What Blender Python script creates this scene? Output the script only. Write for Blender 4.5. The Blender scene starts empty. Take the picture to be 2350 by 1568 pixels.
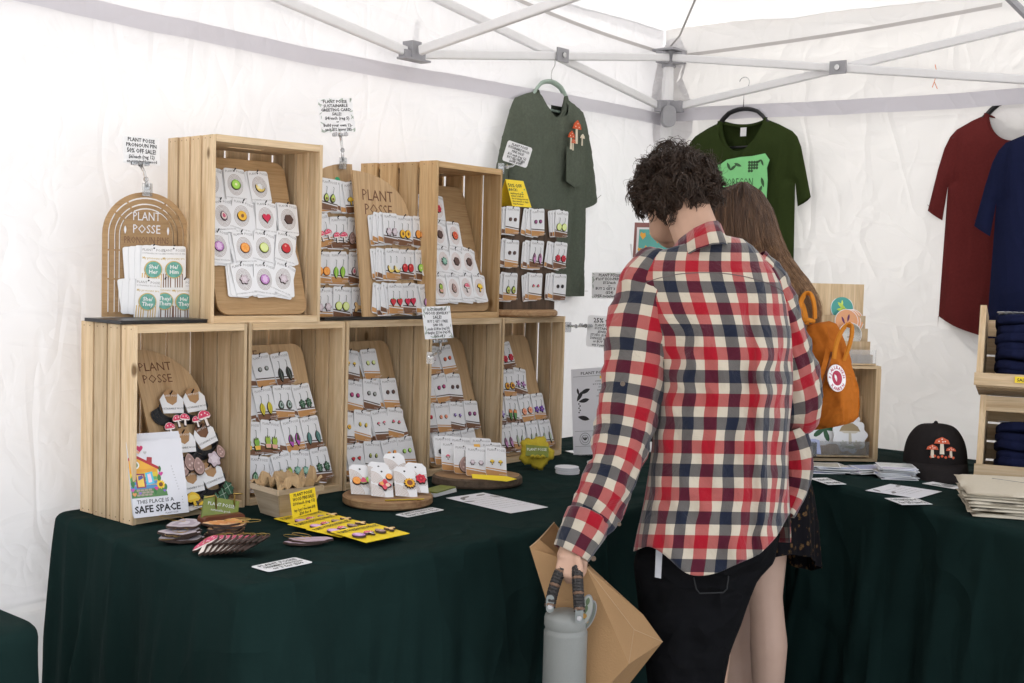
import bpy, math, random
from mathutils import Vector, Matrix, noise
random.seed(7)
PI = math.pi
sc = bpy.context.scene
col = sc.collection

# ------------------------------------------------------------------ camera
CAM = Vector((-1.59163, -2.4211, 1.353))
YAW, PIT, ROL = math.radians(39.456), math.radians(-3.4228), math.radians(1.6024)
FPX = 2807.0                      # focal length in units of a 2350 x 1568 picture
Fv = Vector((math.cos(YAW)*math.cos(PIT), math.sin(YAW)*math.cos(PIT), math.sin(PIT)))
Rh = Vector((math.sin(YAW), -math.cos(YAW), 0))
Uh = Rh.cross(Fv)
Rv = Rh*math.cos(ROL) + Uh*math.sin(ROL)
Uv = -Rh*math.sin(ROL) + Uh*math.cos(ROL)
cd = bpy.data.cameras.new('camera')
cam = bpy.data.objects.new('camera', cd)
col.objects.link(cam)
cd.sensor_width = 36.0
cd.lens = 36.0*FPX/2350.0
cd.clip_start = 0.05
cd.clip_end = 500
cam.matrix_world = Matrix(((Rv.x, Uv.x, -Fv.x, CAM.x), (Rv.y, Uv.y, -Fv.y, CAM.y), (Rv.z, Uv.z, -Fv.z, CAM.z), (0, 0, 0, 1)))
sc.camera = cam

# ------------------------------------------------------------------ light
SUN_EL, SUN_AZ = math.radians(50), math.radians(68)    # azimuth of the sun seen from the booth, from +X towards +Y
world = bpy.data.worlds.new('World')
sc.world = world
world.use_nodes = True
wn = world.node_tree.nodes
wl = world.node_tree.links
for n in list(wn):
    wn.remove(n)
wo = wn.new('ShaderNodeOutputWorld')
wb = wn.new('ShaderNodeBackground')
sky = wn.new('ShaderNodeTexSky')
sky.sky_type = 'NISHITA'
sky.sun_disc = False
sky.sun_elevation = SUN_EL
sky.sun_rotation = math.radians(90) - SUN_AZ
sky.air_density = 1.0
sky.dust_density = 3.0
wb.inputs['Strength'].default_value = 0.15
hsv = wn.new('ShaderNodeHueSaturation')          # sky colour muted to take the blue cast out of the skylight
hsv.inputs['Saturation'].default_value = .35
wl.new(sky.outputs[0], hsv.inputs['Color'])
wl.new(hsv.outputs[0], wb.inputs[0])
wl.new(wb.outputs[0], wo.inputs[0])
sd = bpy.data.lights.new('sun', 'SUN')
sd.energy = 4.7
sd.angle = math.radians(0.5)
sd.color = (1.0, 0.95, 0.88)
sun = bpy.data.objects.new('sun', sd)
col.objects.link(sun)
sdir = Vector((math.cos(SUN_AZ)*math.cos(SUN_EL), math.sin(SUN_AZ)*math.cos(SUN_EL), math.sin(SUN_EL)))
sun.rotation_euler = sdir.to_track_quat('Z', 'Y').to_euler()
sun.location = sdir*30
sc.view_settings.view_transform = 'Standard'
sc.view_settings.look = 'None'
sc.view_settings.gamma = 1.0
sc.view_settings.exposure = 1.88
sc.view_settings.use_curve_mapping = False
sc.render.engine = 'CYCLES'
sc.cycles.use_denoising = True
sc.cycles.max_bounces = 10
sc.cycles.diffuse_bounces = 6
sc.cycles.glossy_bounces = 3
sc.cycles.transmission_bounces = 6
sc.cycles.transparent_max_bounces = 8
sc.cycles.caustics_reflective = False
sc.cycles.caustics_refractive = False

# ------------------------------------------------------------------ helpers
def ray(x, y):
    return Fv + Rv*((x-1175)/FPX) + Uv*((784-y)/FPX)
def at(x, y, ax, v):              # where the sight line of a photo point meets the plane axis = v
    d = ray(x, y)
    return CAM + d*((v-CAM[ax])/d[ax])
def V(x, y, dep):                 # the point of a sight line at a distance along the view axis
    return CAM + ray(x, y)*dep
def link(o, parent=None):
    col.objects.link(o)
    if parent is not None:
        o.parent = parent
    return o
def tag(o, label=None, cat=None, group=None, kind=None):
    if label: o['label'] = label
    if cat: o['category'] = cat
    if group: o['group'] = group
    if kind: o['kind'] = kind
    return o
def empty(name, M=None, label=None, cat=None, group=None, parent=None):
    o = bpy.data.objects.new(name, None)
    o.empty_display_size = 0.05
    link(o, parent)
    if M is not None: o.matrix_world = M
    return tag(o, label, cat, group)
def frame(o, right, up):          # page frame: x right, z up the page, -y towards the reader
    r = Vector(right).normalized()
    u = Vector(up)
    u = (u - r*u.dot(r)).normalized()
    n = r.cross(u)
    y = -n
    o = Vector(o)
    return Matrix(((r.x, y.x, u.x, o.x), (r.y, y.y, u.y, o.y), (r.z, y.z, u.z, o.z), (0, 0, 0, 1)))
T = Matrix.Translation
def Rx(a): return Matrix.Rotation(math.radians(a), 4, 'X')
def Ry(a): return Matrix.Rotation(math.radians(a), 4, 'Y')
def Rz(a): return Matrix.Rotation(math.radians(a), 4, 'Z')

# materials ---------------------------------------------------------
_m = {}
def nt(name):
    m = bpy.data.materials.new(name)
    m.use_nodes = True
    t = m.node_tree
    b = t.nodes['Principled BSDF']
    return m, t, b
def mat(name, c, rough=0.6, metal=0.0, var=0.12, vs=30, bump=0.0, bs=400, spec=0.5, trans=0.0, sheen=0.0, coat=0.0):
    if name in _m: return _m[name]
    m, t, b = nt(name)
    N, L = t.nodes, t.links
    tc = N.new('ShaderNodeTexCoord')
    nz = N.new('ShaderNodeTexNoise'); nz.inputs['Scale'].default_value = vs; nz.inputs['Detail'].default_value = 5
    L.new(tc.outputs['Object'], nz.inputs['Vector'])
    mx = N.new('ShaderNodeMix'); mx.data_type = 'RGBA'
    mx.inputs[6].default_value = (*[min(1, v*(1-var)) for v in c], 1)
    mx.inputs[7].default_value = (*[min(1, v*(1+var)) for v in c], 1)
    L.new(nz.outputs[0], mx.inputs[0])
    L.new(mx.outputs[2], b.inputs['Base Color'])
    b.inputs['Roughness'].default_value = rough
    b.inputs['Metallic'].default_value = metal
    b.inputs['Specular IOR Level'].default_value = spec
    b.inputs['Transmission Weight'].default_value = trans
    b.inputs['Sheen Weight'].default_value = sheen
    b.inputs['Coat Weight'].default_value = coat
    if bump:
        n2 = N.new('ShaderNodeTexNoise'); n2.inputs['Scale'].default_value = bs; n2.inputs['Detail'].default_value = 3
        L.new(tc.outputs['Object'], n2.inputs['Vector'])
        bp = N.new('ShaderNodeBump'); bp.inputs['Strength'].default_value = bump; bp.inputs['Distance'].default_value = 0.002
        L.new(n2.outputs[0], bp.inputs['Height']); L.new(bp.outputs[0], b.inputs['Normal'])
    _m[name] = m
    return m
def wood(name, c1, c2, axis='Z', rough=0.6, knots=True, scale=1.0):
    if name in _m: return _m[name]
    m, t, b = nt(name)
    N, L = t.nodes, t.links
    tc = N.new('ShaderNodeTexCoord'); oi = N.new('ShaderNodeObjectInfo')
    mp = N.new('ShaderNodeMapping')
    s = {'Z': (1, 1, .06), 'X': (.06, 1, 1), 'Y': (1, .06, 1)}[axis]
    mp.inputs['Scale'].default_value = tuple(v*scale for v in s)
    ad = N.new('ShaderNodeVectorMath'); ad.operation = 'ADD'
    ml = N.new('ShaderNodeMath'); ml.operation = 'MULTIPLY'; ml.inputs[1].default_value = 37.0
    L.new(oi.outputs['Random'], ml.inputs[0])
    L.new(tc.outputs['Object'], mp.inputs[0]); L.new(mp.outputs[0], ad.inputs[0]); L.new(ml.outputs[0], ad.inputs[1])
    n1 = N.new('ShaderNodeTexNoise'); n1.inputs['Scale'].default_value = 55; n1.inputs['Detail'].default_value = 6; n1.inputs['Distortion'].default_value = 1.2
    n2 = N.new('ShaderNodeTexNoise'); n2.inputs['Scale'].default_value = 320; n2.inputs['Detail'].default_value = 3
    L.new(ad.outputs[0], n1.inputs['Vector']); L.new(ad.outputs[0], n2.inputs['Vector'])
    rp = N.new('ShaderNodeValToRGB')
    rp.color_ramp.elements[0].position = .3; rp.color_ramp.elements[0].color = (*c2, 1)
    rp.color_ramp.elements[1].position = .62; rp.color_ramp.elements[1].color = (*c1, 1)
    L.new(n1.outputs[0], rp.inputs[0])
    mx = N.new('ShaderNodeMix'); mx.data_type = 'RGBA'; mx.blend_type = 'MULTIPLY'
    mx.inputs[0].default_value = .35
    L.new(rp.outputs[0], mx.inputs[6]); L.new(n2.outputs[0], mx.inputs[7])
    hs = N.new('ShaderNodeHueSaturation')
    mr = N.new('ShaderNodeMapRange'); mr.inputs[3].default_value = .82; mr.inputs[4].default_value = 1.22
    L.new(oi.outputs['Random'], mr.inputs[0]); L.new(mr.outputs[0], hs.inputs['Value'])
    L.new(mx.outputs[2], hs.inputs['Color'])
    out = hs.outputs[0]
    if knots:
        vo = N.new('ShaderNodeTexVoronoi'); vo.inputs['Scale'].default_value = 7
        mp2 = N.new('ShaderNodeMapping'); mp2.inputs['Scale'].default_value = tuple(.55 if v < 1 else 1 for v in s)
        ad2 = N.new('ShaderNodeVectorMath'); ad2.operation = 'ADD'
        L.new(tc.outputs['Object'], mp2.inputs[0]); L.new(mp2.outputs[0], ad2.inputs[0]); L.new(ml.outputs[0], ad2.inputs[1])
        L.new(ad2.outputs[0], vo.inputs['Vector'])
        r2 = N.new('ShaderNodeValToRGB'); r2.color_ramp.elements[0].position = .035; r2.color_ramp.elements[0].color = (1, 1, 1, 1)
        r2.color_ramp.elements[1].position = .075; r2.color_ramp.elements[1].color = (0, 0, 0, 1)
        L.new(vo.outputs[0], r2.inputs[0])
        m3 = N.new('ShaderNodeMix'); m3.data_type = 'RGBA'; m3.inputs[7].default_value = (c2[0]*.35, c2[1]*.3, c2[2]*.25, 1)
        L.new(r2.outputs[0], m3.inputs[0]); L.new(out, m3.inputs[6]); out = m3.outputs[2]
    L.new(out, b.inputs['Base Color'])
    b.inputs['Roughness'].default_value = rough
    b.inputs['Specular IOR Level'].default_value = .3
    bp = N.new('ShaderNodeBump'); bp.inputs['Strength'].default_value = .25; bp.inputs['Distance'].default_value = .001
    L.new(n1.outputs[0], bp.inputs['Height']); L.new(bp.outputs[0], b.inputs['Normal'])
    _m[name] = m
    return m
def fabric(name, c, trans=.5, crumple=.5, cs=6.0, stain=0.0):
    m = bpy.data.materials.new(name); m.use_nodes = True
    t = m.node_tree; N, L = t.nodes, t.links
    for n in list(N): N.remove(n)
    o = N.new('ShaderNodeOutputMaterial'); ms = N.new('ShaderNodeMixShader')
    d = N.new('ShaderNodeBsdfDiffuse'); tr = N.new('ShaderNodeBsdfTranslucent')
    tc = N.new('ShaderNodeTexCoord')
    # crumples: thin straight-ish creases where two warped noises pass their middle value, plus soft waves
    hs = []
    for (sx, sz, k, w) in ((1.0, .45, 9, 1.0), (.5, 1.3, 7, .8), (2.2, 1.6, 5, .4)):
        mp = N.new('ShaderNodeMapping'); mp.inputs['Scale'].default_value = (sx, sx, sz); mp.inputs['Rotation'].default_value = (.35*k, .2*k, .13*k)
        L.new(tc.outputs['Object'], mp.inputs[0])
        nz = N.new('ShaderNodeTexNoise'); nz.inputs['Scale'].default_value = cs*.55; nz.inputs['Detail'].default_value = 2.5; nz.inputs['Distortion'].default_value = .5
        L.new(mp.outputs[0], nz.inputs['Vector'])
        s1 = N.new('ShaderNodeMath'); s1.operation = 'SUBTRACT'; s1.inputs[1].default_value = .5; L.new(nz.outputs[0], s1.inputs[0])
        s2 = N.new('ShaderNodeMath'); s2.operation = 'ABSOLUTE'; L.new(s1.outputs[0], s2.inputs[0])
        s3 = N.new('ShaderNodeMath'); s3.operation = 'MULTIPLY'; s3.inputs[1].default_value = k*3.2; s3.use_clamp = True; L.new(s2.outputs[0], s3.inputs[0])
        s4 = N.new('ShaderNodeMath'); s4.operation = 'MULTIPLY_ADD'; s4.inputs[1].default_value = w; L.new(s3.outputs[0], s4.inputs[0])
        s5 = N.new('ShaderNodeMath'); s5.operation = 'MULTIPLY'; s5.inputs[1].default_value = .5; L.new(nz.outputs[0], s5.inputs[0]); L.new(s5.outputs[0], s4.inputs[2])
        hs.append(s4)
    a1 = N.new('ShaderNodeMath'); a1.operation = 'ADD'; L.new(hs[0].outputs[0], a1.inputs[0]); L.new(hs[1].outputs[0], a1.inputs[1])
    s2 = N.new('ShaderNodeMath'); s2.operation = 'ADD'; L.new(a1.outputs[0], s2.inputs[0]); L.new(hs[2].outputs[0], s2.inputs[1])
    bp = N.new('ShaderNodeBump'); bp.inputs['Strength'].default_value = crumple; bp.inputs['Distance'].default_value = .02
    L.new(s2.outputs[0], bp.inputs['Height'])
    for q in (d, tr): q.inputs['Color'].default_value = (*c, 1); L.new(bp.outputs[0], q.inputs['Normal'])
    ms.inputs[0].default_value = trans
    L.new(d.outputs[0], ms.inputs[1]); L.new(tr.outputs[0], ms.inputs[2]); L.new(ms.outputs[0], o.inputs[0])
    return m
def plaid(name):
    m, t, b = nt(name)
    N, L = t.nodes, t.links
    uv = N.new('ShaderNodeUVMap'); uv.uv_map = 'UVMap'
    sp = N.new('ShaderNodeSeparateXYZ'); L.new(uv.outputs[0], sp.inputs[0])
    cream, red, navy = (.49, .43, .34, 1), (.30, .004, .014, 1), (.009, .013, .028, 1)
    outs = []
    for k in (0, 1):
        dv = N.new('ShaderNodeMath'); dv.operation = 'MULTIPLY'; dv.inputs[1].default_value = (1/.1000, 1/.0990)[k]
        L.new(sp.outputs[k], dv.inputs[0])
        fr = N.new('ShaderNodeMath'); fr.operation = 'FRACT'; L.new(dv.outputs[0], fr.inputs[0])
        rp = N.new('ShaderNodeValToRGB'); cr = rp.color_ramp; cr.interpolation = 'CONSTANT'
        cr.elements[0].position = 0; cr.elements[0].color = cream
        cr.elements[1].position = .215; cr.elements[1].color = red
        for p, c in ((.50, cream), (.725, navy)):
            e = cr.elements.new(p); e.color = c
        L.new(fr.outputs[0], rp.inputs[0]); outs.append(rp.outputs[0])
    mx = N.new('ShaderNodeMix'); mx.data_type = 'RGBA'
    # twill: fine diagonal ribs choose the warp or the weft thread
    ad = N.new('ShaderNodeMath'); ad.operation = 'ADD'; L.new(sp.outputs[0], ad.inputs[0]); L.new(sp.outputs[1], ad.inputs[1])
    m2 = N.new('ShaderNodeMath'); m2.operation = 'MULTIPLY'; m2.inputs[1].default_value = 2*PI/.0022; L.new(ad.outputs[0], m2.inputs[0])
    sn = N.new('ShaderNodeMath'); sn.operation = 'SINE'; L.new(m2.outputs[0], sn.inputs[0])
    mr = N.new('ShaderNodeMapRange'); mr.inputs[1].default_value = -1; mr.inputs[2].default_value = 1; mr.inputs[3].default_value = .3; mr.inputs[4].default_value = .7
    L.new(sn.outputs[0], mr.inputs[0]); L.new(mr.outputs[0], mx.inputs[0])
    L.new(outs[0], mx.inputs[6]); L.new(outs[1], mx.inputs[7])
    dk = N.new('ShaderNodeMix'); dk.data_type = 'RGBA'; dk.blend_type = 'DARKEN'; dk.inputs[0].default_value = 1
    L.new(outs[0], dk.inputs[6]); L.new(outs[1], dk.inputs[7])
    m5 = N.new('ShaderNodeMix'); m5.data_type = 'RGBA'; m5.inputs[0].default_value = .60
    L.new(mx.outputs[2], m5.inputs[6]); L.new(dk.outputs[2], m5.inputs[7])
    L.new(m5.outputs[2], b.inputs['Base Color'])
    b.inputs['Roughness'].default_value = .9; b.inputs['Specular IOR Level'].default_value = .15
    b.inputs['Sheen Weight'].default_value = .25; b.inputs['Sheen Roughness'].default_value = .5
    tc = N.new('ShaderNodeTexCoord')
    nz = N.new('ShaderNodeTexNoise'); nz.inputs['Scale'].default_value = 14; nz.inputs['Detail'].default_value = 6; nz.inputs['Distortion'].default_value = .8
    L.new(tc.outputs['Object'], nz.inputs['Vector'])
    bp = N.new('ShaderNodeBump'); bp.inputs['Strength'].default_value = .5; bp.inputs['Distance'].default_value = .025
    L.new(nz.outputs[0], bp.inputs['Height']); L.new(bp.outputs[0], b.inputs['Normal'])
    return m
def C(r, g, b, rough=.55):        # plain printed colour
    return mat('print_%03d_%03d_%03d' % (r*255, g*255, b*255), (r, g, b), rough, var=.08)

# mesh builder -------------------------------------------------------
_txt = {}
def text_data(s, bold=0.0):
    k = (s, bold)
    if k in _txt: return _txt[k]
    cu = bpy.data.curves.new('lettering', 'FONT')
    cu.body = s; cu.size = 1.0; cu.resolution_u = 1; cu.offset = bold
    o = bpy.data.objects.new('lettering', cu)
    col.objects.link(o)
    bpy.context.view_layer.update()
    me = bpy.data.meshes.new_from_object(o)
    vs = [v.co.copy() for v in me.vertices]
    fs = [list(p.vertices) for p in me.polygons]
    bpy.data.objects.remove(o); bpy.data.curves.remove(cu); bpy.data.meshes.remove(me)
    w = (max(v.x for v in vs)-min(v.x for v in vs)) if vs else 0
    x0 = min(v.x for v in vs) if vs else 0
    _txt[k] = (vs, fs, w, x0)
    return _txt[k]
class MB:
    def __init__(s):
        s.v = []; s.f = []; s.m = []; s.uv = None
    def add(s, vs, fs, m=0, M=None, uvs=None):
        b = len(s.v)
        for p in vs:
            p = Vector(p)
            s.v.append(M @ p if M is not None else p)
        for f in fs:
            s.f.append([b+i for i in f]); s.m.append(m)
        if uvs is not None:
            if s.uv is None: s.uv = {}
            for i, q in enumerate(uvs): s.uv[b+i] = q
        return s
    def box(s, x0, x1, y0, y1, z0, z1, m=0, M=None):
        vs = [(x, y, z) for z in (z0, z1) for y in (y0, y1) for x in (x0, x1)]
        return s.add(vs, [(0, 2, 3, 1), (4, 5, 7, 6), (0, 1, 5, 4), (2, 6, 7, 3), (0, 4, 6, 2), (1, 3, 7, 5)], m, M)
    def prism(s, out, y0, y1, m=0, ms=None, M=None):     # outline in xz, front face at y0 (smaller y)
        n = len(out)
        vs = [(p[0], y0, p[1]) for p in out] + [(p[0], y1, p[1]) for p in out]
        s.add(vs, [list(range(n)), list(range(2*n-1, n-1, -1))], m, M)
        b = len(s.v)-2*n
        for i in range(n):
            j = (i+1) % n
            s.f.append([b+i, b+n+i, b+n+j, b+j]); s.m.append(m if ms is None else ms)
        return s
    def face(s, out, y, m=0, M=None):
        return s.add([(p[0], y, p[1]) for p in out], [list(range(len(out)))], m, M)
    def tube(s, path, r, n=8, m=0, M=None, cap=True, closed=False):
        path = [Vector(p) for p in path]; K = len(path)
        rs = r if isinstance(r, (list, tuple)) else [r]*K
        vs = []; fs = []
        ref = None
        for i, p in enumerate(path):
            a = path[i-1] if (i or closed) else p
            c = path[(i+1) % K] if (i < K-1 or closed) else p
            t = (c-a)
            t = t.normalized() if t.length > 1e-9 else Vector((0, 0, 1))
            if ref is None:
                ref = t.orthogonal().normalized()
            ref = (ref - t*ref.dot(t))
            ref = ref.normalized() if ref.length > 1e-6 else t.orthogonal().normalized()
            bn = t.cross(ref)
            rr = rs[i] if not isinstance(rs[i], tuple) else rs[i]
            ra, rb = (rr if isinstance(rr, tuple) else (rr, rr))
            for k in range(n):
                a2 = 2*PI*k/n
                vs.append(p + ref*(ra*math.cos(a2)) + bn*(rb*math.sin(a2)))
        for i in range(K-1 + (1 if closed else 0)):
            for k in range(n):
                k2 = (k+1) % n; i2 = (i+1) % K
                fs.append((i*n+k, i*n+k2, i2*n+k2, i2*n+k))
        if cap and not closed:
            fs.append(tuple(range(n-1, -1, -1))); fs.append(tuple(range((K-1)*n, K*n)))
        return s.add(vs, fs, m, M)
    def sphere(s, c, r, nu=16, nv=10, m=0, M=None):
        c = Vector(c); r = (r, r, r) if isinstance(r, (int, float)) else r
        vs = []; fs = []
        for j in range(nv+1):
            ph = PI*j/nv
            for i in range(nu):
                th = 2*PI*i/nu
                vs.append(c + Vector((r[0]*math.sin(ph)*math.cos(th), r[1]*math.sin(ph)*math.sin(th), r[2]*math.cos(ph))))
        for j in range(nv):
            for i in range(nu):
                k = (i+1) % nu
                fs.append((j*nu+i, (j+1)*nu+i, (j+1)*nu+k, j*nu+k))
        return s.add(vs, fs, m, M)
    def capsule(s, a, b, ra, rb, n=14, m=0):
        a = Vector(a); b = Vector(b); t = (b-a).normalized()
        pa = []; rr = []
        for k in (-.98, -.8, -.5, -.2): pa.append(a + t*(ra*k)); rr.append(ra*math.sqrt(max(0, 1-k*k)))
        pa.append(a); rr.append(ra); pa.append(b); rr.append(rb)
        for k in (.2, .5, .8, .98): pa.append(b + t*(rb*k)); rr.append(rb*math.sqrt(max(0, 1-k*k)))
        return s.tube(pa, rr, n, m)
    def lathe(s, prof, n=32, m=0, M=None):
        vs = []; fs = []
        for (r, z) in prof:
            for k in range(n):
                a = 2*PI*k/n
                vs.append((r*math.cos(a), r*math.sin(a), z))
        for j in range(len(prof)-1):
            for k in range(n):
                k2 = (k+1) % n
                fs.append((j*n+k, j*n+k2, (j+1)*n+k2, (j+1)*n+k))
        return s.add(vs, fs, m, M)
    def text(s, st, size, x=0, z=0, y=-.0004, m=0, M=None, align='L', bold=0.0, width=None, shear=0.0, rot=0.0, stretch=1.0):
        if not st.strip(): return s
        vs, fs, w, x0 = text_data(st, bold)
        sx = size*stretch
        if width is not None and w*sx > width: sx = width/w
        off = {'L': 0, 'C': -w*sx/2, 'R': -w*sx}[align]
        ca, sa = math.cos(rot), math.sin(rot)
        pts = []
        for v in vs:
            px = (v.x-x0)*sx + off + shear*v.y*size; pz = v.y*size
            pts.append((x + px*ca - pz*sa, y, z + px*sa + pz*ca))
        return s.add(pts, fs, m, M)
    def build(s, name, mats, parent=None, M=None, smooth=False, **kw):
        me = s.mesh(name, mats, smooth)
        return place(me, name, parent, M, **kw)
    def mesh(s, name, mats, smooth=False):
        me = bpy.data.meshes.new(name)
        me.from_pydata([tuple(v) for v in s.v], [], s.f)
        mats = mats if isinstance(mats, (list, tuple)) else [mats]
        for q in mats: me.materials.append(q)
        me.polygons.foreach_set('material_index', s.m)
        if smooth: me.polygons.foreach_set('use_smooth', [True]*len(me.polygons))
        if s.uv is not None:
            ul = me.uv_layers.new(name='UVMap')
            for lp in me.loops:
                q = s.uv.get(lp.vertex_index)
                if q: ul.data[lp.index].uv = q
        me.update()
        return me
def place(me, name, parent=None, M=None, label=None, cat=None, group=None, kind=None):
    o = bpy.data.objects.new(name, me)
    link(o, parent)
    if M is not None: o.matrix_local = M
    return tag(o, label, cat, group, kind)
def subsurf(o, lv=1):
    md = o.modifiers.new('subdivision', 'SUBSURF'); md.levels = lv; md.render_levels = lv
def rrect(w, h, r, n=4, x0=0, z0=0):
    o = []
    for cx, cz, a0 in ((x0+w-r, z0+r, -90), (x0+w-r, z0+h-r, 0), (x0+r, z0+h-r, 90), (x0+r, z0+r, 180)):
        for k in range(n+1):
            a = math.radians(a0+90*k/n); o.append((cx+r*math.cos(a), cz+r*math.sin(a)))
    return o
def circ(r, n=20, x=0, z=0, sx=1, sz=1):
    return [(x+r*sx*math.cos(2*PI*k/n), z+r*sz*math.sin(2*PI*k/n)) for k in range(n)]
def lerp(a, b, t): return a+(b-a)*t
def interp(tab, x):
    if x <= tab[0][0]: return tab[0][1]
    for (a, va), (b, vb) in zip(tab, tab[1:]):
        if x <= b:
            t = (x-a)/(b-a); t = t*t*(3-2*t) if False else t
            return lerp(va, vb, t)
    return tab[-1][1]

# shared materials
PINE = wood('pale_pine', (.76, .58, .37), (.58, .40, .22))
PINEX = wood('pale_pine_cross', (.76, .58, .37), (.58, .40, .22), 'X')
YPINE = wood('yellow_pine', (.68, .46, .24), (.50, .29, .12))
YPINEX = wood('yellow_pine_cross', (.68, .46, .24), (.50, .29, .12), 'X')
PLY = wood('plywood', (.56, .38, .21), (.44, .28, .14), 'Z', knots=False)
BAMB = wood('bamboo_ply', (.50, .32, .16), (.40, .24, .11), 'X', knots=False, scale=2)
DARKW = wood('dark_barn_wood', (.16, .10, .065), (.07, .045, .03), 'Z')
ACACIA = wood('turntable_wood', (.42, .26, .13), (.25, .13, .06), 'X', knots=False)
BARK = mat('bark', (.11, .075, .05), .9, var=.6, vs=60, bump=1, bs=120)
BLACK = mat('black_laminate', (.012, .012, .014), .35)
INK = mat('black_ink', (.012, .012, .014), .6)
WIRE = mat('dark_wire', (.035, .035, .038), .35, metal=.8)
GOLD = mat('brass_wire', (.55, .38, .12), .3, metal=1)
PAPER = mat('white_card', (.80, .80, .81), .55, var=.03)
PAPERG = mat('speckled_card', (.76, .76, .77), .6, var=.12, vs=900)
GREY = mat('grey_print', (.22, .21, .21), .6)
SHEET = mat('white_paper', (.72, .72, .76), .6, var=.03)
YEL = mat('yellow_card', (.86, .63, .015), .55, var=.05)
KRAFT = mat('kraft_orange_print', (.50, .25, .085), .55)
BROWN = mat('brown_print', (.17, .075, .035), .5)
DKBROWN = mat('burnt_edge', (.05, .026, .018), .6)
CLEAR = mat('clear_plastic', (.85, .87, .88), .08, trans=.85, var=.02)
METAL = mat('chrome', (.6, .6, .6), .25, metal=1)
FRAME = mat('white_frame_paint', (.72, .72, .73), .4, var=.05)
BRACK = mat('grey_bracket', (.30, .30, .32), .45)
SKIN = None
# ------------------------------------------------------------------ ground and tent
GZ = 0.0
g = MB()
n = 24
for j in range(n+1):
    for i in range(n+1):
        g.v.append(Vector((lerp(-150, 150, i/n), lerp(-150, 150, j/n), 0)))
for j in range(n):
    for i in range(n):
        a = j*(n+1)+i
        g.f.append([a, a+1, a+n+2, a+n+1]); g.m.append(0)
CONC = mat('pale_concrete', (.40, .39, .38), .9, var=.18, vs=3, bump=.5, bs=60)
g.build('ground', CONC, kind='structure')

PX, PY, ZT, ZS = 2.683, .312, 2.241, 2.017           # corner post, top joint, slider
WALLF = fabric('white_tent_fabric', (.74, .74, .755), .066, .19, 5.5)
WALLR = fabric('creamy_tent_fabric', (.74, .73, .715), .105, .15, 5.0)
ROOFF = fabric('tent_roof_fabric', (.77, .77, .78), .105, .10, 2.0)
BANDF = fabric('doubled_hem_fabric', (.63, .615, .66), .055, .1, 6)
def sheet(nu, nv, fn):
    m = MB()
    for j in range(nv+1):
        for i in range(nu+1):
            m.v.append(Vector(fn(i/nu, j/nv)))
    for j in range(nv):
        for i in range(nu):
            a = j*(nu+1)+i
            m.f.append([a, a+1, a+nu+2, a+nu+1]); m.m.append(0)
    return m
def fb(x, y, z=0): return noise.fractal(Vector((x, y, z)), .8, 2.0, 5)
WY, WX = .385, 2.765
def wl_fn(u, v):
    x = lerp(-2.6, WX, u); z = lerp(0.0, 2.36, v)
    y = WY + .016*fb(x*.7+3, z*1.0) + .005*fb(x*2.6, z*2.2+9)
    hem = math.exp(-((z-.50)/.012)**2)*.018 if x < .4 else 0
    if z < .47: y += .05
    return (x, y - hem, z)
wlm = sheet(240, 170, wl_fn).build('tent_side_wall', WALLF, smooth=True, label='white translucent fabric side wall behind the jewelry crates', cat='tent wall')
def wr_fn(u, v):
    y = lerp(WY, -3.4, u); z = lerp(0.0, 2.36, v)
    x = WX + .016*fb(y*.7+13, z*1.0) + .005*fb(y*2.4+y*z*.3, z*2.6+5)
    return (x, y, z)
sheet(220, 150, wr_fn).build('tent_side_wall', WALLR, smooth=True, label='creamy crumpled fabric side wall behind the hanging shirts on the right', cat='tent wall')
# hems along the top of the side walls
def bandl(u, v):
    x = lerp(-2.5, WX-.03, u); z = lerp(1.945, 1.993, v) - .012*math.sin(x*1.9) + .004*fb(x*3, 2)
    return (x, WY-.034+.004*fb(x*4, v), z)
b_ = sheet(120, 2, bandl).build('wall_hem', BANDF, wlm, smooth=True)
def bandr(u, v):
    y = lerp(WY-.03, -3.3, u); z = lerp(1.968, 2.022, v) + .012*math.sin(y*2.0) + .004*fb(y*3, 2)
    return (WX-.036+.004*fb(y*4, v), y, z)
sheet(120, 2, bandr).build('wall_hem', BANDF, bpy.data.objects['tent_side_wall.001'], smooth=True)

# roof: four slopes rising to the peak, slightly sagging
AP = Vector((1.18, -1.19, 3.25))
EX0, EX1, EY0, EY1, EZ = -.40, 2.79, -2.77, .41, 2.34
rf = empty('canopy_roof', T(AP), 'white fabric canopy roof stretched over the tent frame', 'tent roof')
cs_ = [Vector((EX1, EY1, EZ)), Vector((EX0, EY1, EZ)), Vector((EX0, EY0, EZ)), Vector((EX1, EY0, EZ))]
for k in range(4):
    A, B = cs_[k], cs_[(k+1) % 4]
    def rfn(u, v, A=A, B=B):
        p = A.lerp(B, u).lerp(AP, v*.985)
        p = p + Vector((0, 0, -.10*math.sin(PI*min(1, v))*math.sin(PI*u) + .012*fb(p.x*2, p.y*2)))
        return p - AP
    sheet(60, 40, rfn).build('roof_panel', ROOFF, rf, smooth=True)
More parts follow.
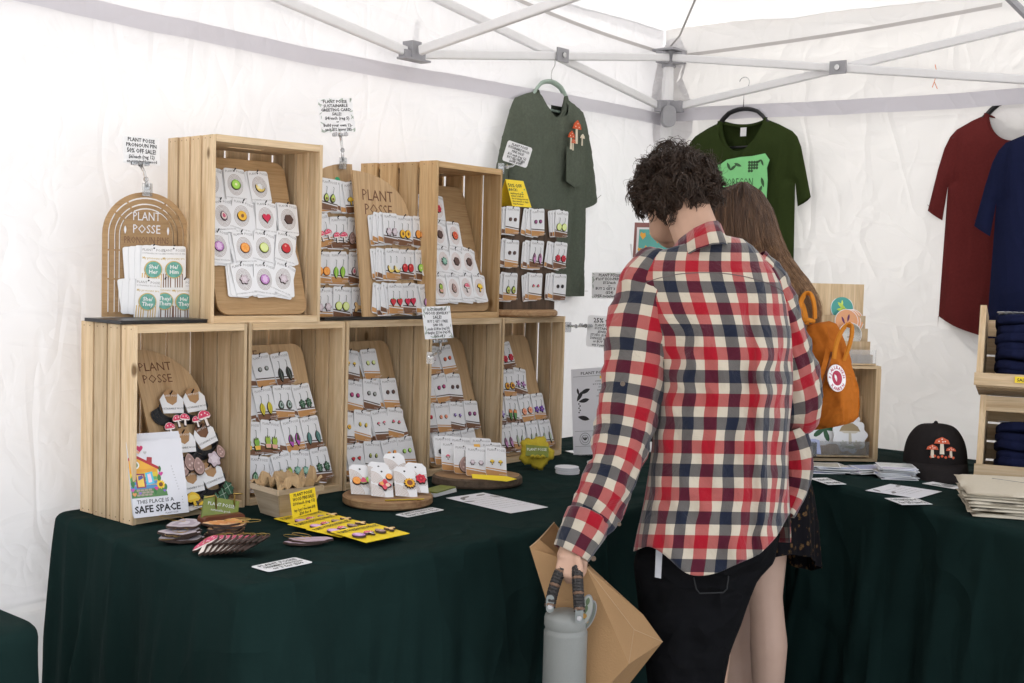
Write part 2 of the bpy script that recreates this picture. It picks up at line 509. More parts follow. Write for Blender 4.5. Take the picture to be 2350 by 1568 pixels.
# roof continues over the next bay on the left, so the light stays even there
for (xa, xb) in ((-3.6, -.40),):
    m_ = MB()
    c2 = [Vector((xb, EY1, EZ)), Vector((xa, EY1, EZ)), Vector((xa, EY0, EZ)), Vector((xb, EY0, EZ))]
    ap = Vector(((xa+xb)/2, -1.19, 3.25))
    r2 = empty('canopy_roof', T(ap), 'white fabric roof of the neighbouring tent bay on the far left', 'tent roof')
    for k in range(4):
        A, B = c2[k], c2[(k+1) % 4]
        sheet(16, 10, lambda u, v, A=A, B=B: A.lerp(B, u).lerp(ap, v*.985)-ap + Vector((0, 0, -.1*math.sin(PI*v)*math.sin(PI*u)))).build('roof_panel', ROOFF, r2, smooth=True)
# sewn seams near the eaves and the hip
SEAM = fabric('seam_tape', (.5, .48, .47), .08, .05)
def strip(name, pts, w, up, mt, parent, th=.0015):
    m = MB()
    K = len(pts)
    for p in pts:
        p = Vector(p); m.v += [p-up*w/2, p+up*w/2]
    for i in range(K-1):
        a = 2*i; m.f.append([a, a+1, a+3, a+2]); m.m.append(0)
    return m.build(name, mt, parent, rf.matrix_world.inverted() if parent is rf else None, smooth=True)
strip('seam', [at(lerp(1180, 1506, t), lerp(-4, 117, t)+6*math.sin(PI*t), 1, .36) for t in [k/12 for k in range(13)]], .014, Vector((0, 0, 1)), SEAM, rf)
strip('seam', [at(lerp(1566, 2300, t), lerp(128, 11, t)+7*math.sin(PI*t), 0, 2.735) for t in [k/16 for k in range(17)]], .014, Vector((0, 0, 1)), SEAM, rf)
hp = [at(1538, 108, 1, .34), V(1560, 82, 4.8), V(1597, -4, 4.4)]
strip('seam', hp, .008, Rh, SEAM, rf)
# corner pocket of the roof
cp = MB()
a_ = [V(1497, 205, 5.02), V(1512, 128, 5.02), V(1533, 92, 5.0), V(1560, 84, 4.98), V(1580, 128, 4.98), V(1566, 180, 4.99), V(1592, 250, 4.98), V(1588, 305, 5.0), V(1560, 345, 5.02), V(1500, 330, 5.06), V(1492, 262, 5.05)]
cen = V(1538, 200, 5.10)
cp.add([p for p in a_]+[cen], [(i, (i+1) % len(a_), len(a_)) for i in range(len(a_))], 0)
SHEER = fabric('sheer_corner_cloth', (.78, .77, .78), .25, .3, 12)
cp.build('corner_pocket', SHEER, rf, rf.matrix_world.inverted(), smooth=True)

# frame
fr = empty('tent_frame', T((PX, PY, 0)), 'white folding scissor truss frame with grey joints holding up the canopy', 'tent frame')
FI = fr.matrix_world.inverted()
def bar(a, b, r=.0135, name='truss_bar'):
    m = MB(); a = Vector(a); b = Vector(b)
    t = (b-a).normalized()
    up = Vector((0, 0, 1)); s = t.cross(up).normalized(); u = s.cross(t)
    hw, hh = r*.72, r*1.12
    M = Matrix(((s.x, t.x, u.x, a.x), (s.y, t.y, u.y, a.y), (s.z, t.z, u.z, a.z), (0, 0, 0, 1)))
    L_ = (b-a).length
    o = rrect(2*hw, 2*hh, hw*.6, 3, -hw, -hh)
    m.prism(o, 0, L_, 0, None, M)
    return m.build(name, FRAME, fr, FI)
def hexpost(x, y, z0, z1, r, name='post', mt=None):
    m = MB()
    m.prism(circ(r, 8), z0, z1, 0, None, T((x, y, 0)) @ Rx(90) @ Matrix.Scale(-1, 4, (0, 1, 0)) if False else None)
    m.v = [Vector((x+p.x, y+p.z, p.y)) for p in m.v]
    return m.build(name, mt or FRAME, fr, FI)
for x, y in ((PX, PY), (-.32, PY), (PX, -2.69)):
    hexpost(x, y, 0, ZT+.01, .022)
    hexpost(x, y, 1.88, 2.14, .0245)
    hexpost(x, y, ZT-.055, ZT+.012, .029, 'joint', BRACK)
    hexpost(x, y, ZS-.02, ZS+.035, .031, 'joint', BRACK)
def bbox_(p, sx, sy, sz, name='joint', mt=None):
    return MB().box(p[0]-sx, p[0]+sx, p[1]-sy, p[1]+sy, p[2]-sz, p[2]+sz).build(name, mt or BRACK, fr, FI)
bbox_((PX-.045, PY, ZT-.022), .028, .016, .022); bbox_((PX, PY-.045, ZT-.022), .016, .028, .022)
bbox_((PX, PY, ZT+.012), .052, .052, .004)
bbox_((PX-.045, PY, ZS+.008), .026, .016, .022); bbox_((PX, PY-.045, ZS+.008), .016, .026, .022)
lv = MB().prism(rrect(.055, .085, .024, 5, -.0275, -.0425), -.014, .014)
lv.build('release_lever', BRACK, fr, FI @ T((PX-.045, PY-.035, ZS-.035)) @ Rz(-35))
H = 1.5
mL = (PX-H, PY); mR = (PX, PY-H)
zz = .018
bar((PX-.03, PY-.012, ZT-.02), (PX-H+.03, PY-.012, ZS)); bar((PX-.03, PY+.012, ZS+.008), (PX-H, PY+.012, ZT-.01))
bar((PX-H-.03, PY-.012, ZS), (PX-2*H, PY-.012, ZT-.02)); bar((PX-H, PY+.012, ZT-.01), (PX-2*H, PY+.012, ZS))
bar((PX-.012, PY-.03, ZT-.02), (PX-.012, PY-H, ZS)); bar((PX+.012, PY-.03, ZS+.008), (PX+.012, PY-H, ZT-.01))
bar((PX-.012, PY-H, ZS), (PX-.012, PY-2*H, ZT-.02)); bar((PX+.012, PY-H, ZT-.01), (PX+.012, PY-2*H, ZS))
# middle truss from the left wall towards the peak
bar((PX-H, PY-.05, ZS+.004), (PX-H, PY-1.5, ZS+.24)); bar((PX-H+.025, PY-.03, ZT), (PX-H+.025, PY-1.5, ZS-.0+.02))
hub = MB()
hub.box(-.055, .055, -.03, .012, -.026, -.020); hub.box(-.02, .02, -.022, .022, -.02, .034); hub.box(-.045, .045, -.016, .014, -.02, .004)
hub.build('joint', BRACK, fr, FI @ T((PX-H, PY-.012, ZS)))
hub.build('joint', BRACK, fr, FI @ T((PX-.012, PY-H, ZS)) @ Rz(90))
for (x, y, r) in ((PX-H/2, PY, 0), (PX, PY-H/2, 90), (PX-1.5*H, PY, 0)):
    m = MB(); m.box(-.032, .032, -.034, -.0265, -.024, .024); m.tube([(0, -.040, 0), (0, -.030, 0)], .010, 10, 1)
    m.build('pivot_bracket', [BRACK, METAL], fr, FI @ T((x, y, (ZT+ZS)/2-.008)) @ Rz(r if r == 0 else -90))
st = sheet(3, 10, lambda u, v: tuple(V(lerp(912, 934, v)+u*lerp(24, 20, v)+3*math.sin(v*6), lerp(122, -12, v), 4.02+.02*math.sin(u*3))))
st.build('strap', SHEER, fr, FI, smooth=True)
dk = MB().tube([V(2312, -8, 3.6), V(2362, 42, 3.6)], .012, 8)
dk.build('tension_rod', BRACK, fr, FI)
tw = MB()
pp = V(2145, 168, 4.30)
tw.tube([pp+Vector((0, 0, .03)), pp+Rh*.008, pp-Vector((0, 0, .03)), pp+Rh*.012-Vector((0, 0, .055))], .0013, 5)
tw.tube([pp-Vector((0, 0, .03)), pp-Rh*.006-Vector((0, 0, .05))], .0013, 5)
tw.build('string', mat('orange_string', (.7, .2, .06), .7), label='short orange string knotted round the right truss bar', cat='string')

# ------------------------------------------------------------------ tablecloths
CLOTH = mat('dark_green_cloth', (.0085, .0215, .0195), .95, var=.12, vs=8, bump=.18, bs=1400, spec=.06, sheen=0)
def add_creases(m, sc3, strength, k=7.0, dist=.012):
    """pressed fold lines and pulled creases as fine relief"""
    t = m.node_tree; N, L = t.nodes, t.links; b = N['Principled BSDF']
    old = b.inputs['Normal'].links[0].from_socket if b.inputs['Normal'].links else None
    tc = N.new('ShaderNodeTexCoord'); prev = None
    for q, (sx, sy, sz, rot) in enumerate(sc3):
        mp = N.new('ShaderNodeMapping'); mp.inputs['Scale'].default_value = (sx, sy, sz); mp.inputs['Rotation'].default_value = rot
        L.new(tc.outputs['Object'], mp.inputs[0])
        nz = N.new('ShaderNodeTexNoise'); nz.inputs['Scale'].default_value = 1; nz.inputs['Detail'].default_value = 2; nz.inputs['Distortion'].default_value = .3
        L.new(mp.outputs[0], nz.inputs['Vector'])
        a = N.new('ShaderNodeMath'); a.operation = 'SUBTRACT'; a.inputs[1].default_value = .5; L.new(nz.outputs[0], a.inputs[0])
        c = N.new('ShaderNodeMath'); c.operation = 'ABSOLUTE'; L.new(a.outputs[0], c.inputs[0])
        d = N.new('ShaderNodeMath'); d.operation = 'MULTIPLY'; d.inputs[1].default_value = k; d.use_clamp = True; L.new(c.outputs[0], d.inputs[0])
        if prev is not None:
            e = N.new('ShaderNodeMath'); e.operation = 'ADD'; L.new(prev.outputs[0], e.inputs[0]); L.new(d.outputs[0], e.inputs[1]); prev = e
        else: prev = d
    bp = N.new('ShaderNodeBump'); bp.invert = True; bp.inputs['Strength'].default_value = strength; bp.inputs['Distance'].default_value = dist
    L.new(prev.outputs[0], bp.inputs['Height'])
    if old is not None: L.new(old, bp.inputs['Normal'])
    L.new(bp.outputs[0], b.inputs['Normal'])
add_creases(CLOTH, [(3.2, 3.2, .35, (0, 0, 0)), (1.6, 1.6, 1.0, (0, .45, .4)), (2.6, 2.6, 2.2, (.4, -.5, .8))], .5, 9, .02)
def tablecloth(poly, rad, ztop, seed, label, fold=.02, corner=.06):
    pts = [Vector((p[0], p[1], 0)) for p in poly]; n = len(pts)
    per = []
    for i in range(n):
        a, b, c = pts[i-1], pts[i], pts[(i+1) % n]
        d1 = (a-b).normalized(); d2 = (c-b).normalized()
        ang = d1.angle(d2); tl = rad/math.tan(ang/2)
        p1 = b+d1*tl; p2 = b+d2*tl
        for k in range(9):
            t = k/8; q = p1.lerp(b, t).lerp(b.lerp(p2, t), t)
            per.append((q, 1-abs(2*t-1)))
        nx = (pts[(i+1) % n]); dn = (b-nx).normalized()
        # straight run
        a2 = p2
        b3 = pts[(i+2) % n]
        ang2 = (b-nx).normalized().angle((b3-nx).normalized()); t2 = rad/math.tan(ang2/2)
        e2 = nx+dn*t2; L_ = (e2-a2).length; K = max(2, int(L_/.009))
        for k in range(1, K): per.append((a2.lerp(e2, k/K), 0))
    cen = sum((p[0] for p in per), Vector())/len(per)
    N_ = len(per); m = MB()
    outn = []
    for i in range(N_):
        t = per[(i+1) % N_][0]-per[i-1][0]
        nn = Vector((t.y, -t.x, 0)).normalized()
        if nn.dot(per[i][0]-cen) < 0: nn = -nn
        outn.append(nn)
    rings = []
    er = .022
    for s_ in (0.0, .35, .65, .85, .95):
        rings.append(lambda i, s_=s_: (cen.lerp(per[i][0]-outn[i]*er, s_), 0))
    prof = [(-er + er*math.sin(a), -er + er*math.cos(a)) for a in [PI/2*k/5 for k in range(6)]]
    V_ = []
    for r in rings:
        for i in range(N_):
            p, _ = r(i); V_.append(Vector((p.x, p.y, ztop + .0012*fb(p.x*5, p.y*5, seed))))
    for (o, dz) in prof:
        for i in range(N_):
            p = per[i][0]+outn[i]*o; V_.append(Vector((p.x, p.y, ztop+dz)))
    ND = 30
    s_acc = [0]
    for i in range(1, N_): s_acc.append(s_acc[-1]+(per[i][0]-per[i-1][0]).length)
    for j in range(1, ND+1):
        t = j/ND
        for i in range(N_):
            s = s_acc[i]
            w = t**.7
            f1 = noise.noise(Vector((s*5.2+t*.5, t*.35, seed)))*1.0 + .7*noise.noise(Vector((s*11+t*.9, t*.5, seed+4))) + .25*noise.noise(Vector((s*24, t*1.2, seed+8)))
            ridge = abs(noise.noise(Vector((s*4.0-t*.6, t*.3, seed+20))))
            sharp = max(0, 1-abs(noise.noise(Vector((s*3.1+t*.35, t*.15, seed+40))))*9)
            o = w*(fold*f1 + fold*.9*(.3-ridge) + .55*fold*sharp) + corner*per[i][1]*t + .012*t + .006*noise.noise(Vector((s*3, t*6, seed+3)))*t
            p = per[i][0]+outn[i]*o
            V_.append(Vector((p.x, p.y, ztop-er-(ztop-er-.004)*t)))
    m.v = V_
    R_ = len(rings)+len(prof)+ND
    for j in range(R_-1):
        for i in range(N_):
            k = (i+1) % N_
            m.f.append([j*N_+i, j*N_+k, (j+1)*N_+k, (j+1)*N_+i]); m.m.append(0)
    return m.build('tablecloth', CLOTH, smooth=True, label=label, cat='tablecloth', group='dark green tablecloths')
ZTAB = .74
tablecloth([(-.05, .27), (-.160, -.610), (.9, -.69), (1.95, -.69), (2.66, -.69), (2.66, .27)], .055, ZTAB, 1.0, 'long dark green tablecloth under the jewelry crates along the left wall', .065)
tablecloth([(1.93, -.56), (1.30, -1.95), (2.03, -2.40), (2.66, -1.1), (2.66, -.56)], .05, ZTAB+.003, 5.0, 'dark green tablecloth under the cap and tote bags on the right', .045)
tablecloth([(-.515, .0), (-2.3, .0), (-2.3, -.58), (-.525, -.58)], .085, ZTAB, 9.0, 'dark green tablecloth corner in the bottom left foreground', .05, .05)

# ------------------------------------------------------------------ crates
def crate(M, label, w=.3175, d=.22, h=.457, nb=5, mats=(PINE, PINEX), bt=.017, st=.0095, ns=4, gap=.007, lie=False):
    root = empty('wooden_crate', M, label, 'crate', 'wooden crates of the display')
    za, xa = mats
    eb = MB()                                   # end board with a hand slot
    sl, sw = .10, .022
    cx, cy = w/2, d/2
    x0, x1, y0, y1 = st, w-st, 0, d-st
    eb.box(x0, x1, y0, cy-sw/2, 0, bt); eb.box(x0, x1, cy+sw/2, y1, 0, bt)
    eb.box(x0, cx-sl/2, cy-sw/2, cy+sw/2, 0, bt); eb.box(cx+sl/2, x1, cy-sw/2, cy+sw/2, 0, bt)
    me = eb.mesh('end_board', xa)
    place(me, 'end_board', root, T((0, 0, 0))); place(me, 'end_board', root, T((0, 0, h-bt)))
    swd = (d-gap*(ns-1))/ns
    ms = MB().box(0, st-.0004, 0, swd, 0, h).mesh('slat', za)
    for k in range(ns):
        for x in (0, w-st+.0004):
            place(ms, 'slat', root, T((x, k*(swd+gap)+random.uniform(-.001, .001) + (0 if k else .001), random.uniform(-.0015, .0015))) )
    bw = (w-2*st-gap*(nb+1))/nb
    mb_ = MB().box(0, bw, 0, st, .001, h-.001).mesh('slat', za)
    for k in range(nb):
        place(mb_, 'slat', root, T((st+gap+k*(bw+gap), d-st+.0005, 0)))
    nl = MB()
    for zc in (bt/2, h-bt/2):
        for k in range(ns):
            for q in (.25, .75):
                yy = k*(swd+gap)+q*swd
                nl.box(-.0006, 0, yy-.0012, yy+.0012, zc-.0012, zc+.0012)
    nl.build('nail_heads', BROWN, root)
    return root
CW = .32588
names = ['pale crate on the table holding the necklaces and the house print, lowest left', 'pale crate on the table behind the little berry basket',
         'pale crate on the table behind the round board of flower pins', 'pale crate on the table behind the bark slice of earring cards', 'pale crate at the right end of the lower row, beside the flyer']
LC = []
for k in range(5):
    LC.append(crate(T((k*CW+.002, 0, ZTAB+.002)), names[k], nb=4 if k < 4 else 4, gap=.007 if k != 4 else .010, w=.3195))
# upper crates
def crate_px(fl, fr_, dep, z, **kw):
    a = V(*fl, dep[0]); b = V(*fr_, dep[1])
    ang = math.atan2(b.y-a.y, b.x-a.x)
    return T((a.x, a.y, z)) @ Matrix.Rotation(ang, 4, 'Z')
ZU = ZTAB+.002+.4575
MA = crate_px((483, 736), (733, 736), (2.97, 3.19), ZU)
MBc = crate_px((995, 723), (1153, 727), (3.55, 3.82), ZU)
crate(MA, 'pale crate standing highest at upper left, filled with round pin cards', w=.3195, nb=4, gap=.010)
crate(MBc, 'yellow pine crate at upper right of the stack, filled with flower pin cards', w=.3175, d=.30, mats=(YPINE, YPINEX), nb=4, gap=.013)
# ------------------------------------------------------------------ little printed wood shapes
def polar(fn, n=28, s=1.0): return [(s*fn(2*PI*k/n)*math.cos(2*PI*k/n), s*fn(2*PI*k/n)*math.sin(2*PI*k/n)) for k in range(n)]
def o_round(): return circ(1, 20)
def o_leaf(w=.5, n=10):
    return [(w*math.sin(PI*t)**.8*(1.05-.3*t), 1-2*t) for t in [k/n for k in range(n+1)]] + [(-w*math.sin(PI*t)**.8*(1.05-.3*t), 1-2*t) for t in [1-k/n for k in range(1, n)]]
def o_flower(k=5, d=.22): return polar(lambda a: 1-d+d*math.cos(k*a), 40)
def o_star(): return polar(lambda a: .62+.38*math.cos(5*a), 40)
def o_drop(): return [(x*.72*(1-.35*max(0, z)), z) for x, z in circ(1, 20)]
def o_heart(): return [(.06*16*math.sin(t)**3, .065*(13*math.cos(t)-5*math.cos(2*t)-2*math.cos(3*t)-math.cos(4*t))) for t in [2*PI*k/24 for k in range(24)]]
def o_tri(): return [(-.95, -.4), (-.3, -.75), (.5, -.6), (.95, -.2), (.1, .8), (-.1, .8)]
def o_mush(): return [(-.16, -.95), (.2, -.95), (.17, -.1), (.55, -.15), (.85, .05), (.8, .45), (.4, .8), (0, .92), (-.45, .8), (-.8, .45), (-.85, .05), (-.5, -.15), (-.14, -.1)]
def o_monst(): return polar(lambda a: (.95-.12*math.cos(a*2)) * (1 if int(a/(PI/7)) % 2 else .8), 42)
def o_moon(): return [(math.cos(a), math.sin(a)) for a in [math.radians(150+14*k) for k in range(14)]] + [(.35+.75*math.cos(a), .2+.75*math.sin(a)) for a in [math.radians(330-12*k) for k in range(12)]]
def o_pot(): return [(-.45, -1), (.45, -1), (.6, -.3), (.35, -.3), (.5, .3), (.3, .9), (.1, .5), (0, 1), (-.15, .5), (-.35, .85), (-.5, .25), (-.35, -.3), (-.6, -.3)]
def sc_(o, s, dx=0, dz=0): return [(x*s+dx, z*s+dz) for x, z in o]
BK = (.02, .03, .02)
MOT = {
 'kiwi': (o_round, (.22, .52, .03), [(sc_(o_round(), .82), (.42, .72, .12)), (sc_(o_round(), .28), (.8, .85, .5))]),
 'orange': (o_round, (.80, .25, .02), [(sc_(o_round(), .84), (.88, .40, .10)), (sc_(o_star(), .6), (.85, .33, .04))]),
 'lime': (o_round, (.50, .62, .10), [(sc_(o_round(), .85), (.72, .80, .36))]),
 'apple': (o_round, (.55, .02, .03), [(circ(.25, 8, -.3, .35), (.8, .3, .25))]),
 'beet': (o_round, (.30, .02, .10), [(sc_(o_round(), .6), (.5, .08, .22))]),
 'cabbage': (o_round, (.50, .22, .52), [(sc_(o_monst(), .75), (.72, .50, .74))]),
 'peach': (o_round, (.85, .48, .04), [(circ(.42, 12, .05, 0, .8, 1), (.20, .08, .03))]),
 'fig': (o_drop, (.16, .10, .16), [(sc_(o_drop(), .8), (.78, .66, .6)), (sc_(o_drop(), .5), (.55, .10, .18))]),
 'avocado': (o_drop, (.05, .10, .02), [(sc_(o_drop(), .8), (.55, .65, .15)), (circ(.33, 10, 0, -.25), (.18, .08, .03))]),
 'banana': (o_moon, (.80, .62, .15), [(sc_(o_round(), .3, -.5, -.2), (.85, .78, .45))]),
 'pear': (o_drop, (.62, .50, .05), [(circ(.3, 10, .1, -.3), (.75, .35, .05))]),
 'toadstool': (o_mush, (.82, .74, .70), [([(-.8, .08), (.8, .08), (.74, .45), (.4, .75), (0, .86), (-.4, .75), (-.74, .45)], (.70, .06, .14)), (circ(.1, 6, -.3, .45), (.9, .8, .8)), (circ(.1, 6, .2, .5), (.9, .8, .8)), (circ(.08, 6, .45, .25), (.9, .8, .8))]),
 'chanterelle': (o_mush, (.85, .55, .03), [([(-.7, .1), (.7, .15), (.3, .6), (-.3, .62)], (.9, .68, .1))]),
 'morel': (o_drop, (.45, .30, .26), [(sc_(o_drop(), .8), (.34, .22, .20)), (circ(.15, 6, 0, .3), (.6, .45, .4)), (circ(.15, 6, .2, -.2), (.6, .45, .4)), (circ(.15, 6, -.2, -.4), (.6, .45, .4))]),
 'heart': (o_heart, (.62, .02, .07), []),
 'strawberry': (o_heart, (.62, .03, .05), [([(-.5, .62), (.5, .62), (.2, .9), (-.2, .9)], (.1, .3, .05))]),
 'melon wedge': (o_tri, (.72, .10, .18), [([(-.95, -.4), (-.3, -.75), (.5, -.6), (.4, -.42), (-.3, -.55), (-.85, -.25)], (.25, .4, .15))]),
 'rose': (lambda: o_flower(7, .1), (.62, .02, .05), [(sc_(o_flower(5, .15), .6), (.42, .01, .03)), (circ(.2, 8), (.7, .08, .1))]),
 'coral ranunculus': (lambda: o_flower(9, .06), (.75, .13, .05), [(sc_(o_flower(7, .1), .68), (.6, .07, .03)), (circ(.22, 8), (.8, .25, .1))]),
 'pink blossom': (lambda: o_flower(5, .25), (.72, .25, .42), [(sc_(o_star(), .5), (.55, .08, .22))]),
 'peach blossom': (lambda: o_flower(8, .1), (.82, .34, .20), [(circ(.3, 10), (.6, .12, .05))]),
 'pansy': (lambda: o_flower(5, .2), (.20, .07, .48), [(sc_(o_flower(3, .3), .5), (.10, .03, .25)), (circ(.14, 8), (.9, .7, .1))]),
 'sunflower': (lambda: o_flower(12, .14), (.82, .42, .02), [(circ(.5, 14), (.22, .06, .02))]),
 'purple star': (o_star, (.32, .20, .62), [(circ(.2, 8), (.6, .5, .8))]),
 'lavender lily': (o_star, (.55, .28, .55), [(circ(.25, 8), (.35, .1, .35))]),
 'green leaf': (o_leaf, (.10, .22, .07), [([(-.03, -.9), (.03, -.9), (.02, .85), (-.02, .85)], (.5, .6, .4))]),
 'dark leaf': (o_leaf, (.018, .025, .02), [([(-.03, -.9), (.03, -.9), (.02, .85), (-.02, .85)], (.25, .28, .25))]),
 'yellow leaf': (o_leaf, (.60, .50, .03), [([(-.03, -.9), (.03, -.9), (.02, .85), (-.02, .85)], (.3, .3, .03))]),
 'teal leaf': (o_leaf, (.04, .14, .13), [([(-.03, -.9), (.03, -.9), (.02, .85), (-.02, .85)], (.35, .5, .45))]),
 'striped leaf': (lambda: o_leaf(.62), (.03, .12, .06), [(sc_(o_monst(), .55), (.35, .52, .35)), (sc_(o_leaf(.3), .5), (.04, .16, .07))]),
 'swirl leaf': (o_drop, (.05, .08, .06), [(sc_(o_drop(), .7), (.45, .55, .5)), (sc_(o_drop(), .4), (.05, .09, .07))]),
 'monstera': (o_monst, (.03, .10, .05), [([(-.04, -.9), (.04, -.9), (.03, .8), (-.03, .8)], (.4, .5, .4)), ([(-.7, .05), (-.7, .12), (.7, .32), (.7, .25)], (.4, .5, .4))]),
 'chard': (lambda: o_leaf(.6), (.22, .48, .04), [([(-.08, -.95), (.08, -.95), (.03, .8), (-.03, .8)], (.65, .7, .2))]),
 'potted plant': (o_pot, (.20, .42, .06), [([(-.42, -.95), (.42, -.95), (.55, -.35), (-.55, -.35)], (.85, .48, .08))]),
 'cactus': (o_pot, (.33, .48, .06), [([(-.42, -.95), (.42, -.95), (.55, -.35), (-.55, -.35)], (.72, .36, .30))]),
 'orchid': (lambda: o_leaf(.5), (.45, .08, .42), [([(-.35, -.1), (.35, -.3), (.2, .9), (0, 1)], (.06, .08, .03))]),
 'petal': (lambda: o_leaf(.45), (.52, .24, .45), [([(-.3, .1), (.1, .3), (.05, .9), (-.05, .9)], (.1, .06, .06))]),
 'succulent': (lambda: o_flower(8, .14), (.16, .36, .28), [(sc_(o_flower(6, .2), .6), (.35, .55, .45))]),
 'tulip': (lambda: o_leaf(.45), (.08, .22, .06), [([(-.4, .3), (.4, .3), (.35, .95), (0, .7), (-.35, .95)], (.78, .25, .08))]),
 'celery': (lambda: o_leaf(.28), (.50, .58, .42), [([(-.03, -.9), (.05, -.9), (.02, .85), (-.02, .85)], (.25, .32, .2))]),
 'pale mushroom': (lambda: o_flower(6, .12), (.55, .46, .50), [(sc_(o_flower(5, .15), .6), (.68, .60, .64))]),
 'ginger': (lambda: o_flower(3, .3), (.75, .48, .20), [(sc_(o_flower(3, .3), .6), (.85, .62, .33))]),
 'brown stud': (lambda: o_flower(6, .06), (.10, .05, .04), []),
 'black berry': (lambda: o_flower(7, .08), (.015, .015, .018), []),
 'grey geode': (lambda: o_flower(8, .05), (.20, .22, .20), [(circ(.5, 10), (.4, .42, .4))]),
 'plum stud': (o_round, (.20, .04, .14), [(circ(.4, 8), (.4, .12, .28))]),
 'cluster': (lambda: o_flower(4, .2), (.70, .08, .12), [(circ(.35, 10, -.45, .1), (.85, .45, .12)), (circ(.35, 10, .45, -.1), (.85, .62, .50)), (circ(.3, 10, 0, .3), (.6, .03, .08))]),
}
_mot = {}
def motif(kind, r, dangle=True, drop=.016):
    k = (kind, r, dangle)
    if k in _mot: return _mot[k]
    ofn, c0, layers = MOT[kind]
    o = ofn(); m = MB(); mats = [DKBROWN, C(*c0)]
    zc = -(drop + r) if dangle else 0
    m.prism(sc_(o, r*1.08, .0008, zc-.0008), -.0016, .0012, 0)
    m.prism(sc_(o, r, 0, zc), -.0030, -.0016, 1, 0)
    for i, (lo, c) in enumerate(layers):
        cm = C(*c)
        if cm not in mats: mats.append(cm)
        m.prism(sc_(lo, r, 0, zc), -.0034-.0003*i, -.0030, mats.index(cm))
    if dangle:
        mats.append(WIRE)
        m.tube([(0, -.001, .003), (.0025, -.002, .001), (.0018, -.002, -.006), (0, -.002, -drop-.001)], .0005, 4, len(mats)-1, cap=False)
    me = m.mesh(kind.replace(' ', '_'), mats)
    _mot[k] = me
    return me

# ------------------------------------------------------------------ cards
def card_base(w=.060, h=.086, style='kraft'):
    m = MB()
    o = rrect(w, h, .006, 3, -w/2, -h+.006)
    m.prism(o, -.0005, .0005, 0)
    m.prism(circ(.0022, 8), -.0007, -.00055, 1)
    return m
_cards = {}
def card_mesh(style, var=0):
    k = (style, var)
    if k in _cards: return _cards[k]
    if style == 'earring':
        w, h = .062, .086
        m = card_base(w, h); mats = [PAPERG, INK, (KRAFT, BROWN, KRAFT)[var % 3], DKBROWN, GREY]
        b = -h+.006
        m.face([(-w/2+.004, b+.0004), (w/2-.004, b+.0004), (w/2-.0004, b+.005), (w/2-.0004, b+.0125), (-w/2+.0004, b+.0185), (-w/2+.0004, b+.005)], -.0008, 2)
        m.face([(-w/2+.0004, b+.0215), (w/2-.0004, b+.0155), (w/2-.0004, b+.0185), (-w/2+.0004, b+.0245)], -.0008, 3 if var else 2)
        m.text('PLANT', .0088, -.024, -.0070, -.0008, 4); m.text('POSSE', .0088, .0045, -.0070, -.0008, 4)
        m.text('SUSTAINABLE', .0045, .008, b+.0035, -.0010, 0, align='L')
    elif style == 'pin':
        w, h = .060, .086
        m = card_base(w, h); mats = [PAPER, INK, BROWN if var == 0 else mat('copper_print', (.50, .27, .18), .5), GREY]
        for q in range(6):
            r0, r1 = .0095+.0030*q, .0103+.0030*q
            vs = []; fs = []; K = 28
            for t in range(K):
                a = 2*PI*t/K
                x0, z0 = math.cos(a), math.sin(a)
                cl = lambda v: max(-w/2+.0005, min(w/2-.0005, v))
                vs += [(cl(r0*.86*x0), -.0007, -.037+r0*1.1*z0), (cl(r1*.86*x0), -.0007, -.037+r1*1.1*z0)]
            for t in range(K):
                a, b = 2*t, 2*((t+1) % K)
                fs.append((a, a+1, b+1, b))
            m.add(vs, fs, 2)
        m.text('PLANT', .0085, -.0245, -.0060, -.0008, 3, rot=.14); m.text('POSSE', .0085, .0065, -.0028, -.0008, 3, rot=-.14)
        m.text('SUSTAINABLE WOOD PIN', .0050, 0, -.0735, -.0008, 3, align='C')
    elif style == 'pronoun':
        w, h = .060, .104
        m = card_base(w, h); gd = mat('gold_foil', (.55, .38, .16), .35, metal=.6)
        mats = [PAPER, INK, (BROWN, gd)[var % 2], GREY, mat('teal_badge', (.10, .34, .28), .35, var=.5, vs=120), mat('badge_rim', (.50, .36, .12), .4, metal=.5), PAPER]
        b = -h+.006
        for q in range(9):
            x = -.0265+q*.0058
            if 4 <= q <= 4: continue
            m.face([(x, b+.002), (x+.0026, b+.002), (x+.0026, b+.036), (x, b+.036)], -.0007, 2)
        m.text('PLANT   POSSE', .0085, 0, -.0075, -.0008, 3, align='C')
        m.text('SUSTAINABLE WOOD PIN', .0048, 0, -.0145, -.0008, 3, align='C')
        m.text('My pronouns are', .0078, 0, -.027, -.0008, 5, align='C', bold=.01)
        m.prism(circ(.0215, 26, 0, -.052), -.0042, -.0006, 5)
        m.prism(circ(.0195, 26, 0, -.052), -.0048, -.0042, 4)
        a, b2 = [('He/', 'Him'), ('She/', 'Her'), ('They/', 'Them'), ('She/', 'They'), ('He/', 'They')][var % 5]
        m.text(a, .0135, 0, -.0495, -.0052, 6, align='C', bold=.02); m.text(b2, .0135, 0, -.0620, -.0052, 6, align='C', bold=.02)
    elif style == 'back':
        w, h = .062, .086
        m = MB().prism(rrect(w, h, .006, 3, -w/2, -h+.006), -.0005, .0005, 0)
        b = -h+.006
        m.face([(-w/2+.0004, b+.003), (w/2-.0004, b+.003), (w/2-.0004, b+.0105), (-w/2+.0004, b+.0165)], -.0008, 1)
        m.text('PLANT', .0088, -.024, -.0070, -.0008, 2); mats = [PAPERG, BROWN if var else KRAFT, GREY]
    elif style == 'pinback':
        w, h = .060, .086
        m = MB().prism(rrect(w, h, .006, 3, -w/2, -h+.006), -.0005, .0005, 0); mats = [PAPER]
    _cards[k] = m.mesh(style+'_card', mats)
    return _cards[k]
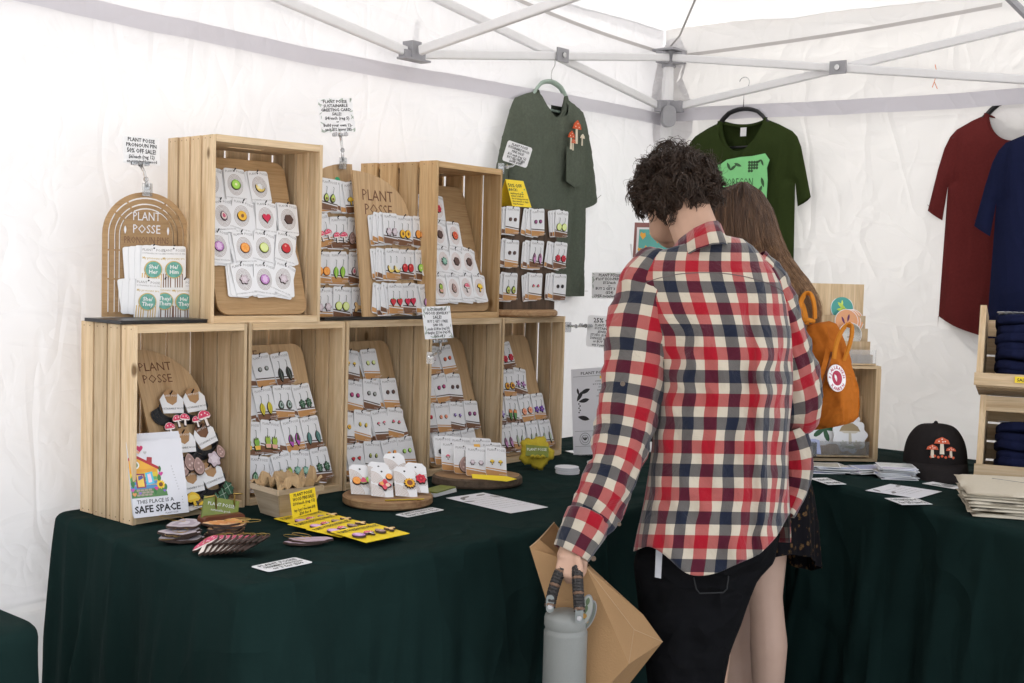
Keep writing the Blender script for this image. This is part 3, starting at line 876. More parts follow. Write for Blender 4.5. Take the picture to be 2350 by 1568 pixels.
hook_me = MB().tube([(0, .010, .004), (0, -.006, .004), (0, -.013, .006), (.002, -.018, .011)], .0016, 6).mesh('hook', WIRE)
ORD = ['first', 'second', 'third', 'fourth', 'fifth']
def hang_row(M, row, us, items, style, where, nback=2, fan=(-.0045, .0), stud=False, sway=None, rowname='top', hookparent=None, cvar=None, drow=0.012, tilt=0):
    """cards hanging side by side on hooks; M is the board frame, row the height on the board"""
    for i, (u, it) in enumerate(zip(us, items)):
        if isinstance(it, str): it = (it, 'd')
        kind, typ = it
        hk = place(hook_me, 'hook', hookparent, T((u, 0, row)) if hookparent is not None else M @ T((u, 0, row)))
        pos = '%s from left, %s row, %s' % (ORD[i], rowname, where)
        nb = nback if isinstance(nback, int) else nback[i]
        for k in range(nb):
            q = nb-k
            Mb = M @ T((u + fan[0]*q + random.uniform(-.001, .001), -.004-.0022*(nb-q+0)-0.002, row+.003 + fan[1]*q - random.uniform(0, .007))) @ Ry(random.uniform(-9, 11)) @ Rx(tilt)
            st = 'pinback' if style == 'pin' else ('back' if style == 'earring' else 'pinback')
            o = place(card_mesh(st, k % 2), 'display_card', None, Mb, '%s card behind the %s one, %s' % (ORD[nb-1-k], kind, pos), 'display card', 'cards hanging behind the front cards')
        a = random.uniform(-9, 12) if sway is None else sway[i]
        dz = .004+.0022*nb+.005
        Mc = M @ T((u+random.uniform(-.0025, .0025), -dz, row+.003+random.uniform(-.002, .001))) @ Rx(tilt+2) @ Ry(a)
        if style == 'earring':
            v = random.choice([0, 1, 2, 1]) if cvar is None else cvar
            word = 'earring' if typ == 'd' else 'stud earring'
            c = place(card_mesh('earring', v), 'display_card', None, Mc, '%s %s card, %s' % (kind, word, pos), 'earring card', 'earring cards on the racks')
            if typ == 'd':
                for s in (-1, 1):
                    r = {'fig': .0115, 'monstera': .0115, 'teal leaf': .0165, 'dark leaf': .018, 'yellow leaf': .0165, 'green leaf': .0165, 'striped leaf': .0145, 'chard': .0155, 'potted plant': .0165, 'cactus': .0165, 'orchid': .0165, 'petal': .0165, 'banana': .0135, 'morel': .0165, 'toadstool': .0155, 'tulip': .018, 'celery': .018, 'ginger': .0150}.get(kind, .0115)
                    place(motif(kind, r), 'earring', c, T((s*.0122, -.0012-(.0012 if s > 0 else 0), -.019)) @ Ry(random.uniform(-6, 6)))
            else:
                for s in (-1, 1):
                    place(motif(kind, .0058, False), 'earring', c, T((s*.011, -.0012, -.034)) @ Ry(random.uniform(-15, 15)))
        elif style == 'pin':
            c = place(card_mesh('pin', 0 if cvar is None else cvar), 'display_card', None, Mc, '%s pin card, %s' % (kind, pos), 'pin card', 'pin cards in the upper crates')
            r = {'banana': .0135, 'fig': .0120, 'toadstool': .0145, 'chanterelle': .0135, 'cactus': .014, 'morel': .0135}.get(kind, .0125)
            place(motif(kind, r, False), 'pin', c, T((0, -.0012, -.037)) @ Ry(random.uniform(-15, 15)))
        else:
            n_ = {'he': 0, 'she': 1, 'they': 2, 'she they': 3, 'he they': 4}[kind]
            place(card_mesh('pronoun', n_), 'display_card', None, Mc, '%s pronoun pin card, %s' % (kind, pos), 'pin card', 'pronoun pin cards on the arch stand')
        hk  # noqa
def board(name, M, outline, mt, label, cat='display stand', th=.006, text=None, group='wooden card racks'):
    root = empty(name, M, label, cat, group)
    MB().prism(outline, 0, th).build('back_board', mt, root)
    if text:
        m = MB()
        for (s, size, x, z) in text: m.text(s, size, x, z, -.0006, 0, align='C', bold=.0)
        m.build('lettering', BROWN, root)
    return root
def qarch(w, h, k=.42, flip=False):
    o = [(0, 0), (w, 0), (w, h*(1-k))]
    n = 10
    for i in range(1, n+1):
        a = PI/2*i/n
        o.append((w*math.cos(a)**.9 if i < n else 0, h*(1-k)+h*k*math.sin(a)))
    if flip: o = [(w-x, z) for x, z in o][::-1]
    return o

def crate_rack(Mcr, x0, rows, style, where, label, w=.262, h=.390, lean=18, ybase=.014, zb=.020, nback=2, sways=None, cvar=None, pitch=.066, heights=(.354, .266, .178, .090), text=None):
    M = Mcr @ T((x0, ybase, zb)) @ Rx(-lean)
    root = board('card_rack', M, rrect(w, h, .030, 4), BAMB if style == 'pin' else PLY, label)
    if text:
        m = MB(); [m.text(s, z_, x_, y_, -.0006, 0, align='C') for (s, z_, x_, y_) in text]; m.build('lettering', BROWN, root)
    for r, (items, off) in enumerate(rows):
        us = [off + pitch*i for i in range(len(items))]
        hang_row(M, heights[r], us, items, style, where, nback=nback, rowname=('top', 'second', 'third', 'bottom')[r], hookparent=root, cvar=cvar, sway=sways[r] if sways else None, tilt=0)
    return M, root
S = 's'
def CM(k): return T((k*CW+.002, 0, ZTAB+.002))
crate_rack(CM(1), .020, [([('black berry', S), ('grey geode', S), 'dark leaf'], .035), (['green leaf', 'yellow leaf', 'swirl leaf', 'monstera'], .022), (['potted plant', 'cactus', 'orchid', 'teal leaf'], .028), (['striped leaf', 'cactus', 'succulent', 'monstera'], .040)],
           'earring', 'leaf rack', 'plywood rack of leaf and cactus earring cards in the crate behind the berry basket', nback=2, text=[('POSSE', .035, .06, .352)])
crate_rack(CM(2), .022, [([('plum stud', S), ('chanterelle', S), ('lime', S)], .030), ([('pale mushroom', S), ('beet', S), ('grey geode', S), ('brown stud', S)], .020), ([('peach', S), ('pear', S), ('toadstool', S), ('melon wedge', S)], .026), ([('strawberry', S), ('avocado', S), ('orange', S), ('kiwi', S)], .040)],
           'earring', 'fruit stud rack', 'plywood rack of fruit and mushroom stud earring cards behind the round pin board', nback=2)
crate_rack(CM(3), .022, [([('plum stud', S), ('pale mushroom', S), ('coral ranunculus', S)], .026), ([('pansy', S), ('beet', S), ('brown stud', S)], .040), ([('rose', S), ('peach blossom', S), ('purple star', S), ('plum stud', S)], .026), ([('black berry', S), ('grey geode', S), ('beet', S)], .052)],
           'earring', 'flower stud rack', 'plywood rack of flower stud earring cards behind the bark slice', nback=2)
crate_rack(CM(4), .022, [(['coral ranunculus', 'rose'], .050), (['rose', 'sunflower', 'lavender lily'], .034), (['purple star', 'tulip', 'peach blossom', 'pansy'], .026), (['petal', 'celery', 'celery', 'celery'], .034)],
           'earring', 'flower dangle rack', 'plywood rack of flower dangle earring cards in the crate beside the flyer', nback=2)
crate_rack(MA, .030, [(['pear', 'kiwi', 'banana'], .035), (['fig', 'peach', 'heart', 'brown stud'], .046), (['cabbage', 'orange', 'lime', 'apple'], .026), (['pale mushroom', 'cabbage', 'pale mushroom'], .075)],
           'pin', 'upper left crate', 'bamboo board of fruit pin cards leaning in the upper left crate', h=.415, heights=(.372, .289, .206, .122), nback=2, sways=[[8, 2, -2], [-4, 14, 6, 4], [3, -2, 12, 14], [-6, 8, 22]])
crate_rack(MBc, .026, [(['pansy', 'rose'], .040), (['pink blossom', 'brown stud', 'coral ranunculus'], .028), (['succulent', 'succulent', 'brown stud', 'brown stud'], .012), (['cactus', 'morel', 'toadstool', 'chanterelle'], .030)],
           'pin', 'upper right crate', 'bamboo board of flower pin cards leaning in the upper right pine crate', h=.40, heights=(.352, .270, .187, .105), nback=2, cvar=1, sways=[[-3, 6], [-3, 12, 3], [-2, 4, 14, 14], [0, 3, 2, 9]], pitch=.064)

# rack of necklaces in the first crate
Mn = CM(0) @ T((.108, .030, .022)) @ Rx(-22)
ne = board('necklace_stand', Mn, qarch(.175, .395, .36), PLY, 'arched plywood stand of mushroom and leaf necklaces in the lowest left crate', text=[('PLANT', .031, .056, .338), ('POSSE', .031, .056, .307)])
KR2 = mat('round_kraft_tag', (.42, .24, .11), .6)
def necklace(u, v, kinds, label, sway=0, dark=False):
    M = Mn @ T((u-.016, -.014, v-.004)) @ Ry(sway) @ Matrix.Scale(1.18, 4)
    r = empty('necklace', M, label, 'necklace', 'necklaces on the arched stand')
    m = MB()
    m.prism([(-.028, .0), (-.024, -.030)] + [(.024, -.030), (.028, .0), (.017, .012), (.012, -.006), (0, -.013), (-.012, -.006), (-.017, .012)], -.0045, -.0035)
    m.build('card', PAPER, r)
    MB().text('SUSTAINABLE WOOD', .0055, 0, -.022, -.0050, 0, align='C').build('print', INK, r)
    MB().prism(circ(.018, 18, 0, .004), -.0030, -.0020).text('PLANT POSSE', .006, 0, .006, -.0032, 1, align='C').build('round_tag', [KR2 if not dark else BROWN, PAPER], r)
    m = MB()
    for k in range(11):
        ox = -.0022*(k-3) if k > 3 else 0
        pts = [(ox+.030*math.cos(a)+random.uniform(-.0008, .0008), -.0015+.0009*k, -.018+.022*math.sin(a)-.0012*k) for a in [math.radians(160+220*t/14) for t in range(15)]]
        m.tube(pts, .0014, 5)
    m.build('cord', BLACK, r)
    m = MB()
    place(hook_me, 'hook', r, T((0, .008, .006)))
    for i, (kd, dx, dz, rr) in enumerate(kinds):
        place(motif(kd, rr, False), 'pendant', r, T((dx, -.006-.002*i, -.052+dz)) @ Ry(random.uniform(-8, 8)))
necklace(.085, .262, [('toadstool', -.018, -.012, .015), ('toadstool', .002, .004, .014), ('toadstool', .018, .006, .014)], 'necklace card with small pink toadstool pendants, upper left on the arched stand', 3)
necklace(.150, .262, [('toadstool', -.012, .0, .013), ('toadstool', .008, .004, .019)], 'necklace card with a big red toadstool pendant, upper right on the arched stand', -4)
necklace(.095, .162, [('morel', -.018, -.010, .018), ('morel', .0, .0, .018), ('morel', .018, -.010, .018)], 'necklace card with three morel pendants, middle left on the arched stand', 2)
necklace(.155, .172, [('pale mushroom', -.010, -.008, .017), ('morel', .012, 0, .014)], 'necklace card with grey mushroom pendants, middle right on the arched stand', -18, True)
necklace(.092, .062, [('chanterelle', -.012, .006, .019), ('chanterelle', .006, -.014, .016)], 'necklace card with yellow chanterelle pendants, lower left on the arched stand', -4)
necklace(.152, .072, [('monstera', -.016, -.006, .013), ('monstera', .002, -.004, .015), ('monstera', .018, .006, .015)], 'necklace card with green monstera pendants, lower right on the arched stand', -12)

# prints in front of the necklace stand
def vframe(base, right, up): return frame(base, right, up)
b0 = V(302, 1190, 2.775); b1 = V(430, 1166, 2.86)
rr_ = (b1-b0); rr_.z = 0
pr_w, pr_h = .155, .205
fwd = Vector((-rr_.normalized().y, rr_.normalized().x, 0))
upv = (Vector((0, 0, 1))*1.0 + fwd*.30)
MP = frame(Vector((b0.x, b0.y, ZTAB+.022)), rr_, upv) @ T((.006, 0, 0)) @ Matrix.Scale(.86, 4)
for k in (4, 3, 2, 1):
    place(MB().prism([(0, 0), (pr_w, 0), (pr_w, pr_h), (0, pr_h)], 0, .002).mesh('art_print', SHEET), 'art_print', None, MP @ T((-.004*0+.002*k, .006*k+.004, .006*k)), '%s white backed print tucked behind the house print' % ORD[k-1], 'art print', 'prints stacked behind the house print')
hp_ = empty('house_print', MP, 'colourful rainbow house print reading THIS PLACE IS A SAFE SPACE in the left crate', 'art print')
MB().prism([(0, 0), (pr_w, 0), (pr_w, pr_h), (0, pr_h)], 0, .002).build('sheet', SHEET, hp_)
m = MB(); m.text('THIS PLACE IS A', .0145, .012, .036, -.0006, 0, bold=.01, width=.105); m.text('SAFE SPACE', .026, .004, .012, -.0006, 0, bold=.03, width=.128)
m.text('PLANT POSSE', .006, .088, .0035, -.0006, 0); m.build('lettering', INK, hp_)
art = MB(); am = []
def A(c):
    q = C(*c)
    if q not in am: am.append(q)
    return am.index(q)
y_ = -.0006
def sh(out, c, l=0): art.face(out, y_-.0002*l, A(c))
sh([(0, .052), (.100, .052), (.098, .064), (.088, .078), (0, .078)], (.10, .24, .08), 0)
sh([(0, .075), (.078, .075), (.078, .128), (0, .128)], (.75, .45, .03), 1)
for i, c in enumerate([(.08, .25, .5), (.08, .25, .5), (.12, .4, .12), (.7, .55, .05), (.75, .35, .04)]):
    sh([(0, .075+.011*i), (.074, .075+.011*i), (.074, .0845+.011*i), (0, .0845+.011*i)], c, 2)
sh([(0, .128), (.080, .128), (.018, .166), (0, .160)], (.80, .42, .05), 2)
sh([(0, .160), (.016, .170), (.086, .129), (.082, .123), (.016, .162), (0, .152)], (.45, .03, .04), 3)
sh([(.050, .150), (.064, .142), (.066, .158), (.052, .160)], (.40, .04, .05), 3)
sh(circ(.011, 14, .018, .140), (.85, .85, .8), 3); sh(circ(.007, 10, .018, .140), (.15, .3, .15), 4)
sh([(.016, .078), (.042, .078), (.040, .116), (.014, .118)], (.28, .04, .10), 3)
sh([(.020, .081), (.038, .081), (.036, .112), (.018, .113)], (.82, .55, .1), 4)
sh([(.022, .098), (.036, .104), (.034, .112), (.022, .110)], (.1, .1, .3), 5)
sh([(.045, .084), (.066, .088), (.062, .120), (.042, .117)], (.10, .5, .7), 3)
sh([(.050, .090), (.060, .092), (.057, .115), (.048, .113)], (.85, .6, .7), 4)
for i in range(3):
    for j in range(4): sh(rrect(.010, .0055, .002, 2, .014+.011*j+.004*(i % 2), .056+.0065*i), (.38, .33, .26), 3)
sh(sc_(o_flower(12, .15), .013, .083, .083), (.85, .55, .02), 4); sh(circ(.006, 10, .083, .083), (.20, .07, .02), 5)
for (x, z, r, c) in ((.070, .074, .006, (.6, .05, .3)), (.092, .066, .004, (.25, .15, .6)), (.008, .062, .006, (.7, .3, .1)), (.024, .064, .004, (.25, .15, .6)), (.086, .112, .0065, (.6, .06, .3)), (.004, .074, .006, (.5, .1, .4))): sh(sc_(o_heart(), r, x, z), c, 4)
for (x, z, s) in ((.080, .100, .012), (.084, .125, .009), (.006, .090, .012), (.066, .066, .010), (.008, .105, .010), (.096, .075, .010)): sh(sc_(o_leaf(.5), s, x, z), (.05, .2, .06), 3)
for (x, z, r, c) in ((.034, .184, .010, (.55, .03, .12)), (.030, .174, .005, (.8, .45, .3)), (.048, .172, .005, (.5, .5, .5))): sh(sc_(o_heart(), r, x, z), c, 2)
art.build('house_picture', am, hp_)
m = MB()
for k in range(9): m.face(circ(.0012, 6, .118+.003*k*.6, .13-.008*k), -.0007)
for k in range(3): m.face(circ(.0012, 6, .140, .045-.008*k), -.0007)
m.build('side_lettering', GREY, hp_)
MB().box(-.002, pr_w+.006, -.0018, -.0014, -.001, pr_h+.004).mesh('x', CLEAR) if False else None

# ------------------------------------------------------------------ stands on top of the lower crates
def slab(pts, z, th, mt, name, label, cat, group=None):
    q = [at(x, y, 2, z) for x, y in pts]
    return None
# black boards laid over the crates
def blackboard(x0, x1, y0, y1, label):
    M = T(((x0+x1)/2, (y0+y1)/2, ZU+.001))
    return MB().box(-(x1-x0)/2, (x1-x0)/2, -(y1-y0)/2, (y1-y0)/2, 0, .008).build('base_board', BLACK, None, M, label=label, cat='board')
bbA = blackboard(-.005, .27, .045, .195, 'thin black board laid on the leftmost lower crate under the arch stand')
bbB = blackboard(.60, 1.17, .03, .22, 'long thin black board laid on the lower crates between the two upper crates')
ZB = ZU+.009
# pronoun arch
pa, pb = V(234, 728, 2.95), V(432, 728, 3.06)
ar = pb-pa; ar.z = 0
AW = ar.length
MAr = frame(Vector((pa.x, pa.y, ZB)), ar, (0, 0, 1))
AHt = .305
def archo(w, h, n=18, ins=0.0, base=0.0):
    r = w/2-ins; cx = w/2; cz = h-w/2
    return [(ins, base), (w-ins, base)] + [(cx+r*math.cos(a), cz+r*math.sin(a)) for a in [PI*k/n for k in range(n+1)]]
# cut lines are real slots: the arch is built of nested bands joined by small bridges
root = empty('arch_stand', MAr, 'bamboo arch stand lettered PLANT POSSE PRONOUN PINS standing on the left crate', 'display stand')
def band(w, h, i0, i1, n=24):
    o1 = archo(w, h, n, i0)[1:] + [(i0, 0)]; o2 = archo(w, h, n, i1)[1:] + [(i1, 0)]
    m = MB(); K = len(o1); vs = []
    for (x, z), (x2, z2) in zip(o1, o2):
        vs += [(x, 0, z), (x2, 0, z2), (x, .006, z), (x2, .006, z2)]
    fs = []
    for i in range(K-1):
        a = 4*i; b = a+4
        fs += [(a, b, b+1, a+1), (a+2, a+3, b+3, b+2), (a, a+2, b+2, b), (a+1, b+1, b+3, a+3)]
    return m.add(vs, fs)
band(AW, AHt, 0, .0125).build('outer_band', BAMB, root)
band(AW, AHt, .0165, .0275).build('middle_band', BAMB, root)
m = band(AW, AHt, .031, .0385); m.build('inner_band', BAMB, root)
MB().prism(archo(AW, AHt, 20, .042), 0, .006).build('back_board', BAMB, root)
for zc in (.09, .16):
    for xs in (.010, AW-.046): MB().box(xs, xs+.036, .0005, .0055, zc, zc+.004).build('bridge', BAMB, root)
for a in (35, 60, 120, 145):
    c, s = math.cos(math.radians(a)), math.sin(math.radians(a)); r0, r1 = AW/2-.044, AW/2-.010
    cx, cz = AW/2, AHt-AW/2
    MB().prism([(cx+r0*c-s*.002, cz+r0*s+c*.002), (cx+r0*c+s*.002, cz+r0*s-c*.002), (cx+r1*c+s*.002, cz+r1*s-c*.002), (cx+r1*c-s*.002, cz+r1*s+c*.002)], .0005, .0055).build('bridge', BAMB, root)
MB().box(.004, AW-.004, .0005, .0055, 0, .012).build('foot_rail', BAMB, root)
m = MB(); m.text('PLANT', .030, AW/2, .236, -.0006, 0, align='C', width=.066); m.text('POSSE', .030, AW/2, .205, -.0006, 0, align='C', width=.066)
m.face(sc_(o_leaf(.3), .010, AW/2-.052, .212), -.0006, 0); m.face(sc_(o_leaf(.3), .010, AW/2+.052, .212), -.0006, 0)
m.build('lettering', SHEET, root)
MB().text('PRONOUN PINS', .024, AW/2, .180, -.0006, 0, align='C', width=.108).build('lettering', BROWN, root)
hang_row(MAr, .168, [AW*.56, AW*.80], ['she', 'he'], 'pronoun', 'arch stand', nback=3, fan=(-.014, 0), rowname='top', hookparent=root, sway=[2, -1])
hang_row(MAr, .088-.0, [AW*.50, AW*.70, AW*.93], ['she they', 'they', 'he they'], 'pronoun', 'arch stand', nback=[3, 1, 1], fan=(-.014, 0), rowname='bottom', hookparent=root, sway=[3, 1, -1])

# quarter arch racks between the upper crates
def at_frame(p0, p1, z, hint=None):
    d = p1-p0; d.z = 0
    return frame(Vector((p0.x, p0.y, z)), d, (0, 0, 1)), d.length
def rack_px(x0, x1, y, d0, d1, z=ZB): return at_frame(V(x0, y, d0), V(x1, y, d1), z)
M1, w1 = rack_px(712, 826, 722, 3.28, 3.42)
r1 = board('card_rack', M1 @ Rx(-6), qarch(w1, .425, .28, True), PLY, 'quarter arch plywood rack partly hidden right beside the upper left crate')
MB().prism(circ(.010, 14, w1*.68, .375), -.0008, -.0002).build('green_sticker', C(.03, .35, .16), r1)
hs4 = (.352, .252, .155, .058)
for q, (items, nb) in enumerate([(['avocado', 'chanterelle'], 5), (['toadstool', 'toadstool', 'morel'], 2), (['orange', 'chard', 'fig'], 1), (['pale mushroom', 'lime', 'ginger'], 2)]):
    us = [w1*.36, w1*.80] if len(items) == 2 else [w1*.16, w1*.52, w1*.90]
    us = [u+.01 for u in us]
    hang_row(M1 @ Rx(-6), hs4[q]+.012, us, items, 'earring', 'left quarter-arch rack', nback=nb, fan=(-.0085, 0), rowname=('top', 'second', 'third', 'bottom')[q], hookparent=r1, sway=[[3, -9], [-16, -4, 4], [0, -2, 5], [-3, 3, 0]][q])
M2, w2 = rack_px(834, 955, 722, 3.36, 3.55)
r2 = board('card_rack', M2 @ Rx(-7), qarch(w2, .405, .30), PLY, 'quarter arch plywood rack lettered PLANT POSSE between the two upper crates', text=[('PLANT', .044, w2*.42, .325), ('POSSE', .044, w2*.42, .285)])
for q, (items, nb) in enumerate([(['pale mushroom', 'peach', 'orange'], [5, 1, 2]), (['banana', 'apple', 'kiwi'], [5, 0, 1]), (['strawberry', 'heart', 'cabbage'], [5, 1, 3])]):
    hang_row(M2 @ Rx(-7), (.270, .172, .074)[q]+.010, [w2*.52, w2*.84, w2*1.14], items, 'earring', 'right quarter-arch rack', nback=nb, fan=(-.0095, 0), rowname=('top', 'middle', 'bottom')[q], hookparent=r2, sway=[[0, 0, 3], [0, 0, 0], [0, -2, -14]][q])

# dark wood rack on a round board at the right end
Mr0 = T((1.475, .115, ZU+.001))
rb = MB().lathe([(0, 0), (.148, 0), (.155, .006), (.155, .016), (.148, .022), (0, .022)], 48).build('round_board', ACACIA, None, Mr0, smooth=False, label='round wooden board under the dark barn wood earring rack', cat='board')
M3, w3 = rack_px(1155, 1290, 712, 3.86, 4.06, ZU+.023)
r3 = board('card_rack', M3, [(0, 0), (w3*.86, 0), (w3*.86, .325), (0, .325)], DARKW, 'dark barn wood rack of half price earring cards at the right end', th=.03)
for q, (items) in enumerate([[('brown stud', S), ('plum stud', S), 'lime'], [('brown stud', S), 'petal', 'rose'], ['avocado', ('melon wedge', S), ('black berry', S)]]):
    hang_row(M3, (.315, .212, .108)[q], [w3*.06, w3*.47, w3*.88], items, 'earring', 'dark wood rack', nback=[2, 3, 3], fan=(-.009, 0), rowname=('top', 'middle', 'bottom')[q], hookparent=r3, sway=[[0, -5, 0], [0, 2, 3], [0, 0, 0]][q])
tent = MB()
tw_, th_ = .088, .085
tent.add([(0, 0, 0), (tw_, 0, 0), (tw_-.005, .035, th_), (-.012+.012, .035, th_), (0, .07, 0), (tw_, .07, 0)], [(0, 1, 2, 3), (3, 2, 5, 4)], 0)
ty = empty('folded_sign', M3 @ T((.018, -.010, .326)), 'folded yellow 50% OFF RACK sign standing on the dark wood rack', 'sign')
tent.build('card', YEL, ty)
Mt = frame((0, 0, 0), (1, 0, 0), (0, .035, th_))
m = MB()
for s, z, h_ in (('50% OFF', .066, .017), ('RACK!', .053, .013), ('anything w/ green', .042, .0085), ('sticker is half off', .033, .0085), ('due to being previously', .024, .0085), ('discontinued or slight', .015, .0085), ('imperfections', .006, .0085)):
    m.text(s, h_, .006, z, -.0006, 0, bold=.018, width=tw_*.86)
m.build('lettering', INK, ty, Mt)
m = MB()
for x, z in ((.004, .055), (.062, .050), (.076, .061)): m.face(circ(.0028, 8, x, z), -.0008)
m.build('green_dots', C(.02, .3, .12), ty, Mt)
# ------------------------------------------------------------------ hand lettered price signs
LEAFP = mat('faded_leaf_print', (.36, .42, .36), .6, var=.4)
CLR2 = mat('frosted_clip_plastic', (.88, .89, .90), .12, trans=.85, var=.03)
def sign(tl, tr, bl, dep, lines, label, leafy=False, rounded=False, paper=None, parent=None, ink=None, wfrac=.88, name='price_sign'):
    d0, d1 = dep if isinstance(dep, tuple) else (dep, dep)
    a = V(*bl, d0); t = V(*tl, d0); r = V(*tr, d1)
    right = r-t; up = t-a
    M = frame(a, right, up); w = right.length; h = up.length
    root = empty(name, M, label, 'sign')
    o = rrect(w, h, .008, 4) if rounded else [(0, 0), (w, 0), (w, h), (0, h)]
    MB().prism(o, 0, .0008).build('card', paper or PAPER, root)
    m = MB(); n = len(lines); tot = sum(l[1] if isinstance(l, tuple) else 1 for l in lines); z = h*.955
    for i, l in enumerate(lines):
        s, k = (l if isinstance(l, tuple) else (l, 1))
        lh = h*.93*k/tot; z -= lh
        x0 = w*(.10+.04*random.random())
        m.text(s, lh*1.02, w*.5 if not s.startswith('@') else x0, z+lh*.18, -.0006, 0, align='C', bold=.022, width=w*wfrac*(.80+.2*random.random()), rot=random.uniform(-.03, .02), shear=random.uniform(-.05, .12))
    m.build('lettering', ink or INK, root)
    if leafy:
        m = MB()
        for k in range(26):
            e = k % 4; t_ = random.random()
            x, z = ((t_*w, h-.005), (t_*w, .005), (.005, t_*h), (w-.005, t_*h))[e]
            a_ = random.uniform(0, 6.3); o = sc_(o_leaf(.22, 4), random.uniform(.005, .010))
            o = [(x+p*math.cos(a_)-q*math.sin(a_), z+p*math.sin(a_)+q*math.cos(a_)) for p, q in o]
            o = [(max(.0005, min(w-.0005, p)), max(.0005, min(h-.0005, q))) for p, q in o]
            m.face(o, -.0003, 0)
        m.build('leaf_print', LEAFP, root)
    return root, M, w, h
def clip(root, pts, jaw=None, r=.0035):
    """clear clip: a ball-jointed stem with a gripper bar on the card and a spring jaw at the foot"""
    MI = root.matrix_world.inverted()
    m = MB(); m.tube(pts, [r*1.2]+[r]*(len(pts)-2)+[r*1.2], 8)
    m.sphere(pts[0], r*1.9, 10, 7); m.sphere(pts[len(pts)//2], r*1.9, 10, 7)
    m.build('clip_stem', CLR2, root, MI, smooth=True)
    p = Vector(pts[0]); q = Vector(pts[-1])
    m = MB(); m.box(-.022, .022, -.004, .004, -.003, .005); m.box(-.018, -.012, -.007, .005, -.003, .007); m.box(.012, .018, -.007, .005, -.003, .007)
    rt = root.matrix_world.to_3x3()
    Mg = frame(p, rt @ Vector((1, 0, 0)), rt @ Vector((0, 0, 1)))
    m.build('clip_grip', CLR2, root, MI @ Mg)
    m = MB(); m.box(-.010, .010, -.008, -.005, -.020, .012); m.box(-.010, .010, .005, .008, -.020, .012); m.box(-.007, .007, -.004, .004, -.004, .002, 1)
    d = (q-p).normalized()
    Mj = frame(q, Rh, Vector((0, 0, 1))) if jaw is None else jaw
    m.build('clip_jaw', [CLR2, METAL], root, MI @ Mj)
PS = 'PLANT POSSE'
s1, _, _, _ = sign((282, 310), (366, 318), (283, 374), (2.93, 2.99), [PS, 'PRONOUN PIN', ('50% OFF SALE!', 1.2), '$6/each (reg 12)', ('on sustainable wood', .8)], 'white handwritten pronoun pin 50% OFF sign clipped above the arch stand')
clip(s1, [V(322, 377, 2.95), V(331, 395, 2.96), V(335, 412, 2.97), V(338, 432, 2.97)])
s2, _, _, _ = sign((727, 226), (806, 225), (738, 305), (3.35, 3.40), [PS, 'SUSTAINABLE', 'GREETING CARD', 'SALE!', '$4/each (reg 5)', ('or', .7), 'Build your own 12-', 'pack $32 (saves 28!)'], 'leaf bordered greeting card sale sign on a tall clip, highest of the signs', leafy=True)
clip(s2, [V(781, 310, 3.38), V(784, 330, 3.38), V(786, 345, 3.38), V(787, 372, 3.38)])
s3, _, _, _ = sign((1174, 325), (1230, 344), (1152, 368), (3.80, 3.86), [PS, 'SUSTAINABLE WOOD', 'PINS SALE!', '$10 each (reg 12)', 'BUY 3 GET 1 FREE ($30)', ('(SAVE $18!)', .9)], 'white sustainable wood pins sign, tilted, clipped at the corner of the pine crate', rounded=True)
clip(s3, [V(1186, 372, 3.84), V(1176, 381, 3.83), V(1164, 383, 3.82), V(1150, 384, 3.80)])
s4, _, _, _ = sign((961, 705), (1026, 703), (976, 779), (3.22, 3.28), ['SUSTAINABLE', 'WOOD JEWELRY', ('SALE!', 1.2), 'BUY 2 GET 1 FREE', '$48 OR', 'studs: $18/ea (reg 20)', 'dangles: $21/ea (reg 24)', '25% off 1'], 'leaf bordered wood jewelry sale sign clipped between the third and fourth lower crates', leafy=True)
clip(s4, [V(1010, 784, 3.26), V(1012, 800, 3.25), V(1008, 808, 3.26), V(988, 818, 3.28)])
s5, _, _, _ = sign((1346, 723), (1425, 729), (1344, 795), (3.85, 3.80), [('25% OFF', 1.9), PS, 'SUSTAINABLE', 'JEWELRY', 'STUDS: $18 (reg 20)', 'DANGLES: $21 (reg 24)', 'or BUY 2 GET 1', 'any 3 pairs = $48'], 'grey-white 25% OFF jewelry sign clipped sideways to the last lower crate', rounded=True)
clip(s5, [V(1344, 748, 3.84), V(1335, 749, 3.86), V(1322, 749, 3.9), V(1304, 748, 3.95)])
s6, _, _, _ = sign((1351, 626), (1432, 626), (1358, 685), (4.55, 4.50), [PS, '8"x10" ECO-PRINTS', '$12/each', ('or', .7), 'BUY 2 GET 3 FOR', '($24)', '100% recycled paper'], 'leaf bordered 8x10 eco-prints sign hanging by the wall left of the plaid shirt', leafy=True)
m = MB()
for (x, z, a) in ((.018, .052, .5), (.118, .060, -.3)):
    pass
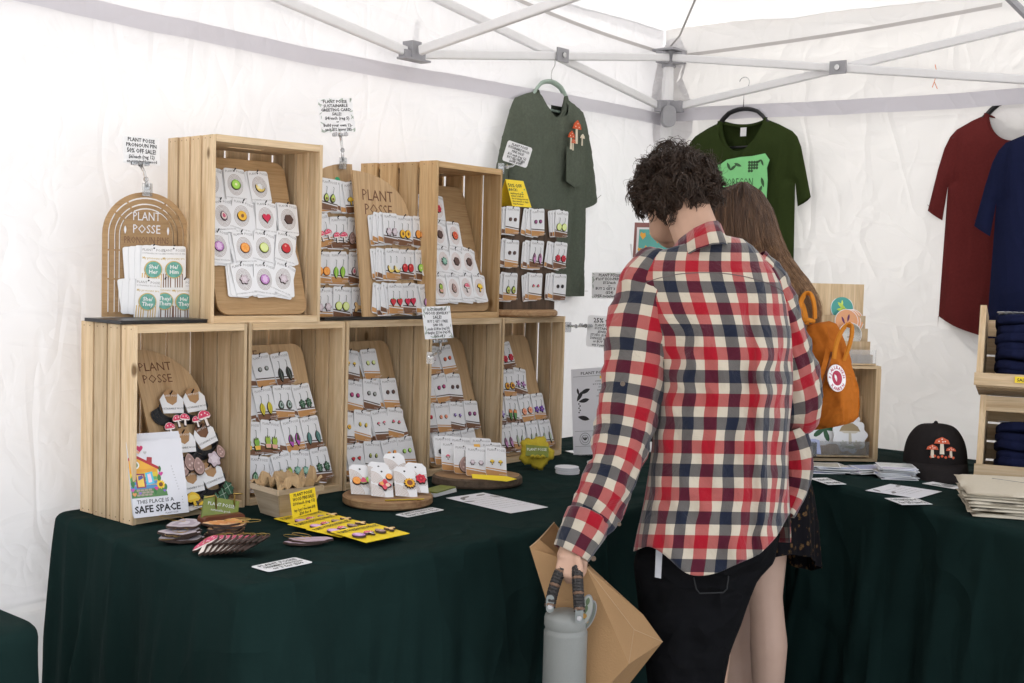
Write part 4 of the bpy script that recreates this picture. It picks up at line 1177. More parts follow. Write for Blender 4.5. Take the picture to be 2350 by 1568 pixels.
# greeting card spinner behind the man
SP = V(1490, 600, 4.25)
spn = empty('card_spinner', T((SP.x, SP.y, ZTAB)), 'white wire spinner rack behind the man in the plaid shirt', 'card rack')
SI = spn.matrix_world.inverted()
m = MB(); m.lathe([(0, 0), (.11, 0), (.11, .006), (.012, .012), (.006, .03), (.006, .62), (0, .62)], 20)
m.build('post', FRAME, spn)
for (x, z0, z1) in ((1452, 590, 520),):
    m = MB(); m.tube([V(1450, 585, 4.22), V(1447, 560, 4.22), V(1449, 562, 4.24), V(1453, 640, 4.22), V(1500, 642, 4.16), V(1540, 640, 4.10)], .002, 6)
    m.tube([V(1496, 598, 4.10), V(1496, 589, 4.09), V(1530, 588, 4.07)], .002, 6); m.build('wire_pocket', FRAME, spn, SI)
def ppanel(name, tl, tr, bl, d0, d1, mt, label, cat, th=.002, group=None):
    a = V(*bl, d0); t = V(*tl, d0); r = V(*tr, d1)
    M = frame(a, r-t, t-a); w = (r-t).length; h = (t-a).length
    return MB().prism([(0, 0), (w, 0), (w, h), (0, h)], 0, th).build(name, mt, None, M, label=label, cat=cat, group=group), w, h
ppanel('greeting_card', (1450, 511), (1530, 513), (1452, 590), 4.28, 4.20, C(.30, .13, .12), 'dusty red card standing behind the others in the spinner', 'card')
ppanel('greeting_card', (1457, 522), (1535, 523), (1458, 600), 4.24, 4.16, PAPER, 'white backed card in the spinner behind the teal card', 'card')
gc, w, h = ppanel('greeting_card', (1462, 523), (1535, 524), (1461, 583), 4.20, 4.11, PAPER, 'teal greeting card with orange leaves at the top of the spinner', 'card')
m = MB(); m.face([(.005, .004), (w-.004, .004), (w-.004, h-.005), (.005, h-.005)], -.0004)
mats_ = [C(.12, .42, .38), C(.80, .40, .05)]
for x, z, s in ((.022, h-.026, .014), (.012, .014, .010), (.045, .016, .016), (.060, h-.02, .012), (.085, .05, .012)): m.face(sc_([(0, -1), (.9, -.2), (.7, .7), (0, .5), (-.6, .9), (-.9, .1)], s, x, z), -.0006, 1)
m.build('picture', mats_, gc)
gc, w, h = ppanel('greeting_card', (1466, 590), (1535, 592), (1464, 648), 4.17, 4.08, PAPER, 'white greeting card with a green panel, lower in the spinner', 'card')
MB().face([(.020, .010), (w-.01, .010), (w-.01, h-.012), (.020, h-.012)], -.0004).build('picture', C(.25, .50, .28), gc)

# standing acrylic holder with the sale flyer
fa, fb_ = V(1316, 1044, 4.00), V(1404, 1041, 3.93)
ft = V(1306, 850, 4.10)
Mf = frame(fa, fb_-fa, Vector((0, 0, 1)) + Vector((.10, .14, 0)))
fw, fh = .215, .280
fl_ = empty('flyer_stand', T((0, 0, 0)) @ Mf, 'clear acrylic stand holding a white sale flyer beside the last lower crate', 'flyer stand')
MB().prism([(0, 0), (fw, 0), (fw, fh), (0, fh)], 0, .001).build('flyer', SHEET, fl_)
m = MB()
m.text('PLANT POSSE SALE', .0125, fw/2-.0, fh-.020, -.0006, 0, align='C', bold=.01, stretch=1.35); m.box(.008, fw-.008, -.0006, -.0003, fh-.0262, fh-.0254)
rows_ = ['SUSTAINABLE FOR YOU', 'BUY 2 GET 1 FREE ANYTHING', 'STUD EARRINGS', 'DANGLE EARRINGS', 'NECKLACES $28', 'STICKERS BUY 5 GET 1', 'STICKER SHEETS', 'GREETING CARDS', 'PAPER PLANTS', 'WOOD PINS', 'LARGE MAGNETS', 'MIX & MATCH', 'ECO PRINTS, BUY 2 GET 1', 'PRONOUN PINS', 'BUY 3 GET 1', 'T-SHIRTS', 'HATS $26', 'TOTES']
for i, s in enumerate(rows_): m.text(s, .0068, .125, fh-.046-.0098*i, -.0006, 0, align='C', bold=.008)
m.text('VISIT', .010, .120, .062, -.0006, 0, bold=.01); m.text(PS, .010, .120, .049, -.0006, 0, bold=.01); m.text('STORE', .010, .120, .036, -.0006, 0, bold=.01)
m.text('SIGN UP & GET', .008, fw/2, .015, -.0006, 0, align='C'); m.text('COUPON TO USE', .008, fw/2, .005, -.0006, 0, align='C')
for z in (.075, .026): m.box(.008, fw-.008, -.0006, -.0003, z, z+.0008)
for r_ in (.020, .013):
    a = circ(r_, 24, .045, .050); b = circ(r_-.0012, 24, .045, .050)
    m.add([(p[0], -.0005, p[1]) for p in a+b], [(i, (i+1) % 24, 24+(i+1) % 24, 24+i) for i in range(24)])
for dx, a in ((0, 0), (-.005, .6), (.005, -.6)):
    o = sc_(o_leaf(.35, 5), .007); m.face([(.045+dx+p*math.cos(a)-q*math.sin(a), .051+p*math.sin(a)+q*math.cos(a)) for p, q in o], -.0006)
for (x, z, s, a) in ((.030, .190, .020, -.6), (.050, .205, .020, -1.2), (.045, .175, .020, -1.4), (.024, .205, .012, .2), (.042, .118, .022, -1.8)):
    o = sc_(o_leaf(.38, 6), s); m.face([(x+p*math.cos(a)-q*math.sin(a), z+p*math.sin(a)+q*math.cos(a)) for p, q in o], -.0005)
for k in range(5): m.face(circ(.0028, 7, .026+.004*(k % 2), .165-.007*k), -.0005)
m.build('lettering', INK, fl_)
MB().face([(.105, fh-.036), (.19, fh-.036), (.19, fh-.0275), (.105, fh-.0275)], -.0004).build('yellow_highlight', YEL, fl_)
m = MB(); pz = [at(x, y, 2, ZTAB+.002) for x, y in ((1296, 1037), (1330, 1046), (1404, 1043), (1360, 1032))]
m.add([p for p in pz]+[p+Vector((0, 0, .003)) for p in pz], [(0, 1, 2, 3), (7, 6, 5, 4), (0, 4, 5, 1), (1, 5, 6, 2), (2, 6, 7, 3), (3, 7, 4, 0)])
m.build('foot', CLR2, fl_, fl_.matrix_world.inverted())

# ------------------------------------------------------------------ flat things on the table
def flat(name, bl, br, tl, label, cat, mt, z=ZTAB+.0022, th=.0012, rounded=0, group=None, lines=None, ink=INK, tl_h=None, curl=0):
    a, b, c = (at(*p, 2, z+th) for p in (bl, br, tl))
    r = b-a; u = c-a
    M = frame(a, r, u) @ Rx(curl); w = r.length; ri = r.normalized(); h = (u-ri*u.dot(ri)).length
    root = empty(name, M, label, cat, group)
    o = rrect(w, h, rounded, 4) if rounded else [(0, 0), (w, 0), (w, h), (0, h)]
    MB().prism(o, 0, th).build('card', mt, root)
    if lines:
        m = MB(); n = len(lines)
        for i, s in enumerate(lines):
            lh = h*.86/n
            m.text(s, lh*.95, w/2, h*.90-(i+.82)*lh, -.0006, 0, align='C', bold=.025, width=w*.84, rot=random.uniform(-.015, .015))
        m.build('lettering', ink, root)
    return root, M, w, h
flat('price_sign', (617, 1312), (719, 1290), (594, 1296), 'small rounded price card lying at the front of the table below the purple ornament', 'sign', PAPER, rounded=.006, lines=['PLANT POSSE', 'ORNAMENTS SALE: $12/ea', 'or 3 for $30'])
flat('price_sign', (936, 1187), (1020, 1170), (921, 1178), 'price card lying in front of the round pin board', 'sign', PAPER, rounded=.005, lines=['PLANT POSSE PIN SALE', 'buy 2 get 1 free'])
flat('price_sign', (438, 1172), (500, 1150), (428, 1158), 'small lettered card lying on the floor of the leftmost crate', 'sign', PAPER, z=ZTAB+.022, rounded=.004, lines=['BUY 2 GET', '1 FREE'])
flat('price_sign', (1900, 1112), (1942, 1111), (1868, 1097), 'long lettered card lying below the sticker rack at the table edge', 'sign', PAPER, z=ZTAB+.006, lines=['3 stickers for $10', 'any mix'])
flat('price_sign', (2070, 1158), (2140, 1157), (2036, 1143), 'small lettered price card nearest the edge of the right table', 'sign', PAPER, z=ZTAB+.006, lines=['TOTE BAGS $20 or 2', 'for $35 (save 5)'])
flat('price_sign', (2190, 1122), (2214, 1118), (2118, 1109), 'narrow lettered card lying in front of the cap', 'sign', PAPER, z=ZTAB+.0065, lines=['HATS $26 each (reg 30)'])
f1, M_, w_, h_ = flat('flyer', (1172, 1178), (1258, 1164), (1057, 1138), 'white flyer with grey leaf print lying before the bark slice', 'flyer', SHEET, th=.0006)
m = MB()
for i in range(7): m.text('SUSTAINABLE JEWELRY AND CARDS', .0065, w_*.5, h_*(.78-.09*i), -.0004, 0, align='C')
m.build('lettering', GREY, f1)
m = MB()
for (x, z, s, a) in ((.2, .85, .02, -.6), (.35, .9, .02, -1.2), (.75, .9, .02, -1.4), (.9, .75, .018, .2), (.12, .7, .018, -1.8)):
    o = sc_(o_leaf(.38, 6), s); m.face([(x*w_+p*math.cos(a)-q*math.sin(a), z*h_+p*math.sin(a)+q*math.cos(a)) for p, q in o], -.0005)
m.build('leaf_print', GREY, f1)
f2, M_, w_, h_ = flat('flyer', (2107, 1144), (2162, 1128), (2000, 1122), 'white flyer with grey leaf print lying on the right table', 'flyer', SHEET, z=ZTAB+.006, th=.0006)
m = MB()
for i in range(5): m.text('STICKERS AND ECO PRINTS SALE', .007, w_*.5, h_*(.72-.11*i), -.0004, 0, align='C')
for (x, z, s, a) in ((.15, .85, .02, -.6), (.2, .55, .02, -1.2), (.9, .8, .02, -1.4)):
    o = sc_(o_leaf(.38, 6), s); m.face([(x*w_+p*math.cos(a)-q*math.sin(a), z*h_+p*math.sin(a)+q*math.cos(a)) for p, q in o], -.0005)
m.build('lettering', GREY, f2)

# yellow mushroom pin cards in a fan
YC = [((743, 1222), (806, 1203), (681, 1187), 0), ((786, 1231), (846, 1207), (730, 1196), 1), ((819, 1240), (884, 1216), (763, 1211), 2), ((830, 1245), (941, 1220), (792, 1208), 3)]
YC = [((722, 1209), (805, 1190), (681, 1187), 0), ((770, 1223), (852, 1200), (728, 1192), 1), ((808, 1232), (886, 1210), (758, 1198), 2), ((836, 1245), (941, 1221), (790, 1208), 3)]
YC = [((706, 1211), (805, 1190), (678, 1185), 0), ((744, 1223), (838, 1199), (714, 1195), 1), ((783, 1233), (871, 1208), (753, 1206), 2), ((840, 1245), (940, 1224), (811, 1215), 3)]
for (bl, br, tl, k) in YC:
    nm = ['backmost', 'second', 'third', 'frontmost'][k]
    yc, M_, w_, h_ = flat('pin_set_card', bl, br, tl, nm+' of the four fanned yellow mushroom pin set cards', 'pin card', YEL, z=ZTAB+.003+.0042*k, th=.0012, group='yellow mushroom pin set cards', curl=2.5)
    MB().text(PS+' FUNGI PIN SET', h_*.2, w_*.5, h_*.76, -.0008, 0, align='C', width=w_*.9, bold=.02).build('lettering', INK, yc)
    for i, kd in enumerate(('cabbage', 'toadstool', 'morel', 'ginger')):
        place(motif(kd, .0145, False), 'pin', yc, T((w_*(.14+.24*i), -.003, h_*.38)) @ Ry(random.uniform(-10, 10)))

# wooden ornaments in piles
def ornament(out, c, layers, r, name):
    m = MB(); mats = [DKBROWN]
    def cm(c):
        q = C(*c)
        if q not in mats: mats.append(q)
        return mats.index(q)
    m.prism(sc_(out, r*1.04), -.0015, .0025, 0); m.prism(sc_(out, r), -.0022, -.0015, cm(c), 0)
    for i, (lo, cc) in enumerate(layers): m.face(sc_(lo, r), -.0026-.0003*i, cm(cc))
    return m.mesh(name, mats)
oy = lambda: polar(lambda a: .85+.1*math.sin(3*a)+.05*math.cos(7*a), 36)
O_OY = ornament([(x*1.1, z*.75) for x, z in oy()], (.52, .47, .50), [([(x*.8, z*.5) for x, z in oy()], (.40, .34, .40)), ([(x*.5, z*.22) for x, z in oy()], (.6, .56, .6))], .045, 'oyster_ornament')
O_CH = ornament([(x*1.1, z*.8) for x, z in oy()], (.80, .50, .27), [([(x*.2+dx, z*.6) for x, z in circ(1, 12)], (.70, .30, .10)) for dx in (-.5, -.1, .3, .65)], .045, 'orange_ornament')
O_TO = ornament(o_mush(), (.76, .70, .64), [([(-.84, .08), (.84, .08), (.78, .45), (.4, .78), (0, .9), (-.4, .78), (-.78, .45)], (.62, .07, .16))] + [(circ(.07, 6, x, z), (.85, .7, .72)) for x, z in ((-.5, .3), (-.2, .6), (.1, .35), (.4, .55), (.6, .25), (-.1, .2), (.3, .15))], .036, 'toadstool_ornament')
O_PU = ornament([(x*1.3, z*.55) for x, z in oy()], (.48, .36, .42), [([(x*.8+dx, z*.16+dz) for x, z in circ(.5, 12)], (.62, .48, .58)) for dx, dz in ((-.4, .15), (.2, .25), (.3, -.2))], .040, 'purple_ornament')
def loop_thread(mb, p, r, dirv):
    dirv = Vector(dirv).normalized(); s = Vector((0, 0, 1)).cross(dirv)
    pts = [p + dirv*(r*(1-math.cos(a))) + s*(r*.5*math.sin(a)) + Vector((0, 0, .004+.006*abs(math.sin(a*.5)))) for a in [2*PI*k/16 for k in range(17)]]
    mb.tube(pts, .0006, 5)
def pile(pts, me, labelf, group, z0=ZTAB+.004):
    for i, (p, dz, rx, ry, rz, td) in enumerate(pts):
        M = T((p[0], p[1], z0+dz)) @ Rz(rz) @ Rx(rx-90) @ (Rz(ry) if abs(ry) > 9 else Ry(ry))
        r = empty('wood_ornament', M, labelf(i, len(pts)), 'ornament', group)
        place(me, 'ornament_shape', r)
        m = MB(); loop_thread(m, Vector((p[0], p[1], z0+dz+.002)), random.uniform(.02, .035), td); m.build('gold_thread', GOLD, r, M.inverted())
P1 = at(415, 1243, 2, ZTAB); P2 = at(520, 1276, 2, ZTAB); P3 = at(522, 1230, 2, ZTAB); P4 = at(703, 1252, 2, ZTAB)
nth = ['lowest', 'second lowest', 'third', 'fourth', 'fifth', 'sixth', 'seventh', 'eighth', 'ninth']
pile([((P1.x+random.uniform(-.012, .012), P1.y+random.uniform(-.012, .012)), .005*i, random.uniform(-3, 5), random.uniform(-2, 2), random.uniform(-30, 30), (-1, -.2-.3*i, 0)) for i in range(5)] + [((P1.x+.018, P1.y+.012), .030, 4, 0, 20, (-.3, 1, 0))], O_OY, lambda i, n: ('topmost' if i == n-1 else nth[i])+' grey oyster mushroom ornament in the left pile on the table', 'grey oyster ornaments')
pile([((P3.x+random.uniform(-.006, .006), P3.y+random.uniform(-.006, .006)), .005*i, random.uniform(-3, 5), random.uniform(-2, 2), random.uniform(-20, 20), (1, .8-.5*i, 0)) for i in range(6)], O_CH, lambda i, n: ('topmost' if i == n-1 else nth[i])+' orange mushroom ornament in the pile before the business cards', 'orange mushroom ornaments')
sd_ = Rh*.62 + Vector((Fv.x, Fv.y, 0)).normalized()*-.3
pile([((P2.x+Rh.x*(-.045+.0115*i)+.002*i, P2.y+Rh.y*(-.045+.0115*i)), .016+.0006*i, 16, -30, -50-5*i, (1, .3, 0)) for i in range(9)], O_TO, lambda i, n: ('rightmost' if i == n-1 else 'leftmost' if i == 0 else nth[i].replace(' lowest', '').replace('lowest', 'first'))+' of the leaning red toadstool ornaments at the front of the table', 'red toadstool ornaments')
pile([((P4.x, P4.y), .003, 0, 0, -30, (-.5, 1, 0)), ((P4.x+.008, P4.y-.006), .008, 3, 2, -36, (-.6, 1, 0))], O_PU, lambda i, n: ('upper' if i else 'lower')+' purple wooden ornament lying alone before the yellow pin cards', 'purple ornaments')

# business card holder
HB = at(508, 1204, 2, ZTAB)
Mh = T((HB.x, HB.y, ZTAB+.003)) @ Rz(-12)
RED = mat('red_wood_block', (.17, .05, .022), .4, var=.3, vs=60)
hb = empty('card_holder', Mh, 'reddish wood block holder with brass wires for business cards', 'card holder')
m = MB(); m.prism(rrect(.100, .022, .009, 5, -.05, 0), -.020, .020, 0, None); m.build('block', RED, hb, smooth=False)
for s in (-.012, .034):
    MB().tube([(s, .004, .018), (s, .004, .062), (s-.004, .002, .066), (s-.03 if s < 0 else s+.02, .0, .064)], .0019, 8).build('brass_wire', GOLD, hb, smooth=True)
GCARD = mat('olive_green_print', (.17, .21, .018), .35, var=.35, vs=50)
for k in range(6):
    bc = MB().prism([(0, 0), (.088, 0), (.088, .051), (0, .051)], 0, .0005).mesh('business_card', [GCARD])
    o = place(bc, 'business_card', None, Mh @ T((-.050, .006+.0012*k-.008, .019)) @ Rx(-16) @ Ry(14+0.6*k), 'green business card held by the brass wires, %s' % ['frontmost', 'second from the front', 'third from the front', 'fourth from the front', 'fifth from the front', 'backmost'][k], 'business card', 'business cards in the holder')
    if k == 0: MB().text(PS, .011, .044, .032, -.0006, 0, align='C').text('sustainable goods', .007, .044, .020, -.0006, 0, align='C').build('lettering', PAPER, o)
# flat stack of the same cards and a green card stack
gs = at(1006, 1135, 2, ZTAB)
for k in range(4):
    place(MB().prism(rrect(.105, .05, .003, 2, -.052, -.025), 0, .003).mesh('card', [GCARD if k == 3 else PAPER]), 'business_card', None, T((gs.x, gs.y, ZTAB+.006+.0034*k)) @ Rz(8+1.5*k) @ Rx(-90), ('green leaf printed topmost card' if k == 3 else ['lowest', 'second', 'third'][k]+' white edged card')+' in the stack behind the round pin board', 'business card', 'cards in the flat green stack')

# berry basket
BC = at(672, 1190, 2, ZTAB)
bk = empty('berry_basket', T((BC.x+.012, BC.y+.040, ZTAB+.004)) @ Rz(-8), 'thin pale wood berry basket filled with crumpled brown paper', 'basket')
VEN = wood('basket_veneer', (.62, .50, .36), (.50, .38, .25), 'X', knots=False)
def basket_side(w0, w1, h, th=.0022):
    return MB().prism([(-w0/2, 0), (w0/2, 0), (w1/2, h), (-w1/2, h)], 0, th)
for k in range(4):
    basket_side(.088, .122, .072).build('veneer_side', VEN, bk, Rz(90*k) @ T((0, -.044, 0)) @ Rx(13))
    MB().box(-.066, .066, -.0032, .0, 0, .013).build('rim_band', VEN, bk, Rz(90*k) @ T((0, -.0605, .060)) @ Rx(2))
    MB().box(-.010, .010, -.003, 0, 0, .068).build('strap', VEN, bk, Rz(90*k+45) @ T((0, -.0655, 0)) @ Rx(16)) if False else None
MB().box(-.043, .043, -.043, .043, .001, .003).build('base', VEN, bk)
TISS = mat('brown_tissue', (.40, .27, .14), .8, var=.15, vs=20, bump=.4, bs=80)
def tissue(u, v):
    x = (u-.5)*.125; y = (v-.5)*.125
    d = max(abs(u-.5), abs(v-.5))*2
    z = .064 + .060*abs(noise.noise(Vector((u*3.6, v*3.9, 2)))) + .018*noise.noise(Vector((u*8, v*8, 7))) + .006*d
    return (x*(1+.15*noise.noise(Vector((u*4, v*4, 1)))), y*(1+.15*noise.noise(Vector((u*4, v*4, 5)))), z)
sheet(16, 16, tissue).build('crumpled_paper', TISS, bk)
sy, _, _, _ = sign((666, 1133), (724, 1118), (672, 1190), (2.80, 2.86), [PS, ('WOOD PINS SALE!', 1.2), '$10/each (reg 12)', ('or', .6), 'buy 3 get 1 free (save $18)', '$30 for 4'], 'yellow wood pins sale card leaning on the berry basket', paper=YEL, wfrac=.94)

# round turntable with cat-eared pin cards
RB = at(878, 1160, 2, ZTAB)
rbt = MB().lathe([(0, 0), (.112, 0), (.116, .004), (.116, .018), (.112, .022), (0, .022)], 56)
RO = T((RB.x+.028, RB.y+.010, ZTAB+.003)) @ Rz(-50.5)
rbt.build('round_board', ACACIA, None, RO, label='round wooden serving board on the table holding five flower pin cards', cat='board')
MB().box(-.05, .05, -.0006, .0006, 0, .006).build('twist_tie', mat('yellow_tie', (.7, .5, .03), .5), None, RO @ T((.050, -.085, .023)) @ Rz(18) @ Rx(60), label='yellow twist tie lying on the front of the round serving board', cat='twist tie')
FANP = mat('fan_line_print', (.45, .30, .20), .6)
def fancard(x, y, z, kinds, label, ry=0, rz=0, lean=44):
    M = RO @ T((x, y, .024+z)) @ Rz(30+rz) @ Rx(-lean) @ Ry(ry)
    c = MB(); w, h = .058, .092
    c.prism([(-w/2, 0), (w/2, 0)] + [(w/2, h-.012), (w/2-.010, h), (-w/2+.010, h), (-w/2, h-.012)], 0, .001, 0)
    for q in range(9):
        for (cx, cz) in ((-w/2, 0), (w/2, .022), (-w/2, .040)):
            r0 = .006+.0036*q; r1 = r0+.0011
            seg = []
            a0, a1 = ((0, 90) if cx < 0 else (90, 180))
            vs = []; K = 8
            for t in range(K+1):
                a = math.radians(a0+(a1-a0)*t/K)
                for r_ in (r0, r1): vs.append((max(-w/2, min(w/2, cx+r_*math.cos(a))), -.0004-.00005*(cz > 0), cz+r_*math.sin(a)))
            if cx+(-1 if cx > 0 else 1)*r1 < w/2: c.add(vs, [(2*t, 2*t+2, 2*t+3, 2*t+1) for t in range(K)], 1)
    c.face(circ(.0028, 10, 0, h-.014), -.0005, 2)
    o = c.build('display_card', [PAPER, FANP, INK], None, M, label=label, cat='pin card', group='pin cards on the round board')
    for (kd, dx, dz, r) in kinds: place(motif(kd, round(r*.86, 4), False), 'pin', o, T((dx, -.0014-.0015*(dx > 0), dz)) @ Ry(random.uniform(-9, 9)))
fancard(-.062, -.030, 0, [('orange', -.012, .040, .013), ('melon wedge', .006, .040, .014), ('kiwi', .020, .043, .010)], 'line patterned card with orange, melon and kiwi pins, leftmost on the round board', 8, -3)
fancard(-.018, -.015, .006, [], 'blank line patterned card behind the centre card on the round board', 10, -3)
fancard(-.008, -.055, 0, [('cluster', .006, .036, .019), ('orange', .018, .062, .010)], 'line patterned card with red fruit cluster pin, centre of the round board', 12, -3)
fancard(.078, -.010, .006, [('rose', .010, .040, .017)], 'line patterned card with red flower pin, rear right on the round board', 10, -3)
fancard(.052, -.042, 0, [('sunflower', .010, .040, .018)], 'line patterned card with sunflower pin, front right on the round board', 10, -3)
fancard(.030, .030, .024, [], 'blank line patterned card standing highest at the back of the round board', 0, -3)

# bark slice with stacked earring cards
SL = at(1100, 1118, 2, ZTAB)
SO = T((SL.x+.022, SL.y+.028, ZTAB+.003)) @ Rz(-42)
sl = empty('bark_slice', SO, 'oval wood slice with rough bark edge holding white earring cards', 'wood slice')
m = MB(); K = 72; vs = []
prf = [(0.0, .0), (.96, .0), (1.0, .006), (1.0, .022), (.95, .027), (0, .027)]
for (r_, z) in prf:
    for k in range(K):
        a = 2*PI*k/K
        j = 1+.025*noise.noise(Vector((math.cos(a)*5, math.sin(a)*5, z*60)))+.02*noise.noise(Vector((math.cos(a)*14, math.sin(a)*14, z*90)))
        vs.append((.128*r_*math.cos(a)*j, .092*r_*math.sin(a)*j, z))
fs = []; mi = []
for j in range(len(prf)-1):
    for k in range(K):
        k2 = (k+1) % K; fs.append((j*K+k, j*K+k2, (j+1)*K+k2, (j+1)*K+k))
m.v = [Vector(v) for v in vs]; m.f = [list(f) for f in fs]; m.m = [0]*len(fs)
for i in range(4*K, 5*K): m.m[i] = 1
m.build('slice', [BARK, ACACIA], sl)
ye = MB().prism([(-.045, 0), (.050, -.003), (.078, .006), (.050, .012), (-.048, .012)], 0, .0012)
ye.build('sign_strip', YEL, None, SO @ T((.020, -.098, .030)) @ Rz(-4) @ Rx(-28) @ Ry(3), label='yellow paper strip lying along the front edge of the bark slice', cat='paper strip')
pc = [(-.085, .045, .016, 'black berry', 'back left'), (-.040, .050, .012, 'grey geode', 'back centre'), (.020, .052, .010, 'plum stud', 'back right'), (-.070, .005, .006, 'toadstool', 'middle left'),
      (.045, .010, .004, 'chanterelle', 'middle right'), (-.038, -.020, .002, 'morel', 'front left'), (-.008, -.052, 0, 'pale mushroom', 'front centre'), (.048, -.048, 0, 'chanterelle', 'front right')]
for (x, y, z, kd, ps) in pc:
    M = SO @ T((x, y, .030+z)) @ Rz(14) @ Rx(-26) @ Ry(random.uniform(2, 7)) @ T((0, 0, .080))
    o = place(card_mesh('earring', 0), 'display_card', None, M, '%s earring card at the %s of the stack on the bark slice' % (kd, ps), 'earring card', 'earring cards on the bark slice')
    if kd == 'morel': place(motif(kd, .022), 'earring', o, T((0, -.0014, -.016)))
    else:
        for s in (-1, 1): place(motif(kd, .0070, False), 'earring', o, T((s*.0125, -.0014, -.040)))
MB().prism([(-.009, -.014), (.009, -.014), (.009, .014), (-.009, .014)], 0, .0006).build('orange_sticker', C(.78, .42, .06), None, SO @ T((-.002, -.005, .100)) @ Rz(14) @ Rx(-26), label='small orange sticker standing out of the cards on the bark slice', cat='sticker')

# yellow felt pouch
PO = at(1232, 1080, 2, ZTAB)
Mp = frame(Vector((PO.x, PO.y, ZTAB+.006)), Rh*1.0+Fv*.12, Vector((0, 0, 1))+Vector((Fv.x, Fv.y, 0))*.55)
YF = mat('yellow_felt', (.48, .37, .025), .95, var=.25, vs=40, bump=.6, bs=300)
pch = empty('felt_pouch', Mp, 'yellow petal shaped pouch with a green label leaning before the last lower crate', 'pouch')
pf = lambda a: .052+.006*math.cos(5*a+.6)+.0025*math.sin(13*a)+.0015*math.sin(29*a)
m = MB(); K = 60
vs = [(0, -.016, .052)]
for ring, (rr, yy) in enumerate(((.5, -.013), (.85, -.006), (1.0, .0), (.85, .006), (.4, .010))):
    for k in range(K):
        a = 2*PI*k/K; vs.append((rr*pf(a)*math.cos(a), yy+.003*noise.noise(Vector((math.cos(a)*3, math.sin(a)*3, rr*3))), .052+rr*pf(a)*math.sin(a)))
vs.append((0, .012, .052))
fs = [(0, 1+k, 1+(k+1) % K) for k in range(K)]
for j in range(4):
    for k in range(K): fs.append((1+j*K+k, 1+(j+1)*K+k, 1+(j+1)*K+(k+1) % K, 1+j*K+(k+1) % K))
fs += [(1+4*K+(k+1) % K, 1+4*K+k, len(vs)-1) for k in range(K)]
m.add(vs, fs); m.build('felt_body', YF, pch, smooth=True)
m = MB(); m.prism([(-.036, .034), (.034, .030), (.036, .064), (-.034, .070)], -.020, -.017, 0)
m.text(PS, .0125, -.001, .050, -.0206, 1, align='C', width=.06); m.build('green_label', [GCARD, PAPER], pch)
m = MB(); pts = [(-.022+.045*t, -.021-.003*math.sin(t*18), .026+.007*abs(math.sin(t*9))) for t in [k/20 for k in range(21)]]
m.tube(pts, .0045, 6); m.build('frilled_edge', YF, pch, smooth=True)

# round stickers stack
SS = at(1314, 1090, 2, ZTAB)
for k in range(6):
    MB().lathe([(0, 0), (.036, 0), (.036, .0028), (0, .0028)], 30).build('round_sticker', SHEET if k % 2 else PAPER, None, T((SS.x+random.uniform(-.002, .002), SS.y+.02+random.uniform(-.002, .002), ZTAB+.003+.0034*k)), label='%s round white sticker of the stack beside the felt pouch' % ['lowest', 'second', 'third', 'fourth', 'fifth', 'topmost'][k], cat='sticker', group='round stickers stacked on the table')
pn = at(1350, 1066, 2, ZTAB)
m = MB(); m.tube([pn+Vector((0, 0, .007)), pn+Vector((.05, .015, .007))], .005, 8); m.build('chalk_pen', PAPER, label='short white pen lying by the left sleeve of the plaid shirt', cat='pen')
